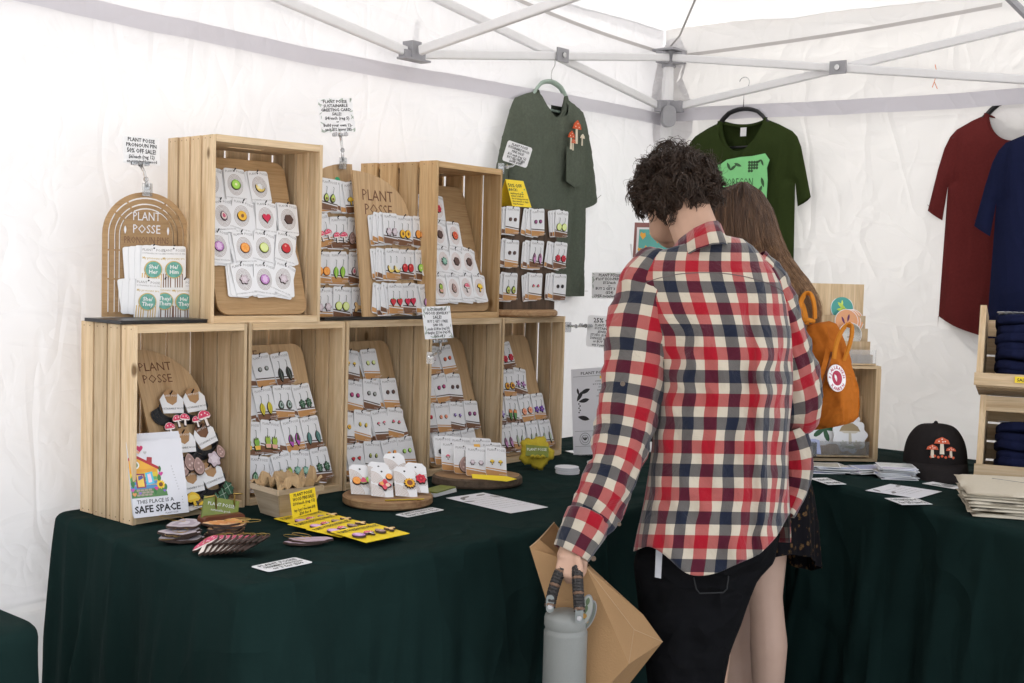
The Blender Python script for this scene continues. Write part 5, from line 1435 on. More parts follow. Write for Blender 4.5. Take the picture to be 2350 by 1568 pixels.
# ------------------------------------------------------------------ shirts on hangers
def cotton(name, c, var=.10): return mat(name, c, .95, var=var, vs=120, bump=.35, bs=900, spec=.06)
def tshirt(M, clothm, label, hangm, sdx=.055, hw=.255, L=.73, neck=.088, nd=.105, seed=0, hook_top=.19, curved=0.0, heavy=1.0, sl=.20, hem=0.0, clip_h=0.0, shl=.085):
    root = empty('t_shirt', M, label, 't-shirt', 'shirts hanging from the tent frame')
    def top(x, front):
        ax = abs(x)
        if ax < neck:
            q = ax/neck
            return (-nd*(1-q**2.2)**.55 if front else -.018*(1-q*q))
        return -.05*((ax-neck)/(hw-.04-neck))**1.25
    # right half of the outline below the neck point, then mirrored; kinds: c = closed seam, o = open edge
    sx = hw-.035
    half = [(neck, 0, 'c'), (lerp(neck, sx, .5), -.022*shl/.085, 'c'), (sx, -.050*shl/.085, 'c'), (sx+.022, -.075, 'c'), (sx+.040, -.115, 'c'), (sx+.040+sdx*.35, -.19, 'c'), (sx+.036+sdx*.95, -.115-sl, 'o'),
            (hw-.012+.012, -.150-sl, 'c'), (hw-.014, -.250, 'c'), (hw-.010, -.42, 'c'), (hw-.006, -.58, 'c'), (hw-.002, -L+hem, 'o')]
    def dense(pl, closed_k, step=.016):
        out = []
        for (p, q) in zip(pl, pl[1:]):
            n = max(1, int(math.hypot(q[0]-p[0], q[1]-p[1])/step))
            for k in range(n): out.append((lerp(p[0], q[0], k/n), lerp(p[1], q[1], k/n), p[2]))
        return out
    from mathutils.geometry import delaunay_2d_cdt
    bm_v = []
    m = MB()
    hemz = lambda x: -L - curved*.05*(1-min(1, abs(x)/hw)**2) + hem*x/hw
    for front in (1, 0):
        rt = dense(half, 0)
        hemp = [(hw-.002-2*(hw-.002)*k/28, hemz(hw-.002-2*(hw-.002)*k/28), 'o') for k in range(29)]
        lt = [(-x, z, k) for x, z, k in rt][::-1]
        lt = [(lt[i][0], lt[i][1], lt[i+1][2] if i+1 < len(lt) else 'o') for i in range(len(lt))]
        nk = [(-neck+2*neck*k/18, top(-neck+2*neck*k/18, front), 'o') for k in range(1, 18)]
        loop = rt+hemp+lt+nk
        if front: loop0 = loop
        P2 = [Vector((x, z)) for x, z, k in loop]; n = len(P2)
        closed = [(P2[i], P2[(i+1) % n]) for i in range(n) if loop[i][2] == 'c']
        def inside(x, z):
            c = False; j = n-1
            for i in range(n):
                xi, zi = P2[i]; xj, zj = P2[j]
                if (zi > z) != (zj > z) and x < (xj-xi)*(z-zi)/(zj-zi)+xi: c = not c
                j = i
            return c
        st = .0135; pts = list(P2); zz = -.008; r_ = 0
        while zz > -L-.06:
            xx = -.36+(.5*st if r_ % 2 else 0)
            while xx < .36:
                if inside(xx, zz) and min((Vector((xx, zz))-q).length for q in P2) > st*.55: pts.append(Vector((xx, zz)))
                xx += st
            zz -= st*.87; r_ += 1
        vv, ee, ff, _, _, _ = delaunay_2d_cdt(pts, [], [list(range(n))], 1, 1e-5)
        def dc(p):
            d = 1.0
            for (a_, b_) in closed:
                t_ = max(0, min(1, (p-a_).dot(b_-a_)/max(1e-9, (b_-a_).length_squared)))
                d = min(d, (p-a_.lerp(b_, t_)).length)
            return d
        vs = []
        for p in vv:
            x, z = p; d = dc(p)
            slv = abs(x) > hw-.02 or (abs(x) > hw-.05 and z > -.25)
            tk = (.020 if slv else .036)*min(1, d/.07)**.5
            k = min(1, d/.045)
            arm = math.exp(-((abs(x)-(hw-.045-.02*max(0, -z)/.25))/.006)**2) * (1 if -.27 < z < -.05 else 0)
            f = heavy*k*(.012*noise.noise(Vector((x*11+z*1.3, z*1.4, seed+front*5))) + .008*noise.noise(Vector((x*24-z*5*(1 if x > 0 else -1), z*3, seed+front*7+2))) + .006*abs(noise.noise(Vector((x*9+abs(z)*6, z*7, seed+12)))))
            y = (-1 if front else 1)*(tk + .004*k) + f + .0035*arm*(1 if front else -1)
            vs.append((x, y, z))
        m.add(vs, [(list(q) if front else list(q)[::-1]) for q in ff])
    m.build('body', clothm, root, smooth=True)
    st_m = MB()
    for zo in (.020,):
        st_m.tube([(x, -.043, hemz(x)+zo) for x in [-(hw-.03)+2*(hw-.03)*k/20 for k in range(21)]], .0008, 4)
    for sd in (-1, 1):
        A_, B_ = Vector((sd*(sx+.034+sdx*.9), -.022, -.115-sl+.020)), Vector((sd*(hw+.008), -.022, -.150-sl+.022))
        st_m.tube([A_, A_.lerp(B_, .5)-Vector((0, .002, 0)), B_], .0008, 4)
    st_m.build('hem_stitching', clothm, root)
    m = MB()
    fr_ = [(x, -.022*(.35+.65*(1-(x/neck)**2)) , top(x, True)-.004) for x in [neck*math.sin(PI/2*k/14) for k in range(-14, 15)]]
    bk_ = [(x, .020*(.35+.65*(1-(x/neck)**2)), top(x, False)-.002) for x in [neck*math.sin(PI/2*k/10) for k in range(10, -11, -1)]]
    m.tube(fr_+bk_[1:-1], [(.0045, .011)]*(len(fr_)+len(bk_)-2), 8, closed=True, cap=False)
    m.build('collar', clothm, root, smooth=True)
    # neck tag
    MB().box(-.013, .013, .006, .0075, -.062, -.028).build('neck_tag', PAPERG, root)
    # hanger
    m = MB()
    arms = [(x, 0, -.004-.055*(abs(x)/.2)**1.6+.055) for x in [-.21+.42*k/20 for k in range(21)]]
    arms = [(x, y, (.048*math.cos(min(1, abs(x)/.13)*PI/2) - .075*max(0, abs(x)-.07)/.13 - .004)) for x, y, z in arms]
    m.tube(arms, [(.0065, .010)]*21, 10)
    if clip_h: m.tube([(-.14, 0, -.058), (.14, 0, -.058)], .005, 8)
    m.tube([(-.15, 0, -.105), (.15, 0, -.105)] if not clip_h else [(-.1, 0, -.058), (.1, 0, -.058)], .005, 8)
    hg = m.build('hanger', hangm, root, smooth=True)
    m = MB(); hr = .022
    m.tube([(0, 0, .044), (0, 0, hook_top-.065), (.004, 0, hook_top-.05), (.020, 0, hook_top-.030)] + [(hr*math.cos(a), 0, hook_top-.02+hr*math.sin(a)) for a in [math.radians(-15+20*k) for k in range(10)]], .0018, 6)
    m.build('hook', METAL, hg, smooth=True)
    return root
def hang_M(p, ang):               # ang: direction of the hanger (its +x, which the front view shows on the right)
    return T(p) @ Matrix.Rotation(math.radians(ang), 4, 'Z')
GREEN = cotton('faded_moss_green_cotton', (.098, .113, .088), .25)
OLIVE = cotton('dark_olive_cotton', (.028, .042, .012), .12)
REDC = cotton('brick_red_cotton', (.125, .022, .021), .15)
NAVY = cotton('navy_cotton', (.010, .013, .040), .12)
# moss green shirt: near end of the hanger is on the left
g0 = V(1264, 216, 4.45)
GM = hang_M(g0, -50.5+54)
gsh = tshirt(GM, GREEN, 'faded moss green pocket t-shirt with mushroom embroidery on a mint hanger', mat('mint_plastic', (.33, .42, .36), .4), seed=1, sdx=.085, hw=.256, L=.735, sl=.25, hook_top=.135, clip_h=1, heavy=1.2, nd=.085, shl=.07)
m = MB(); m.prism([(0, 0), (.055, -.018), (.11, 0), (.112, .125), (-.002, .125)], -.004, 0); m.box(0, .11, -.0050, -.004, .108, .1095)
m.build('pocket', GREEN, gsh, T((.030, -.056, -.315)))
ms_ = empty('mushroom_embroidery', T((.030, -.050, -.19)), parent=gsh); ms_.matrix_parent_inverse = Matrix(); ms_.matrix_local = T((.030, -.060, -.195))
EM = [C(.75, .66, .52), C(.62, .09, .02), C(.85, .75, .65)]
m = MB()
def capm(cx, cz, r, c=1):
    m.prism([(cx-r*.22, cz-r*1.9), (cx+r*.28, cz-r*1.9), (cx+r*.18, cz), (cx-r*.15, cz)], -.003, 0, 0)
    m.prism([(cx-r, cz), (cx+r, cz), (cx+r*.75, cz+r*.6), (cx+r*.1, cz+r*1.15), (cx-r*.6, cz+r*.7)], -.0045, -.001, c)
    for dx, dz in ((-.4, .3), (.1, .7), (.4, .25)): m.face(circ(r*.1, 6, cx+dx*r, cz+dz*r), -.0048, 2)
capm(.055, .075, .028); capm(.020, .040, .022); capm(.034, .022, .014); capm(.094, .045, .014, 0)
m.build('embroidery', EM, ms_)
o0 = V(1705, 276, 4.80)
OM = hang_M(o0, -50.5-40)
osh = tshirt(OM, OLIVE, 'dark olive t-shirt with a light green state shaped print on a black velvet hanger', BLACK, seed=4, hw=.25, L=.70, sl=.19, nd=.125, neck=.098, hook_top=.165, heavy=.8, shl=.09)
LG = C(.22, .62, .24); m = MB()
def wave(pts): return pts
st_ = [(-.155, -.245), (-.150, -.165), (-.10, -.160), (-.085, -.176), (-.06, -.176), (-.03, -.158), (.03, -.150), (.08, -.148), (.135, -.140), (.155, -.165), (.145, -.195), (.150, -.240), (.148, -.34), (.148, -.40), (-.15, -.42), (-.165, -.33)]
m.prism([(x, z) for x, z in st_], -.0020, .0, 0)
for (x, z, s, a) in ((-.02, -.185, .018, .5), (.0, -.19, .018, 2.2), (.02, -.18, .018, 1.2), (.125, -.175, .014, .4), (.110, -.17, .014, -1), (-.09, -.20, .02, .2), (.130, -.25, .02, .3), (.12, -.28, .02, -.4), (.135, -.30, .02, .8)):
    o = sc_(o_leaf(.35, 6), s); m.face([(x+p*math.cos(a)-q*math.sin(a), z+p*math.sin(a)+q*math.cos(a)) for p, q in o], -.0028, 1)
for k in range(14): m.face(circ(.006, 7, .070+.011*(k % 4), -.172-.011*(k//4)), -.0028, 1)
m.text('HERBIVOREGON', .044, -.012, -.262, -.0030, 1, align='C', width=.20)
pr = m.build('printed_state', [LG, C(.03, .09, .03)], osh)
pr.matrix_local = T((0, -.058, 0))
for q_ in (GREEN, OLIVE, REDC, NAVY): add_creases(q_, [(9, 9, 1.6, (0, .3, .2)), (6, 6, 2.5, (0, -.4, .7))], .45, 5, .010)
r0_ = V(2334, 258, 4.20)
rsh = tshirt(hang_M(r0_, -50.5-36), REDC, 'brick red t-shirt hanging on a black hanger, half covered by the navy shirt', BLACK, seed=7, hw=.235, L=.74, sl=.22, neck=.098, nd=.10, hook_top=.165, curved=.9, heavy=.8, hem=-.03)
m = MB(); m.prism(circ(.075, 30, .04, -.40), -.002, 0, 0)
m.build('round_print', [C(.16, .36, .28)], rsh).matrix_local = T((0, -.052, 0))
n0_ = V(2484, 286, 3.92)
nsh = tshirt(hang_M(n0_, -50.5-34), NAVY, 'navy t-shirt at the right edge hanging in front of the brick red one', BLACK, seed=11, hw=.265, L=.74, sl=.21, neck=.095, nd=.10, hook_top=.165, curved=.8, heavy=.8)
m = MB(); m.text('S', .05, -.150, -.19, -.001, 0, bold=.02); m.build('lettering', [PAPER], nsh).matrix_local = T((0, -.048, 0))

# ------------------------------------------------------------------ right table goods
rp = at(2013, 1064, 2, ZTAB)
ang = math.radians(-50.5+5)
# crate lying on its long side, open face towards the customers
LW = .457
dirx = Vector((math.cos(math.radians(-45.4)), math.sin(math.radians(-45.4)), 0))   # along the front towards the right end
Mx = T((rp.x-dirx.x*LW, rp.y-dirx.y*LW, ZTAB+.006)) @ Rz(-45.4)
# same crate stood on its side: local x of the standing crate points up
Mlie = Mx @ Matrix(((0, 0, 1, 0), (0, 1, 0, 0), (-1, 0, 0, .3175), (0, 0, 0, 1)))
crate(Mlie, 'pale crate lying on its side on the right table, sticker rack on top', w=.3175, h=LW, d=.235, nb=4, gap=.012)
def steprack(M, n, w, hs, label):
    r = empty('sticker_rack', M, label, 'sticker rack', 'stepped sticker racks')
    for k in range(n):
        MB().box(0, w, 0, .005, 0, (hs*n+.05) if k == n-1 else hs*k+.028).build('divider', PINE, r, T((0, .026*k, 0)))
        if k: pass
    MB().box(-.004, w+.004, -.022, .026*n, -.006, 0).build('base', PINE, r)
    MB().box(-.002, w+.002, -.024, -.020, 0, .045).build('acrylic_lip', CLR2, r)
    return r
TEALP = C(.06, .32, .28); PEACH = C(.72, .34, .16)
R1 = Mx @ T((.212, .030, .3175+.008))
sr1 = steprack(R1, 5, .225, .042, 'pale wood stepped sticker rack standing on top of the side-lying crate')
def rsticker(M, r, c, label, extra=None, th=.0015, n=30, group='stickers on the stepped racks'):
    m = MB(); mats = [PAPER, c]
    m.prism(circ(r, n, 0, r), -th, 0, 0); m.prism(circ(r*.95, n, 0, r), -th-.0006, -th, 1)
    if extra:
        for (o, cc) in extra:
            q = C(*cc)
            if q not in mats: mats.append(q)
            m.face(o, -th-.001, mats.index(q))
    return m.build('sticker', mats, None, M, label=label, cat='sticker', group=group)
lf = lambda x, z, s, a=0: [(x+p*math.cos(a)-q*math.sin(a), z+p*math.sin(a)+q*math.cos(a)) for p, q in sc_(o_leaf(.3, 6), s)]
rsticker(R1 @ T((.150, .098, .138)) @ Rx(-6), .040, TEALP, 'round teal sticker with yellow-green bean pods, highest on the upper rack', [(lf(0, .045, .022, .8), (.5, .65, .08)), (lf(.004, .034, .024, 1.5), (.5, .65, .08)), (lf(.0, .056, .012, 0), (.6, .75, .12))])
for k in (2, 1, 0):
    rsticker(R1 @ T((.158+.010*k, .072+.002*k, .094)) @ Rx(-6), .041, PEACH, 'round peach sticker with purple tulips, %s' % ['in front on the upper rack', 'first one tucked behind', 'second one tucked behind'][k], [(lf(-.012, .044, .014, .4), (.12, .02, .10)), (lf(.006, .052, .014, -.2), (.12, .02, .10)), (lf(.004, .03, .014, -1), (.5, .6, .3))] if k == 0 else None)
rsticker(R1 @ T((.163, .046, .052)) @ Rx(-6), .040, PAPERG, 'round cream lettered sticker in the middle step of the upper rack', [(circ(.0375, 26, 0, .04), (.40, .34, .24)), (circ(.0365, 26, 0, .04), (.74, .72, .66)), (lf(0, .03, .014, 1.5), (.35, .32, .22))])
R2 = Mx @ T((.205, .012, .022))
sr2 = steprack(R2, 5, .215, .040, 'stepped sticker rack standing inside the side-lying crate')
def csticker(M, fn, layers, label, group='stickers on the stepped racks'):
    m = MB(); mats = [PAPER]
    m.prism(fn, -.0015, 0, 0)
    for i, (o, cc) in enumerate(layers):
        q = C(*cc)
        if q not in mats: mats.append(q)
        m.face(o, -.0019-.0002*i, mats.index(q))
    return m.build('sticker', mats, None, M, label=label, cat='sticker', group=group)
blob = lambda r, k, d, cx=0, cz=0: [(cx+x, cz+z) for x, z in polar(lambda a: r*(1-d+d*math.cos(k*a)), 60)]
csticker(R2 @ T((.160, -.006, .004)) @ Rx(-10), blob(.062, 9, .07, 0, .060), [([(-.036, .072), (.036, .072), (.028, .088), (.010, .100), (-.010, .100), (-.028, .088)], (.34, .25, .13)), ([(-.034, .074), (.034, .074), (.02, .066), (-.02, .066)], (.62, .56, .45)), ([(-.005, .030), (.006, .030), (.004, .070), (-.004, .070)], (.55, .50, .40)), (blob(.016, 7, .2, -.022, .028), (.55, .56, .50)), (blob(.018, 7, .2, .024, .026), (.58, .56, .46)), (lf(0, .020, .020, 1.5), (.45, .50, .38))], 'large white sticker of a brown field mushroom, front of the lower rack')
csticker(R2 @ T((.080, .018, .020)) @ Rx(-10), blob(.062, 7, .08, 0, .062), [(sc_(o_star(), .045, 0, .062), (.02, .09, .03)), (lf(-.01, .08, .03, .7), (.03, .12, .04)), (lf(.015, .085, .03, -.6), (.03, .12, .04))], 'large white sticker of dark green leaves, left on the lower rack')
csticker(R2 @ T((.150, .044, .060)) @ Rx(-10), blob(.062, 8, .08, 0, .050), [(blob(.014, 5, .2, .030, .070), (.75, .36, .10)), (blob(.012, 5, .2, .010, .085), (.70, .45, .25)), (lf(-.015, .070, .022, .6), (.12, .35, .06)), (lf(-.03, .045, .022, 1.4), (.12, .35, .06)), (lf(.0, .055, .020, -.5), (.15, .4, .08))], 'white sticker with orange blossoms and green leaves on the lower rack')
csticker(R2 @ T((.160, .072, .118)) @ Rx(-10), blob(.034, 6, .08, 0, .032), [(blob(.026, 5, .1, 0, .032), (.08, .25, .30))], 'small blue-green sticker on a high step of the lower rack')
# stacks of sticker sheets in front
random.seed(21)
PH = [mat('photo_print_a', (.42, .38, .30), .35, var=.6, vs=45), mat('photo_print_b', (.40, .34, .46), .35, var=.5, vs=35), mat('photo_print_c', (.50, .52, .50), .3, var=.45, vs=55), mat('photo_print_d', (.38, .42, .62), .3, var=.3, vs=25)]
def stack(px, py, n, w, h, rot, label, spread=.01, dz=.0028):
    p = at(px, py, 2, ZTAB)
    for k in range(n):
        top_ = k == n-1
        M = T((p.x+random.uniform(-spread, spread), p.y+random.uniform(-spread, spread), ZTAB+.006+dz*k)) @ Rz(rot+random.uniform(-14, 14)) @ Rx(-90)
        o = MB().prism([(-w/2, -h/2), (w/2, -h/2), (w/2, h/2), (-w/2, h/2)], 0, .0022, 0)
        o.face([(-w/2+.004, -h/2+.004), (w/2-.004, -h/2+.004), (w/2-.004, h/2-.004), (-w/2+.004, h/2-.004)], -.0002, 1)
        o.build('sticker_packet', [PAPERG, PH[random.randrange(4)]], None, M, label='glossy packet, %s from the bottom of the %s' % (['first', 'second', 'third', 'fourth', 'fifth', 'sixth', 'seventh', 'eighth', 'ninth', 'tenth', 'eleventh', 'twelfth', 'topmost or thirteenth'][k], label), cat='sticker packet', group='packets in the '+label)
stack(1900, 1085, 8, .11, .085, -50, 'left heap before the lower sticker rack', .022)
stack(1985, 1086, 7, .12, .085, -30, 'middle heap before the lower sticker rack', .028)
stack(2055, 1098, 13, .11, .085, -58, 'right heap beside the cap', .010)
# acrylic box with lavender cards
ap = at(1890, 1068, 2, ZTAB)
MB().box(-.03, .03, -.02, .02, 0, .045).build('acrylic_box', CLR2, None, T((ap.x-.03, ap.y+.05, ZTAB+.03)) @ Rz(-48), label='small clear acrylic box with lavender cards before the sticker rack', cat='box')
for k in range(3): MB().box(-.05, .05, -.0008, .0008, 0, .050).build('lavender_card', PH[3], None, T((ap.x-.04+.004*k, ap.y+.06-.006*k, ZTAB+.035)) @ Rz(-48) @ Rx(-20-6*k), label='%s lavender landscape card leaning before the large mushroom sticker' % ['front', 'middle', 'back'][k], cat='card', group='lavender cards before the sticker rack')

# cap
CAPM = cotton('charcoal_cap_twill', (.022, .019, .019), .15)
cpp = at(2165, 1098, 2, ZTAB)
Mc_ = T((cpp.x+.045, cpp.y+.045, ZTAB+.006)) @ Rz(-50.5-8)
cap = empty('baseball_cap', Mc_ @ Matrix.Scale(1.1, 4), 'charcoal baseball cap with embroidered red mushrooms on the right table', 'cap')
m = MB(); nu, nv = 48, 16
for j in range(nv+1):
    t = j/nv; ph = t*PI/2
    for i in range(nu):
        a = 2*PI*i/nu
        r = .088*math.cos(ph)**.62
        z = .012+.115*math.sin(ph)**.95 + .016*max(0, -math.sin(a))*math.cos(ph)*0
        seam = 1-.018*(abs(math.sin(3*a))**.3 < .35)
        m.v.append(Vector((r*math.cos(a)*seam, r*1.08*math.sin(a)*seam, z+.004*noise.noise(Vector((a, t*3, 3))))))
for j in range(nv):
    for i in range(nu):
        k = (i+1) % nu; m.f.append([j*nu+i, j*nu+k, (j+1)*nu+k, (j+1)*nu+i]); m.m.append(0)
m.sphere((0, 0, .129), .006, 10, 6)
m.build('crown', CAPM, cap, T((0, 0, .015)) @ Rx(-6), smooth=True)
m = MB(); nu, nv = 28, 10; vs = []
for j in range(nv+1):
    for i in range(nu+1):
        a = PI+PI*(.06+.88*i/nu); t = j/nv
        r0x, r0y = .086*math.cos(a), .092*math.sin(a)
        x = r0x*(1+.02*t); y = r0y-.075*t*abs(math.sin(a))**.6
        z = .030-.038*t*t-.030*(abs(math.cos(a))**2)*t - .0*t
        vs.append((x, y, z+.008))
b = len(vs)
vs2 = [(x, y, z-.003) for x, y, z in vs]
fs = []
for j in range(nv):
    for i in range(nu):
        a = j*(nu+1)+i; fs.append((a, a+nu+1, a+nu+2, a+1)); fs.append((b+a, b+a+1, b+a+nu+2, b+a+nu+1))
for i in range(nu):
    a = nv*(nu+1)+i; fs.append((a, b+a, b+a+1, a+1))
m.add(vs+vs2, fs); m.build('brim', CAPM, cap, smooth=True)
m = MB()
def capm2(cx, cz, r):
    f = lambda pts: pts
    m.prism([(cx-r*.3, cz-r*1.5), (cx+r*.3, cz-r*1.5), (cx+r*.2, cz), (cx-r*.2, cz)], -.003, 0, 0)
    m.prism([(cx-r, cz-.1*r), (cx+r, cz-.1*r), (cx+r*.8, cz+r*.4), (cx, cz+r*.8), (cx-r*.8, cz+r*.4)], -.0045, -.001, 1)
    for dx, dz in ((-.4, .2), (0, .5), (.4, .2), (.1, .15)): m.face(circ(r*.1, 6, cx+dx*r, cz+dz*r), -.0048, 2)
capm2(.0, .036, .021); capm2(-.026, .018, .016); capm2(.024, .016, .013)
for k in range(7): m.face(circ(.004, 6, -.030+.010*k, -.004+.003*(k % 2)), -.003, 1)
m.build('embroidery', EM, cap).matrix_local = T((.0, -.087, .062)) @ Rx(-14)

# two tilted bins of folded shirts
def bin_(M, label, w=.44, rail=False):
    r = empty('wooden_bin', M, label, 'bin', 'tilted wooden bins of folded shirts')
    h, d = .235, .24
    side = [(0, .0), (d, 0), (d, h), (.045, h), (0, .02)]
    for x in (0, w-.017):
        m = MB(); m.prism([(.0, .0), (d, 0), (d, h), (.030, h)], 0, .017, 0, None, T((x, 0, 0)) @ Rz(90) @ Matrix.Scale(-1, 4, (0, 1, 0)))
        m.build('side_panel', PINE, r)
    for k, (z0, z1) in enumerate(((.0, .030),)):
        MB().box(-.004, w+.004, -.011, -.001, z0-.006, z1).build('front_slat', PINEX, r)
    MB().box(.001, w-.001, .032, .042, h-.046, h-.002).build('top_rail', PINEX, r) if rail else None
    for k in range(4): MB().box(.001, w-.001, d+.0005, d+.009, .005+.057*k, .055+.057*k).build('back_slat', PINEX, r)
    for k in range(4): MB().box(.001, w-.001, .004+.059*k, .057+.059*k, -.009, -.0005).build('floor_slat', PINEX, r)
    return r
bq = at(2238, 1092, 2, ZTAB+.03)
dirb = -74.0
Mb1 = T((bq.x, bq.y, ZTAB+.035)) @ Rz(dirb) @ Rx(-11) @ Matrix.Scale(1.04, 4)
Mb2 = T((bq.x+.02, bq.y+.02, ZTAB+.035+.272)) @ Rz(dirb) @ Rx(-11) @ Matrix.Scale(1.04, 4)
def folded(M, n, label, pr=False):
    for k in range(n):
        m = MB(); nu, nv = 18, 10; w, d, t = .24, .19, .030
        vs = []
        for j in range(nv+1):
            for i in range(nu):
                a = 2*PI*i/nu
                rr = [0, .6, .85, .97, 1.0, 1.0, .97, .9][min(j, 7)] if j < 5 else [1.0, 1.0, .97, .85, .6, 0][j-5]
                zz_ = [1, 1, .99, .9, .7, .45, .2, .1, .02, 0, 0][j]*t
                cx, sy = math.cos(a), math.sin(a)
                se = lambda v: math.copysign(abs(v)**.45, v)
                vs.append((w/2*rr*se(cx)+.004*noise.noise(Vector((cx*3, k, j))), d/2*rr*se(sy)+.004*noise.noise(Vector((sy*3, k, 5))), zz_+.010*noise.noise(Vector((cx*2, sy*2, k*1.7)))))
        fs = [(j*nu+i, (j+1)*nu+i, (j+1)*nu+(i+1) % nu, j*nu+(i+1) % nu) for j in range(nv) for i in range(nu)]
        m.add(vs, fs)
        o = m.build('folded_shirt', NAVY, None, M @ T((random.uniform(-.006, .006), random.uniform(-.008, .008), .003+.0255*k)) @ Rz(random.uniform(-5, 5)) @ Rx(random.uniform(-3, 3)), smooth=True, label='folded navy shirt in the %s bin, %s of its stack' % (label, 'topmost' if k == n-1 else ['lowest', 'second', 'third', 'fourth', 'fifth', 'sixth', 'seventh'][k]), cat='folded shirt', group='folded navy shirts in the %s bin' % label)
        if k == n-1:
            m = MB()
            for q in range(22): m.prism(circ(.014, 10, -.10+.019*(q % 11)+.004*(q//11), (-.075 if pr else -.05)+.026*(q//11)), 0, .0006, 0, None)
            if pr:
                for q in range(14): m.prism(circ(.009, 8, -.07+.028*(q % 6), .0+.024*(q//6)), 0, .0006, 0)
            m.build('white_print', PAPER, o).matrix_local = T((0, 0, .0345)) @ Rx(-90)
bin_(Mb2, 'upper tilted wooden bin of folded navy shirts at the right edge')
bin_(Mb1, 'lower tilted wooden bin of folded navy shirts at the right edge', rail=True)
folded(Mb2 @ T((.165, .125, 0)), 8, 'upper', True)
folded(Mb1 @ T((.165, .125, 0)), 6, 'lower')
ss_ = empty('price_strip', Mb2 @ T((.105, -.014, .006)), 'yellow sale strip stuck on the front of the upper bin', 'price strip')
MB().prism([(0, 0), (.13, 0), (.13, .018), (0, .018)], 0, .0008).build('strip', YEL, ss_)
MB().text('SALE $20 (reg 25)', .013, .006, .004, -.0005, 0, bold=.02, width=.11).build('lettering', INK, ss_)
for (xx, zz2) in ((.03, .13),):
    pass
# tote bags
TOTE = cotton('natural_canvas', (.60, .54, .43), .06)
tp = at(2262, 1165, 2, ZTAB)
for k in range(8):
    w, d = .40, .33
    def tf(u, v, k=k):
        x = lerp(-w/2, w/2, u); y = lerp(-d/2, d/2, v)
        e = min(u, 1-u, v, 1-v)
        return (x+.004*noise.noise(Vector((v*4, k, 1))), y+.004*noise.noise(Vector((u*4, k, 2))), .007*min(1, e*14)**.5 + .004*noise.noise(Vector((u*3, v*3, k))))
    m = sheet(20, 16, tf); n0 = len(m.v)
    m.v += [Vector((p.x, p.y, -.0004)) for p in m.v[:n0]]
    W1 = 21
    ed = [i for i in range(W1)] + [W1*j+20 for j in range(1, 17)] + [W1*16+i for i in range(19, -1, -1)] + [W1*j for j in range(15, 0, -1)]
    for a, b in zip(ed, ed[1:]+ed[:1]): m.f.append([a, b, n0+b, n0+a][::-1]); m.m.append(0)
    M = T((tp.x+.055+.002*k, tp.y-.135+.003*k, ZTAB+.006+.0075*k)) @ Rz(-66+random.uniform(-3, 3))
    o = m.build('tote_bag', TOTE, None, M, smooth=True, label='%s natural canvas tote bag in the folded pile at the right edge' % (['lowest', 'second lowest', 'third', 'fourth', 'fifth', 'sixth', 'second highest', 'topmost'][k]), cat='tote bag', group='folded canvas tote bags')
    if k == 7:
        m = MB(); z_ = .0115
        m.tube([(.02+.05*math.cos(a), -.04+.028*math.sin(a), z_) for a in [2*PI*q/20 for q in range(21)]], .002, 5, 0)
        m.tube([(-.11, .06, z_), (-.04, .02, z_), (.02, -.02, z_), (.08, -.03, z_)], .0008, 4, 1)
        m.tube([(-.03, -.04, z_), (-.01, -.06, z_), (.05, -.07, z_)], .0028, 5, 0)
        m.build('drawing', [C(.03, .20, .09), GREY], o)
# ------------------------------------------------------------------ people
random.seed(3)
SKINM = mat('skin', (.50, .31, .22), .5, var=.10, vs=25, spec=.35)
SKINP = mat('pale_skin', (.52, .35, .27), .5, var=.10, vs=18, spec=.35)
PLAID = plaid('plaid_flannel')
BLK = cotton('black_denim', (.007, .007, .008), .15)
add_creases(BLK, [(6, 6, 5, (.3, .2, 0)), (4, 4, 9, (.2, -.5, .3))], .7, 4, .02)
def remeshed(m, name, mt, parent, MI, vox=.006, sm=4):
    me = m.mesh(name, mt)
    o = bpy.data.objects.new(name, me); col.objects.link(o)
    r = o.modifiers.new('r', 'REMESH'); r.mode = 'VOXEL'; r.voxel_size = vox
    s = o.modifiers.new('s', 'SMOOTH'); s.factor = .5; s.iterations = sm
    bpy.context.view_layer.update()
    dg = bpy.context.evaluated_depsgraph_get()
    me2 = bpy.data.meshes.new_from_object(o.evaluated_get(dg))
    bpy.data.objects.remove(o); bpy.data.meshes.remove(me)
    me2.polygons.foreach_set('use_smooth', [True]*len(me2.polygons))
    me2.name = name
    return place(me2, name, parent, MI)
def ppx(d): return d/FPX           # metres per photo unit at distance d

mp = V(1600, 900, 2.80)
man = empty('person', T((mp.x, mp.y, 0)), 'person with dark curly hair wearing a red, navy and cream plaid shirt', 'person')
MI = man.matrix_world.inverted()
# body: head, neck, torso, arms, hands, legs as one skin
b = MB()
hc = V(1560, 425, 2.84)
b.sphere(hc, (.064, .070, .062), 20, 14)
b.capsule(V(1534, 470, 2.87), V(1524, 525, 2.91), .046, .036)          # cheek and jaw, turned left and down
b.capsule(V(1550, 470, 2.88), V(1536, 540, 2.94), .046, .032)
b.capsule(V(1498, 500, 3.00), V(1500, 508, 3.01), .012, .009)          # nose, hidden from here
b.sphere(V(1499, 488, 2.83), (.008, .015, .024), 10, 8)                # ear
b.capsule(V(1572, 470, 2.82), V(1608, 565, 2.755), .054, .054)
b.capsule(V(1615, 600, 2.75), V(1650, 820, 2.74), .060, .100)
b.capsule(V(1650, 850, 2.74), V(1630, 1230, 2.74), .100, .100)
b.capsule(V(1510, 680, 2.73), V(1720, 680, 2.77), .040, .040)
b.capsule(V(1480, 680, 2.70), V(1448, 930, 2.66), .040, .030)          # left arm
b.capsule(V(1448, 930, 2.66), V(1330, 1225, 2.56), .028, .025)
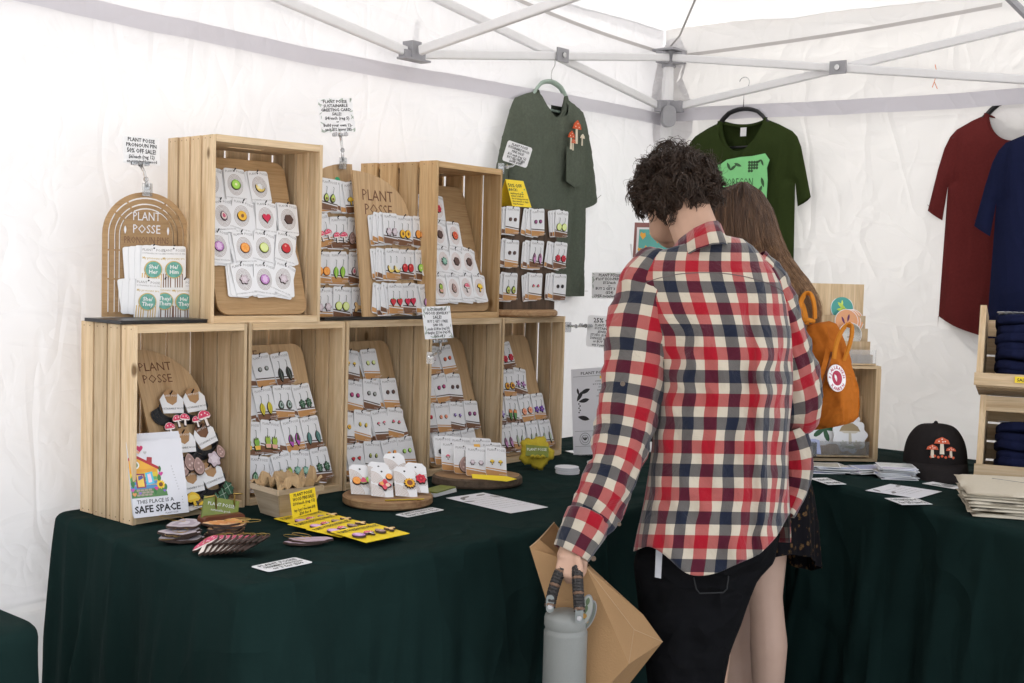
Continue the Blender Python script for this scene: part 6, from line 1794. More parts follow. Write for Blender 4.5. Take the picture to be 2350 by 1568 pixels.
# left hand
b.capsule(V(1322, 1238, 2.555), V(1306, 1276, 2.550), .024, .026)
for x in (1290, 1300, 1311, 1322): b.sphere(V(x, 1278, 2.528), .0085, 10, 8)
fing = [((1288, 1284), (1283, 1306), (1290, 1320)), ((1300, 1290), (1298, 1318), (1303, 1333)), ((1313, 1290), (1313, 1322), (1316, 1336)), ((1325, 1284), (1331, 1306), (1337, 1318))]
for k, (p0, p1, p2) in enumerate(fing):
    dd = 2.535-.006*k
    b.capsule(V(*p0, dd), V(*p1, dd-.012), .0088, .0080, 10); b.capsule(V(*p1, dd-.012), V(*p2, dd+.004), .0080, .0070, 10)
b.capsule(V(1325, 1262, 2.545), V(1338, 1292, 2.545), .012, .0105, 10); b.capsule(V(1338, 1292, 2.545), V(1337, 1314, 2.555), .0105, .009, 10)
# right arm bends forward in front of the body
b.capsule(V(1755, 680, 2.80), V(1830, 930, 2.86), .050, .042)
b.capsule(V(1830, 930, 2.86), V(1760, 900, 3.06), .042, .030)
b.capsule(V(1760, 900, 3.06), V(1740, 905, 3.12), .026, .028)
for k in range(4): b.capsule(V(1732+6*k, 900+8*k, 3.13), V(1720+6*k, 915+8*k, 3.19), .0095, .008, 10)
b.capsule(V(1750, 895, 3.11), V(1738, 888, 3.16), .011, .009, 10)
legL = [(V(1545, 1290, 2.72), .085), (V(1560, 1640, 2.76), .060)]
b.capsule(V(1545, 1260, 2.76), V(1548, 1600, 2.79), .070, .050); 
fl0 = V(1548, 1600, 2.79)
b.capsule(fl0, Vector((fl0.x+.02, fl0.y-.01, .09)), .060, .040); 
b.capsule(Vector((fl0.x+.01, fl0.y-.03, .035)), Vector((fl0.x+.12, fl0.y+.10, .03)), .035, .032)
fr0 = V(1615, 1600, 2.81)
b.capsule(V(1630, 1260, 2.78), fr0, .070, .050)
b.capsule(fr0, Vector((fr0.x+.02, fr0.y-.01, .09)), .060, .040)
b.capsule(Vector((fr0.x+.01, fr0.y-.03, .035)), Vector((fr0.x+.12, fr0.y+.10, .03)), .035, .032)
remeshed(b, 'body', SKINM, man, MI, .0040, 3)

# trousers
def loft_px(rings, nu=48, fold=.004, seed=0, freq=6, expo=.85):
    """rings: (y, xl, xr, depth, half depth); closed loop of cloth round the body"""
    m = MB(); n = len(rings)
    for j, (y, xl, xr, d, hb) in enumerate(rings):
        mx_, hw_ = (xl+xr)/2, (xr-xl)/2
        for i in range(nu):
            a = 2*PI*i/nu
            ca, sa = math.cos(a), math.sin(a)
            cx = math.copysign(abs(ca)**expo, ca); sy = math.copysign(abs(sa)**expo, sa)
            f = fold*noise.noise(Vector((ca*freq*.5, sa*freq*.5, y*.012+seed)))
            m.v.append(V(mx_+hw_*cx*(1+f*4), y, d+sy*(hb+f*2)))
    for j in range(n-1):
        for i in range(nu):
            k = (i+1) % nu
            m.f.append([j*nu+i, j*nu+k, (j+1)*nu+k, (j+1)*nu+i]); m.m.append(0)
    return m
def dens(tab, step=12):
    out = []; y = tab[0][0]
    while y < tab[-1][0]:
        out.append(tuple([y]+[interp([(r[0], r[c]) for r in tab], y) for c in range(1, len(tab[0]))])); y += step
    out.append(tab[-1]); return out
tr = loft_px(dens([(1225, 1470, 1790, 2.74, .125), (1290, 1456, 1778, 2.74, .130), (1330, 1458, 1740, 2.76, .130), (1400, 1466, 1712, 2.78, .125), (1440, 1470, 1700, 2.78, .12), (1500, 1478, 1675, 2.79, .11), (1570, 1486, 1664, 2.80, .10), (1640, 1490, 1668, 2.80, .09), (2000, 1500, 1680, 2.82, .075), (2230, 1500, 1684, 2.83, .07)], 14), 56, .006, 3, 8)
tr.build('trousers', BLK, man, MI, smooth=True)
def patchstrip(pts, r, name, mt, n=6, parent=None, inv=None):
    return MB().tube(pts, r, n).build(name, mt, parent or man, inv or MI, smooth=True)
# back pocket outline and a pale strap under the shirt
pk = [V(x, y, 2.618) for x, y in ((1592, 1326), (1598, 1352), (1606, 1362), (1660, 1360), (1668, 1352), (1672, 1322))]
patchstrip(pk, .0016, 'pocket_seam', mat('dark_stitch', (.018, .018, .019), .8))
m = MB(); a_ = [V(1506, 1252, 2.588), V(1521, 1256, 2.588), V(1517, 1328, 2.584), V(1503, 1325, 2.584)]
fwd_ = Vector((Fv.x, Fv.y, 0))*.004
m.add(a_+[p+fwd_ for p in a_], [(3, 2, 1, 0), (4, 5, 6, 7), (0, 1, 5, 4), (1, 2, 6, 5), (2, 3, 7, 6), (3, 0, 4, 7)])
m.build('pale_strap', mat('pale_webbing', (.42, .42, .44), .8, bump=.5, bs=700), man, MI)

# plaid shirt: the torso
TORSO = [(528, 1570, 1672, 2.745, .062), (545, 1548, 1700, 2.745, .072), (565, 1512, 1728, 2.745, .085), (590, 1480, 1752, 2.745, .100), (620, 1454, 1775, 2.745, .115), (650, 1448, 1792, 2.745, .125),
         (700, 1462, 1806, 2.74, .135), (760, 1482, 1816, 2.735, .145), (830, 1500, 1820, 2.73, .150), (900, 1505, 1820, 2.73, .152), (980, 1500, 1812, 2.725, .150), (1060, 1492, 1808, 2.72, .150), (1150, 1478, 1812, 2.715, .155), (1230, 1460, 1816, 2.71, .162), (1330, 1440, 1812, 2.70, .168)]
HEMX = [(1444, 1268), (1460, 1258), (1472, 1250), (1500, 1262), (1529, 1280), (1555, 1304), (1579, 1319), (1605, 1323), (1640, 1318), (1681, 1299), (1740, 1273), (1784, 1226), (1812, 1170)]
NU, NV = 128, 110
def hem_y(x):
    return sum(interp(HEMX, x+d) for d in (-16, -10, -5, 0, 5, 10, 16))/7
def ring_at(y):
    return [interp([(r[0], r[c]) for r in TORSO], y) for c in range(1, 5)]
def shirt_pt(a, y, amp=1.0):
    xl, xr, d, hb = ring_at(y)
    mx_, hw_ = (xl+xr)/2, (xr-xl)/2
    ca, sa = math.cos(a), math.sin(a)
    e = .88
    cx = math.copysign(abs(ca)**e, ca); sy = math.copysign(abs(sa)**e, sa)
    x = mx_+hw_*cx
    t = max(0, min(1, (y-560)/300))
    # drape folds: a long vertical one right of the spine, diagonals from the armpits, slack at the waist
    f = .014*math.exp(-((x-(1742+.02*(y-650)))/15.)**2)*t
    f -= .013*math.exp(-((x-(1718+.02*(y-650)))/12.)**2)*t
    f += .016*t*noise.noise(Vector((x*.016+y*.0015, y*.0035, 1.3)))*1.6
    f += .010*noise.noise(Vector((x*.026-y*.010, y*.011, 4.2)))*t*1.4
    f += .020*math.exp(-((x-1560-.35*(900-y))/26.)**2)*math.exp(-((y-860)/110.)**2)
    f += .008*math.exp(-((y-1235-.25*(x-1620))/26.)**2)*math.exp(-((x-1620)/150.)**2)
    return V(x, y, d + sy*hb - f*amp*(1 if sa < 0 else 0))
m = MB(); m.uv = {}
# length coordinate down the middle of the back
ys = [528+(1330-528)*j/200 for j in range(201)]
Lc = [0.0]
for j in range(200):
    Lc.append(Lc[-1]+(shirt_pt(1.5*PI, ys[j+1], 0)-shirt_pt(1.5*PI, ys[j], 0)).length)
def vlen(y): return interp(list(zip(ys, Lc)), y)
for j in range(NV+1):
    t = j/NV
    row = []
    for i in range(NU+1):
        a = 1.5*PI + 2*PI*(i/NU-.5)
        ca = math.cos(a)
        xh = 1628+184*math.copysign(abs(ca)**.88, ca)
        yb = hem_y(xh)
        if math.sin(a) > 0: yb = 1245
        y = lerp(interp([(1550, 592), (1570, 572), (1600, 552), (1645, 538), (1680, 548)], 1618+62*ca) if math.sin(a) < .2 else 600, yb, t)
        row.append((shirt_pt(a, y), y))
    acc = [0]*(NU+1)
    for i in range(NU//2, NU): acc[i+1] = acc[i]+(row[i+1][0]-row[i][0]).length
    for i in range(NU//2, 0, -1): acc[i-1] = acc[i]-(row[i-1][0]-row[i][0]).length
    for i, (p, y) in enumerate(row):
        k = len(m.v); m.v.append(p)
        m.uv[k] = (acc[i]*.985+.0415+.02, -vlen(y)+.034+ .012*acc[i])
for j in range(NV):
    for i in range(NU):
        a = j*(NU+1)+i
        m.f.append([a, a+NU+1, a+NU+2, a+1]); m.m.append(0)
shirt = m.build('shirt', PLAID, man, MI, smooth=True)
sd = shirt.modifiers.new('thickness', 'SOLIDIFY'); sd.thickness = .0018; sd.offset = -1
# hem stitch roll
hemp = []
for i in range(NU+1):
    a = 1.5*PI + 2*PI*(i/NU-.5)
    if math.sin(a) > .1: continue
    xh = 1628+184*math.copysign(abs(math.cos(a))**.88, math.cos(a))
    hemp.append(shirt_pt(a, interp(HEMX, xh))-Vector((Fv.x, Fv.y, 0))*.0015)
# sleeves
def sleeve(path, name, vofs=0.0, uofs=0.0, wr=.005, seed=0, n=56, sub=5, squash=1.0):
    P = []
    K = len(path)
    for i in range(K-1):
        for s in range(sub):
            t = s/sub
            def cr(c):
                p0 = path[max(0, i-1)][c]; p1 = path[i][c]; p2 = path[i+1][c]; p3 = path[min(K-1, i+2)][c]
                return .5*((2*p1)+(-p0+p2)*t+(2*p0-5*p1+4*p2-p3)*t*t+(-p0+3*p1-3*p2+p3)*t*t*t)
            P.append((cr(0), cr(1), cr(2), cr(3)))
    P.append(path[-1])
    pts = [V(x, y, d) for x, y, d, r in P]; rad = [r*ppx(d) for x, y, d, r in P]
    m = MB(); m.uv = {}
    L_ = 0; ref = None
    view = Vector((Fv.x, Fv.y, 0)).normalized()
    for i, p in enumerate(pts):
        if i: L_ += (p-pts[i-1]).length
        t = (pts[min(i+1, len(pts)-1)]-pts[max(0, i-1)]).normalized()
        e2 = (view - t*view.dot(t)).normalized(); e1 = t.cross(e2)
        for k in range(n+1):
            a = 2*PI*k/n
            ca, sa = math.cos(a), math.sin(a)
            w = wr*(noise.noise(Vector((ca*1.6+L_*7, sa*1.6, L_*22+seed)))*1.1 + .7*noise.noise(Vector((ca*3, sa*3+L_*4, L_*40+seed+5))))
            r = rad[i]+w
            q = p + e1*(r*ca) + e2*(r*sa*squash)
            j = len(m.v); m.v.append(q)
            m.uv[j] = ((a-1.5*PI)*rad[min(i, len(pts)//2)]*1.0+uofs if False else ((a-1.5*PI)*(sum(rad)/len(rad)))+uofs, -L_+vofs)
    for i in range(len(pts)-1):
        for k in range(n):
            a = i*(n+1)+k; m.f.append([a, a+1, a+n+2, a+n+1]); m.m.append(0)
    o = m.build(name, PLAID, man, MI, smooth=True)
    s = o.modifiers.new('thickness', 'SOLIDIFY'); s.thickness = .0015; s.offset = -1
    return o
sleeve([(1530, 600, 2.745, 34), (1508, 622, 2.735, 58), (1490, 660, 2.725, 70), (1474, 740, 2.705, 76), (1460, 830, 2.69, 76), (1446, 920, 2.675, 72), (1430, 1000, 2.655, 64), (1410, 1070, 2.63, 60), (1384, 1135, 2.605, 58), (1358, 1180, 2.59, 54), (1344, 1205, 2.58, 48)], 'sleeve', .012, .015, .0095, 2)
sleeve([(1352, 1185, 2.585, 52), (1340, 1212, 2.575, 52), (1326, 1240, 2.565, 48), (1315, 1262, 2.558, 44), (1311, 1270, 2.556, 42)], 'cuff', .05, .03, .003, 8)
sleeve([(1725, 600, 2.76, 30), (1752, 640, 2.77, 48), (1772, 700, 2.785, 52), (1795, 780, 2.80, 56), (1815, 850, 2.82, 58), (1828, 905, 2.84, 58), (1826, 950, 2.88, 52), (1800, 965, 2.95, 44), (1770, 950, 3.02, 38)], 'sleeve', .03, .02, .0095, 4)
sleeve([(1812, 985, 2.86, 34), (1826, 1030, 2.86, 36), (1832, 1080, 2.86, 32), (1824, 1130, 2.85, 26), (1806, 1180, 2.83, 16)], 'shirt_front_flap', .02, .05, .004, 6)
# collar: a band folded over
m = MB(); m.uv = {}
NC = 48
CT = [(0, 1526, 604, 2.770), (.12, 1538, 578, 2.735), (.28, 1562, 549, 2.700), (.48, 1594, 526, 2.676), (.68, 1624, 512, 2.668), (.84, 1645, 509, 2.680), (.94, 1653, 517, 2.705), (1, 1655, 528, 2.74)]
CB = [(0, 1512, 622, 2.760), (.12, 1530, 613, 2.715), (.28, 1562, 594, 2.672), (.48, 1600, 573, 2.645), (.68, 1636, 561, 2.640), (.84, 1660, 560, 2.655), (.94, 1674, 566, 2.69), (1, 1678, 572, 2.73)]
def ctab(tb, t): return [interp([(r[0], r[c]) for r in tb], t) for c in (1, 2, 3)]
acc = 0; prev = None
for i in range(NC+1):
    t = i/NC
    tx, ty, td_ = ctab(CT, t); bx, by, bd = ctab(CB, t)
    inn = V(tx+3, ty+26, td_+.012); top = V(tx, ty, td_+.002); rol = V(tx, ty-1, td_-.004)
    mid = V(lerp(tx, bx, .5), lerp(ty, by, .5), lerp(td_, bd, .5)-.008); bot = V(bx, by, bd-.006)
    row = (inn, top, rol, mid, bot)
    if prev: acc += (mid-prev).length
    prev = mid
    for k, p in enumerate(row):
        j = len(m.v); m.v.append(p); m.uv[j] = (acc-.012, (0, .022, .027, .050, .072)[k]+.002)
for i in range(NC):
    for k in range(4):
        a = i*5+k; m.f.append([a, a+5, a+6, a+1]); m.m.append(0)
co = m.build('collar', PLAID, man, MI, smooth=True)
s = co.modifiers.new('thickness', 'SOLIDIFY'); s.thickness = .002
# collar button, sleeve button, yoke seam
BTN = mat('horn_button', (.10, .065, .04), .35, var=.5, vs=200)
for (x, y, d, r) in ((1737-0, 549, 2.63, .0) ,):
    pass
def button(x, y, d, r=.0052):
    p = V(x, y, d); M = frame(p, Rh, Vector((0, 0, 1)))
    MB().prism(circ(r, 14), -.002, .001, 0).build('button', BTN, man, MI @ M)
button(1429, 881, 2.600); button(1362, 1282, 2.485); button(1421, 1203, 2.50, .004)
seam = [shirt_pt(1.5*PI+2*PI*(i/60-.5)*.62, 652-26*math.cos(2*PI*(i/60-.5))) - Fv*.001 for i in range(61)]
MB().tube(seam, .0009, 5).build('yoke_seam', mat('seam_thread', (.12, .09, .09), .9), man, MI)
arml = [V(x, y, d) for x, y, d in ((1546, 650, 2.615), (1552, 720, 2.60), (1548, 800, 2.592), (1536, 880, 2.590), (1520, 960, 2.59))]

# curly hair
HAIR = mat('dark_brown_hair', (.036, .020, .012), .42, var=.8, vs=60, spec=.35)
hm = MB()
def scalp(th, ph):               # th around, ph from the crown
    return Vector((math.sin(ph)*math.cos(th), math.sin(ph)*math.sin(th), math.cos(ph)))
HC = V(1553, 434, 2.84)
RX, RY, RZ = .075, .084, .078
left = -Rh; fwd2 = Vector((Fv.x, Fv.y, 0)).normalized(); up = Vector((0, 0, 1))
def hpt(d, k=1.0):
    return HC + Rh*(d.x*RX*k) + fwd2*(d.y*RY*k) + up*(d.z*RZ*k)
nu, nv = 40, 26; vs = []
for j in range(nv+1):
    for i in range(nu):
        d = scalp(2*PI*i/nu, PI*.76*j/nv)
        k = 1+.06*noise.noise(d*3.2)+.04*noise.noise(d*8)
        vs.append(hpt(d, k))
hm.add(vs, [(j*nu+i, (j+1)*nu+i, (j+1)*nu+(i+1) % nu, j*nu+(i+1) % nu) for j in range(nv) for i in range(nu)])
for s in range(420):
    th = random.uniform(0, 2*PI); ph = math.acos(random.uniform(-.84, 1))
    d0 = scalp(th, ph)
    if d0.x < -.45 and d0.z < -.25 and d0.y > -.45: continue
    if d0.z < -.50 and abs(d0.x) > .62: continue
    clump = noise.noise_vector(d0*2.6)*1.5
    L0 = random.uniform(.048, .080); cr0 = random.uniform(.0065, .0125); turns0 = random.uniform(1.0, 1.8); phc = random.uniform(0, 6.3)
    out0 = random.uniform(.10, .32)
    if d0.z < -.3: out0 *= .4; L0 *= .55; cr0 *= .6
    hand = random.choice((-1, 1))
    for q_ in range(13):
        d = (d0 + Vector((random.gauss(0, .045), random.gauss(0, .045), random.gauss(0, .045)))).normalized()
        p = hpt(d, .97); nrm = (Rh*d.x+fwd2*d.y+up*d.z).normalized()
        tang = clump + Vector((0, 0, -.8)); tang = (tang-nrm*tang.dot(nrm)).normalized()
        bt = nrm.cross(tang)
        fly = random.random() < .04
        L_ = L0*random.uniform(.85, 1.1); out = out0*(1.9 if fly else random.uniform(.85, 1.15)); cr = cr0*random.uniform(.85, 1.15)*(1.3 if fly else 1)
        K = 13; pts = []
        for k in range(K+1):
            t = k/K; a = phc+hand*turns0*2*PI*t+(random.uniform(-.1, .1))
            tight = 1-.45*t
            pts.append(p + tang*(L_*t*.82) + nrm*(L_*out*math.sin(t*PI*.62)+.004) + (bt*math.cos(a)+nrm*math.sin(a))*cr*min(1, t*3)*tight)
        w = .0005 if fly else random.uniform(.0009, .0020)
        hm.tube(pts, [w*(1-.6*k/K) for k in range(K+1)], 3, 0, cap=False)
for s in range(150):              # loose curls standing off the crown and the left side
    th = random.uniform(0, 2*PI); d = scalp(th, random.uniform(.0, 1.9))
    if s % 2: d = Vector((-abs(d.x)-.3, d.y, d.z+.25)).normalized()
    p = hpt(d, 1.1); nrm = (Rh*d.x+fwd2*d.y+up*d.z).normalized(); sdv = nrm.orthogonal().normalized(); sdv.rotate(Matrix.Rotation(random.uniform(0, 6.3), 3, nrm))
    R_ = random.uniform(.010, .024)
    hm.tube([p + nrm*(R_*1.5*math.sin(a)) + sdv*(R_*(1-math.cos(a))) for a in [random.uniform(2.4, 4.4)*k/12 for k in range(13)]], .00033, 3, 0, cap=False)
hm.build('hair', HAIR, man, MI, smooth=True)

# ------------------------------------------------------------------ the second person
wp = V(1740, 900, 3.16)
wom = empty('person', T((wp.x, wp.y, 0)), 'person with long brown hair and an orange backpack, standing beyond the plaid shirt', 'person')
WI = wom.matrix_world.inverted()
b = MB()
whc = V(1700, 500, 3.22)
b.sphere(whc, (.062, .070, .080), 20, 14); b.capsule(V(1698, 520, 3.26), V(1694, 555, 3.30), .045, .032)
b.capsule(V(1698, 520, 3.37), V(1697, 526, 3.38), .010, .008)
b.capsule(V(1712, 540, 3.19), V(1725, 620, 3.18), .046, .052)
b.capsule(V(1728, 680, 3.18), V(1740, 860, 3.16), .075, .080); b.capsule(V(1740, 880, 3.16), V(1755, 1100, 3.15), .080, .090)
b.capsule(V(1670, 690, 3.20), V(1790, 690, 3.18), .035, .035)
b.capsule(V(1800, 670, 3.18), V(1800, 860, 3.26), .038, .032); b.capsule(V(1800, 860, 3.26), V(1740, 880, 3.42), .032, .024); b.capsule(V(1740, 880, 3.42), V(1728, 885, 3.48), .022, .024)
for k in range(4): b.capsule(V(1722+5*k, 882+5*k, 3.48), V(1714+5*k, 890+5*k, 3.55), .0085, .007, 8)
b.capsule(V(1660, 670, 3.22), V(1640, 860, 3.32), .038, .032); b.capsule(V(1640, 860, 3.32), V(1660, 900, 3.48), .032, .024)
for k in range(4): b.capsule(V(1660+5*k, 902+3*k, 3.48), V(1664+5*k, 908+4*k, 3.55), .0085, .007, 8)
# legs: right thigh, knee hollow, calf, ankle
def leg(pts):
    P_ = []; R_ = []
    for (x, y, d, r) in pts: P_.append(V(x, y, d)); R_.append(r)
    for i in range(len(P_)-1): b.capsule(P_[i], P_[i+1], R_[i], R_[i+1])
leg([(1748, 1150, 3.12, .076), (1754, 1290, 3.12, .056), (1757, 1370, 3.12, .0435), (1761, 1420, 3.125, .044), (1764, 1480, 3.13, .0485), (1763, 1560, 3.14, .042), (1757, 1680, 3.16, .036)])
q = V(1746, 1680, 3.18); b.capsule(q, Vector((q.x, q.y, .08)), .040, .032); b.capsule(Vector((q.x, q.y-.02, .035)), Vector((q.x+.10, q.y+.09, .025)), .030, .028)
leg([(1700, 1150, 3.20, .082), (1690, 1290, 3.24, .062), (1684, 1380, 3.27, .048), (1686, 1440, 3.28, .047), (1690, 1510, 3.29, .050), (1694, 1580, 3.27, .046), (1692, 1680, 3.28, .038)])
q = V(1692, 1680, 3.28); b.capsule(q, Vector((q.x, q.y, .08)), .038, .032); b.capsule(Vector((q.x, q.y-.02, .035)), Vector((q.x+.10, q.y+.09, .025)), .030, .028)
remeshed(b, 'body', SKINP, wom, WI, .0058, 6)
# dark top
tp_ = loft_px(dens([(595, 1690, 1760, 3.18, .055), (640, 1650, 1800, 3.18, .09), (700, 1640, 1815, 3.17, .115), (850, 1650, 1822, 3.16, .12), (1000, 1655, 1830, 3.15, .12), (1080, 1652, 1845, 3.14, .13)], 16), 48, .005, 9)
tp_.build('top', cotton('dark_floral_top', (.02, .017, .017), .4), wom, WI, smooth=True)
# skirt with small flowers
def floral():
    m, t, bs = nt('dark_floral_cloth'); N, L = t.nodes, t.links
    tc = N.new('ShaderNodeTexCoord'); vo = N.new('ShaderNodeTexVoronoi'); vo.inputs['Scale'].default_value = 55
    nz = N.new('ShaderNodeTexNoise'); nz.inputs['Scale'].default_value = 120
    ad = N.new('ShaderNodeVectorMath'); ad.operation = 'MULTIPLY_ADD'; ad.inputs[1].default_value = (.012, .012, .012)
    L.new(nz.outputs['Color'], ad.inputs[0]); L.new(tc.outputs['Object'], ad.inputs[2]); L.new(ad.outputs[0], vo.inputs['Vector'])
    r = N.new('ShaderNodeValToRGB'); r.color_ramp.elements[0].position = .18; r.color_ramp.elements[0].color = (.13, .07, .025, 1)
    r.color_ramp.elements[1].position = .34; r.color_ramp.elements[1].color = (.005, .0045, .006, 1)
    e = r.color_ramp.elements.new(.10); e.color = (.04, .025, .02, 1)
    L.new(vo.outputs[0], r.inputs[0]); L.new(r.outputs[0], bs.inputs['Base Color']); bs.inputs['Roughness'].default_value = .9; bs.inputs['Specular IOR Level'].default_value = .1
    return m
sk = dens([(1060, 1665, 1850, 3.15, .12), (1130, 1660, 1866, 3.15, .14), (1200, 1660, 1874, 3.15, .155), (1300, 1660, 1878, 3.15, .165)], 10)
m = MB(); nu = 110
for j, (y, xl, xr, d, hb) in enumerate(sk):
    t = j/(len(sk)-1)
    for i in range(nu):
        a = 2*PI*i/nu
        f = 1+t*(.05*math.sin(9*a+1)+.035*math.sin(17*a+t)+.03*noise.noise(Vector((math.cos(a)*3, math.sin(a)*3, t))))
        xx = (xl+xr)/2+(xr-xl)/2*math.cos(a)*f
        yy = y+ (t*(18*math.sin(2*a+.6)-8)) 
        m.v.append(V(xx, yy, d+hb*math.sin(a)*f))
for j in range(len(sk)-1):
    for i in range(nu):
        k = (i+1) % nu; m.f.append([j*nu+i, j*nu+k, (j+1)*nu+k, (j+1)*nu+i]); m.m.append(0)
m.build('skirt', floral(), wom, WI, smooth=True)
# long straight hair
def hairmat():
    m, t, bs = nt('long_brown_hair'); N, L = t.nodes, t.links
    tc = N.new('ShaderNodeTexCoord'); sp = N.new('ShaderNodeSeparateXYZ'); L.new(tc.outputs['Object'], sp.inputs[0])
    mr = N.new('ShaderNodeMapRange'); mr.inputs[1].default_value = 1.58; mr.inputs[2].default_value = 1.20
    L.new(sp.outputs[2], mr.inputs[0])
    nz = N.new('ShaderNodeTexNoise'); nz.inputs['Scale'].default_value = 130; mp = N.new('ShaderNodeMapping'); mp.inputs['Scale'].default_value = (1, 1, .04)
    L.new(tc.outputs['Object'], mp.inputs[0]); L.new(mp.outputs[0], nz.inputs['Vector'])
    ad = N.new('ShaderNodeMath'); ad.operation = 'MULTIPLY_ADD'; ad.inputs[1].default_value = 1.1; ad.inputs[2].default_value = -.55
    L.new(nz.outputs[0], ad.inputs[0]); a2 = N.new('ShaderNodeMath'); a2.operation = 'ADD'; L.new(ad.outputs[0], a2.inputs[0]); L.new(mr.outputs[0], a2.inputs[1])
    r = N.new('ShaderNodeValToRGB'); r.color_ramp.elements[0].color = (.060, .028, .014, 1); r.color_ramp.elements[1].color = (.40, .235, .115, 1)
    e = r.color_ramp.elements.new(.45); e.color = (.17, .088, .042, 1)
    L.new(a2.outputs[0], r.inputs[0]); L.new(r.outputs[0], bs.inputs['Base Color']); bs.inputs['Roughness'].default_value = .42; bs.inputs['Specular IOR Level'].default_value = .4
    return m
hm = MB()
WH = V(1703, 485, 3.19)
HXR = [(418, 1700, 1712), (440, 1640, 1748), (480, 1625, 1772), (540, 1620, 1790), (590, 1622, 1812), (637, 1640, 1848), (668, 1660, 1868), (700, 1690, 1880), (730, 1730, 1882), (800, 1810, 1874)]
def hx(y, f):
    return lerp(interp([(r[0], r[1]) for r in HXR], y), interp([(r[0], r[2]) for r in HXR], y), f)
def hd(y, f, k):                 # surface depth: bulging towards the viewer, lying over the back
    q = 1-(2*f-1)**2
    return 3.20 - (.100*math.sqrt(max(0, q)) if y < 560 else lerp(.100, .155, min(1, (y-560)/120))*math.sqrt(max(0, q)))*(k)
nu = 40; rows = [418+ (800-418)*j/40 for j in range(41)]
vs = [V(hx(y, i/nu), y+2, hd(y, i/nu, .9)) for y in rows for i in range(nu+1)]
hm.add(vs, [(j*(nu+1)+i, (j+1)*(nu+1)+i, (j+1)*(nu+1)+i+1, j*(nu+1)+i+1) for j in range(40) for i in range(nu)])
vs = [V(hx(y, i/nu), y+2, 6.42-hd(y, i/nu, .9)) for y in rows[:22] for i in range(nu+1)]
hm.add(vs, [(j*(nu+1)+i, (j+1)*(nu+1)+i, (j+1)*(nu+1)+i+1, j*(nu+1)+i+1) for j in range(21) for i in range(nu)])
for s in range(2600):
    f = random.random(); y1 = random.uniform(690, 815)
    y0 = random.uniform(418, 470) if random.random() < .6 else random.uniform(430, 640)
    k = random.uniform(.92, 1.08); ph0 = random.uniform(0, 6.3); wv = random.uniform(3, 13); dr = random.uniform(-.03, .03)
    pts = []
    K = 14
    for q in range(K+1):
        t = q/K; y = lerp(y0, y1, t)
        ff = max(-.02, min(1.03, f+dr*t+.008*math.sin(ph0+t*7)+.03*noise.noise(Vector((f*9, t*2.2, 3)))))
        pts.append(V(hx(y, ff)+wv*math.sin(ph0+t*9)*t*.5, y-1, hd(y, max(0, min(1, ff)), k)))
    w = random.uniform(.0006, .0014)
    hm.tube(pts, [w*(1-.5*q/K) for q in range(K+1)], 3, 0, cap=False)
hm.build('hair', hairmat(), wom, T((0, 0, 0)) @ WI, smooth=True)

# orange backpack
ORG = cotton('orange_canvas', (.42, .125, .018), .10)
add_creases(ORG, [(14, 14, 7, (.3, .2, 0)), (9, 9, 16, (.2, -.5, .3))], .6, 4, .008)
bp = empty('backpack', None, 'orange canvas backpack with two round carry handles and a white ring badge', 'backpack')
bc_ = V(1884, 862, 3.10)
upb = (Uv*.970 + Rv*-.20 + Fv*.06).normalized()
# broad side faces the camera's left, badge front faces right
nrmv = (-Fv*.62 + Rv*.78); nrmv = (nrmv-upb*nrmv.dot(upb)).normalized()
rgt = upb.cross(-nrmv).normalized()*-1
Mb = frame(bc_, (-nrmv).cross(upb)*-1, upb)
bp.matrix_world = Mb
def rbox(sx, sy, sz, r, ns=6, amp=.004, seed=0, top_taper=.80):
    m = MB(); N1 = 40; rows = 26; vs = []
    for j in range(rows+1):
        t = j/rows; z = -sz/2+sz*t
        e = min(1, math.sin(PI*min(t, 1-t)/(.30) * .5)) if min(t, 1-t) < .15*2 else 1
        e = .80+.20*e
        if j in (0, rows): e *= .80
        k = lerp(1, top_taper, max(0, (t-.55)/.45)**1.4)
        for i in range(N1):
            a = 2*PI*i/N1; ca, sa = math.cos(a), math.sin(a)
            se = lambda v: math.copysign(abs(v)**.42, v)
            f = amp*noise.noise(Vector((ca*2, sa*2, t*5+seed)))+amp*.6*noise.noise(Vector((ca*5, sa*5, t*12+seed)))
            vs.append((sx/2*se(ca)*e+f, (sy/2*se(sa))*e*k+f, z))
    fs = [(j*N1+i, j*N1+(i+1) % N1, (j+1)*N1+(i+1) % N1, (j+1)*N1+i) for j in range(rows) for i in range(N1)]
    fs += [tuple(range(N1-1, -1, -1)), tuple(range(rows*N1, (rows+1)*N1))]
    return m.add(vs, fs)
rbox(.128, .142, .262, .03, amp=.009, top_taper=.9).build('pack_body', ORG, bp, smooth=True)
rbox(.080, .040, .125, .02, amp=.004, seed=5, top_taper=1).build('front_pocket', ORG, bp, T((0, -.062, -.070)), smooth=True)
def strap_loop(cx, cz, w, h, y, tilt=0):
    pts = [(cx-w/2, y, cz)] + [(cx+w/2*-math.cos(a), y-.0*math.sin(a), cz+h*.45+h*.55*math.sin(a)) for a in [PI*k/14 for k in range(15)]] + [(cx+w/2, y, cz)]
    return MB().tube(pts, [(.0035, .0115)]*len(pts), 8)
HW = cotton('orange_webbing', (.52, .19, .025), .1)
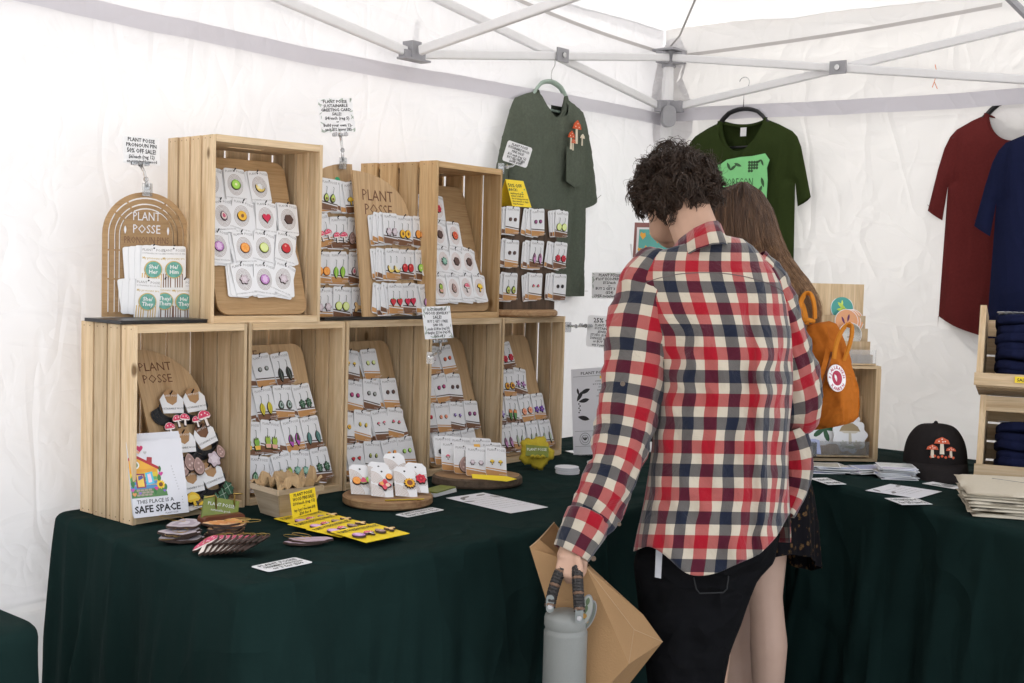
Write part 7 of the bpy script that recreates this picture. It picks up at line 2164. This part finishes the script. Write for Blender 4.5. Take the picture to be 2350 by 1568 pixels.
def ribbon(pts, w, th, name, mt, parent, inv, wd=None):
    m = MB(); K = len(pts); vs = []
    for i, p in enumerate(pts):
        t = (pts[min(K-1, i+1)]-pts[max(0, i-1)]).normalized()
        u = wd if wd is not None else Fv
        u = (u-t*u.dot(t)).normalized(); n_ = t.cross(u)
        vs += [p-u*w/2-n_*th/2, p+u*w/2-n_*th/2, p+u*w/2+n_*th/2, p-u*w/2+n_*th/2]
    fs = [(4*i+a, 4*i+(a+1) % 4, 4*i+4+(a+1) % 4, 4*i+4+a) for i in range(K-1) for a in range(4)]
    fs += [(3, 2, 1, 0), tuple(4*(K-1)+a for a in range(4))]
    m.add(vs, fs); return m.build(name, mt, parent, inv)
BI = bp.matrix_world.inverted()
BI = Mb.inverted()
def arc(p0, p1, p2, p3, n=16):
    return [ (p0*(1-t)**3 + p1*3*(1-t)**2*t + p2*3*(1-t)*t*t + p3*t**3) for t in [k/n for k in range(n+1)]]
ribbon(arc(V(1827, 752, 3.04), V(1835, 650, 3.04), V(1872, 650, 3.06), V(1870, 732, 3.07)), .018, .004, 'carry_handle', HW, bp, BI, (Fv*.75+Rv*.6).normalized())
ribbon(arc(V(1914, 824, 3.00), V(1920, 730, 3.00), V(1988, 708, 3.03), V(1936, 828, 3.05)), .018, .004, 'carry_handle', HW, bp, BI, (Fv*.75+Rv*.6).normalized())
ribbon(arc(V(1800, 640, 3.10), V(1825, 670, 3.07), V(1840, 700, 3.06), V(1845, 745, 3.05)), .030, .004, 'shoulder_strap', HW, bp, BI, (Fv*.4+Rv*.9).normalized())
MB().tube([V(1838, 738, 3.035), V(1852, 734, 3.03), V(1868, 738, 3.04)], .006, 8).build('strap_knot', HW, bp, BI, smooth=True)
MB().tube(arc(V(1908, 808, 3.010), V(1900, 850, 3.005), V(1888, 880, 3.005), V(1868, 928, 3.015)), .0028, 6).build('zip', mat('rust_zip', (.20, .06, .015), .5), bp, BI, smooth=True)
ribbon(arc(V(1900, 800, 3.010), V(1892, 845, 3.0), V(1880, 880, 3.0), V(1860, 925, 3.010)), .012, .003, 'zip_flap', ORG, bp, BI, Rv)
# badge on the front
Mg_ = frame(V(1920, 868, 3.008), (Rv*.80+Fv*.60), (Uv*.98-Rv*.2))
m = MB(); m.prism(circ(.0335, 32), -.0012, .0015, 0); m.prism(circ(.0185, 24), -.0018, -.0012, 1)
m.prism([(-.006, -.013), (.004, -.015), (.011, -.004), (.010, .008), (.001, .013), (.002, .004), (-.003, -.002)], -.0024, -.0018, 1)
m.prism([(-.010, .002), (-.004, -.010), (.000, -.003), (-.003, .006), (-.009, .009)], -.0024, -.0018, 0)
for i, ch in enumerate('FJALLRAVEN'):
    a = math.radians(172-18.2*i); 
    m.text(ch, .0115, .0225*math.cos(a)-.0035*math.sin(a), .0225*math.sin(a)+.0035*math.cos(a), -.0016, 1, bold=.03, rot=a-PI/2)
for i, ch in enumerate('KANKEN'):
    a = math.radians(222+19*i)
    m.text(ch, .0115, .0310*math.cos(a)-.0035*math.cos(a+PI/2), .0310*math.sin(a)-.0035*math.sin(a+PI/2), -.0016, 1, bold=.03, rot=a+PI/2)
m.build('badge', [C(.78, .76, .76), C(.36, .01, .05)], bp, BI @ Mg_)

# ------------------------------------------------------------------ what the hand holds
BOT = mat('grey_powder_coat', (.22, .225, .21), .45, var=.06, vs=300, bump=.3, bs=900)
bo_ = V(1297, 1490, 2.53)
rB = 50*ppx(2.53)
Mbo = T((bo_.x, bo_.y, 0))
bt_ = empty('water_bottle', Mbo, 'grey insulated water bottle hanging from a braided cord handle in the hand', 'water bottle')
ztop = V(1297, 1418, 2.53).z
zb_ = ztop-.265
m = MB(); m.lathe([(0, zb_), (rB*.94, zb_), (rB, zb_+.006), (rB, ztop-.030), (rB*1.0, ztop-.026), (rB*.955, ztop-.022), (rB*.955, ztop-.016)], 48)
m.build('bottle_body', BOT, bt_, smooth=True)
m = MB(); m.lathe([(rB*.955, ztop-.018), (rB*1.0, ztop-.014), (rB*1.0, ztop+.002), (rB*.96, ztop+.008), (rB*.70, ztop+.0135), (rB*.66, ztop+.015), (0, ztop+.016)], 48)
m.build('lid', BOT, bt_, smooth=True)
BoI = Mbo.inverted()
LUG = mat('pale_grey_plastic', (.21, .225, .215), .5)
for (x, y, d) in ((1329, 1418, 2.478), (1262, 1392, 2.50)):
    p = V(x, y, d); Ml = frame(p, Rh, up)
    m = MB(); o = rrect(.016, .036, .0078, 6, -.008, -.012); m.prism(o, -.002, .002, 0); m.prism(circ(.0055, 14, 0, .0), -.005, -.002, 1)
    m.build('handle_lug', [LUG, METAL], bt_, BoI @ Ml)
# braided cord handle: two strands of knots going up to the hand and round it
CORD = mat('patterned_paracord', (.030, .026, .024), .7, var=.9, vs=140)
m = MB()
def braid(p0, p1, p2, p3, n):
    P_ = arc(p0, p1, p2, p3, n)
    m.tube(P_, .0088, 8)
    for i, p in enumerate(P_):
        t = (P_[min(n, i+1)]-P_[max(0, i-1)]).normalized()
        s_ = (Rv-t*Rv.dot(t)).normalized(); f_ = t.cross(s_)
        for q in (-1, 1):
            m.tube([p+s_*(.0095*q)-f_*.004, p+s_*(.004*q)+f_*.0085+t*.003, p-s_*(.004*q)+f_*.0085*1.05+t*.005, p-s_*(.0095*q)+f_*.002+t*.003], .0028, 6, 0)
            m.tube([p+s_*(.0095*q)+f_*.004, p+s_*(.004*q)-f_*.0085+t*.003, p-s_*(.004*q)-f_*.0090+t*.005, p-s_*(.0095*q)-f_*.002+t*.003], .0028, 6, 1 if i % 5 == 0 else 0)
braid(V(1262, 1392, 2.505), V(1268, 1350, 2.51), V(1284, 1310, 2.52), V(1288, 1312, 2.525), 13)
braid(V(1330, 1402, 2.482), V(1328, 1370, 2.49), V(1324, 1330, 2.50), V(1325, 1308, 2.51), 14)
braid(V(1325, 1308, 2.51), V(1322, 1296, 2.545), V(1300, 1296, 2.55), V(1288, 1312, 2.525), 6)
m.build('cord_handle', [CORD, mat('tan_cord_fleck', (.16, .09, .055), .7)], bt_, BoI, smooth=True)
# charms hanging behind the lid
for (x, y, d, a, nm, cc) in ((1344, 1400, 2.50, 12, 'white leafy charm', (.30, .31, .27)), (1350, 1412, 2.505, 20, 'dark oval charm', (.10, .11, .09))):
    p = V(x, y, d); Mq = frame(p, Rh, up) @ Ry(a)
    m = MB(); m.prism(sc_([(xx*.42, zz) for xx, zz in circ(1, 26)], .033), -.0006, .0006, 0); m.prism(sc_([(xx*.40, zz) for xx, zz in circ(1, 26)], .030), -.0010, -.0006, 1)
    for k in range(3): m.face(sc_(o_leaf(.5, 6), .009, 0, .018-.016*k), -.0013, 2)
    m.prism(circ(.005, 10, 0, -.012), -.004, -.001, 3)
    m.build('charm', [GREY, C(*cc), C(.08, .12, .05), C(.35, .18, .03)], bt_, BoI @ Mq)

# kraft paper bag hanging askew from the same hand
KB = mat('kraft_paper', (.34, .195, .085), .75, var=.10, vs=14, bump=.5, bs=260)
bagc = V(1385, 1420, 2.60)
bag = empty('paper_bag', T(bagc), 'brown kraft paper bag tilted beside the dark trousers, held with the bottle', 'paper bag')
gI = T(bagc).inverted()
def quadsheet(a, b_, c, d, nu=14, nv=14, bulge=.0, seed=0, cr=.0025):
    m = MB(); n_ = (b_-a).cross(d-a).normalized()
    for j in range(nv+1):
        for i in range(nu+1):
            u, v = i/nu, j/nv
            p = a.lerp(b_, u).lerp(d.lerp(c, u), v)
            e = math.sin(PI*u)*math.sin(PI*v)
            m.v.append(p + n_*(bulge*e + cr*(noise.noise(Vector((u*3, v*3, seed)))+.6*abs(noise.noise(Vector((u*6, v*6, seed+3))))) * min(1, e*4)))
    for j in range(nv):
        for i in range(nu):
            k = j*(nu+1)+i; m.f.append([k, k+1, k+nu+2, k+nu+1]); m.m.append(0)
    return m
TLf, TRf, BRf, BLf = V(1216, 1257, 2.585), V(1346, 1302, 2.550), V(1443, 1524, 2.520), V(1335, 1640, 2.560)
TLb, TRb, BRb, BLb = V(1272, 1199, 2.665), V(1354, 1299, 2.600), V(1521, 1473, 2.640), V(1420, 1600, 2.68)
NT = V(1238, 1238, 2.60)
for (a, b2, c, d, s, bl) in ((TLf, TRf, BRf, BLf, 1, .004), (TLb, TRb, BRb, BLb, 2, .0), (BLf, BRf, BRb, BLb, 3, 0), (TLf, TLb, BLb, BLf, 4, 0)):
    quadsheet(a, b2, c, d, seed=s, bulge=bl).build('panel', KB, bag, gI, smooth=True)
# gusset with its inward crease and the triangular fold at the bottom
MIDt = TRf.lerp(TRb, .5) - Rv*.002
mb_ = V(1455, 1445, 2.588)                  # where the creases meet
md = V(1481, 1500, 2.58)
m = MB()
vv = [TRf, TRb, mb_, BRf, BRb, V(1476, 1411, 2.622), TRf.lerp(BRf, .55)]
m.add([vv[0], vv[1], vv[5], vv[2]], [(0, 3, 2), (0, 2, 1)])
m.add([vv[0], vv[2], vv[3]], [(0, 2, 1)]); m.add([vv[2], vv[5], vv[4]], [(0, 2, 1)]); m.add([vv[2], vv[4], vv[3]], [(0, 1, 2)])
m.build('gusset', KB, bag, gI)
m = MB(); m.tube([TLf+Vector((0, 0, .001)), NT, TLb], .0012, 5); m.tube([vv[2], vv[4]], .0008, 4); m.tube([vv[2], vv[3]], .0008, 4); m.tube([vv[0], vv[2]], .0008, 4)
m.build('fold_creases', mat('kraft_edge', (.42, .28, .16), .7), bag, gI)
quadsheet(TLf, NT, V(1300, 1290, 2.60), V(1290, 1300, 2.585), 6, 6, seed=9).build('folded_rim', KB, bag, gI, smooth=True)
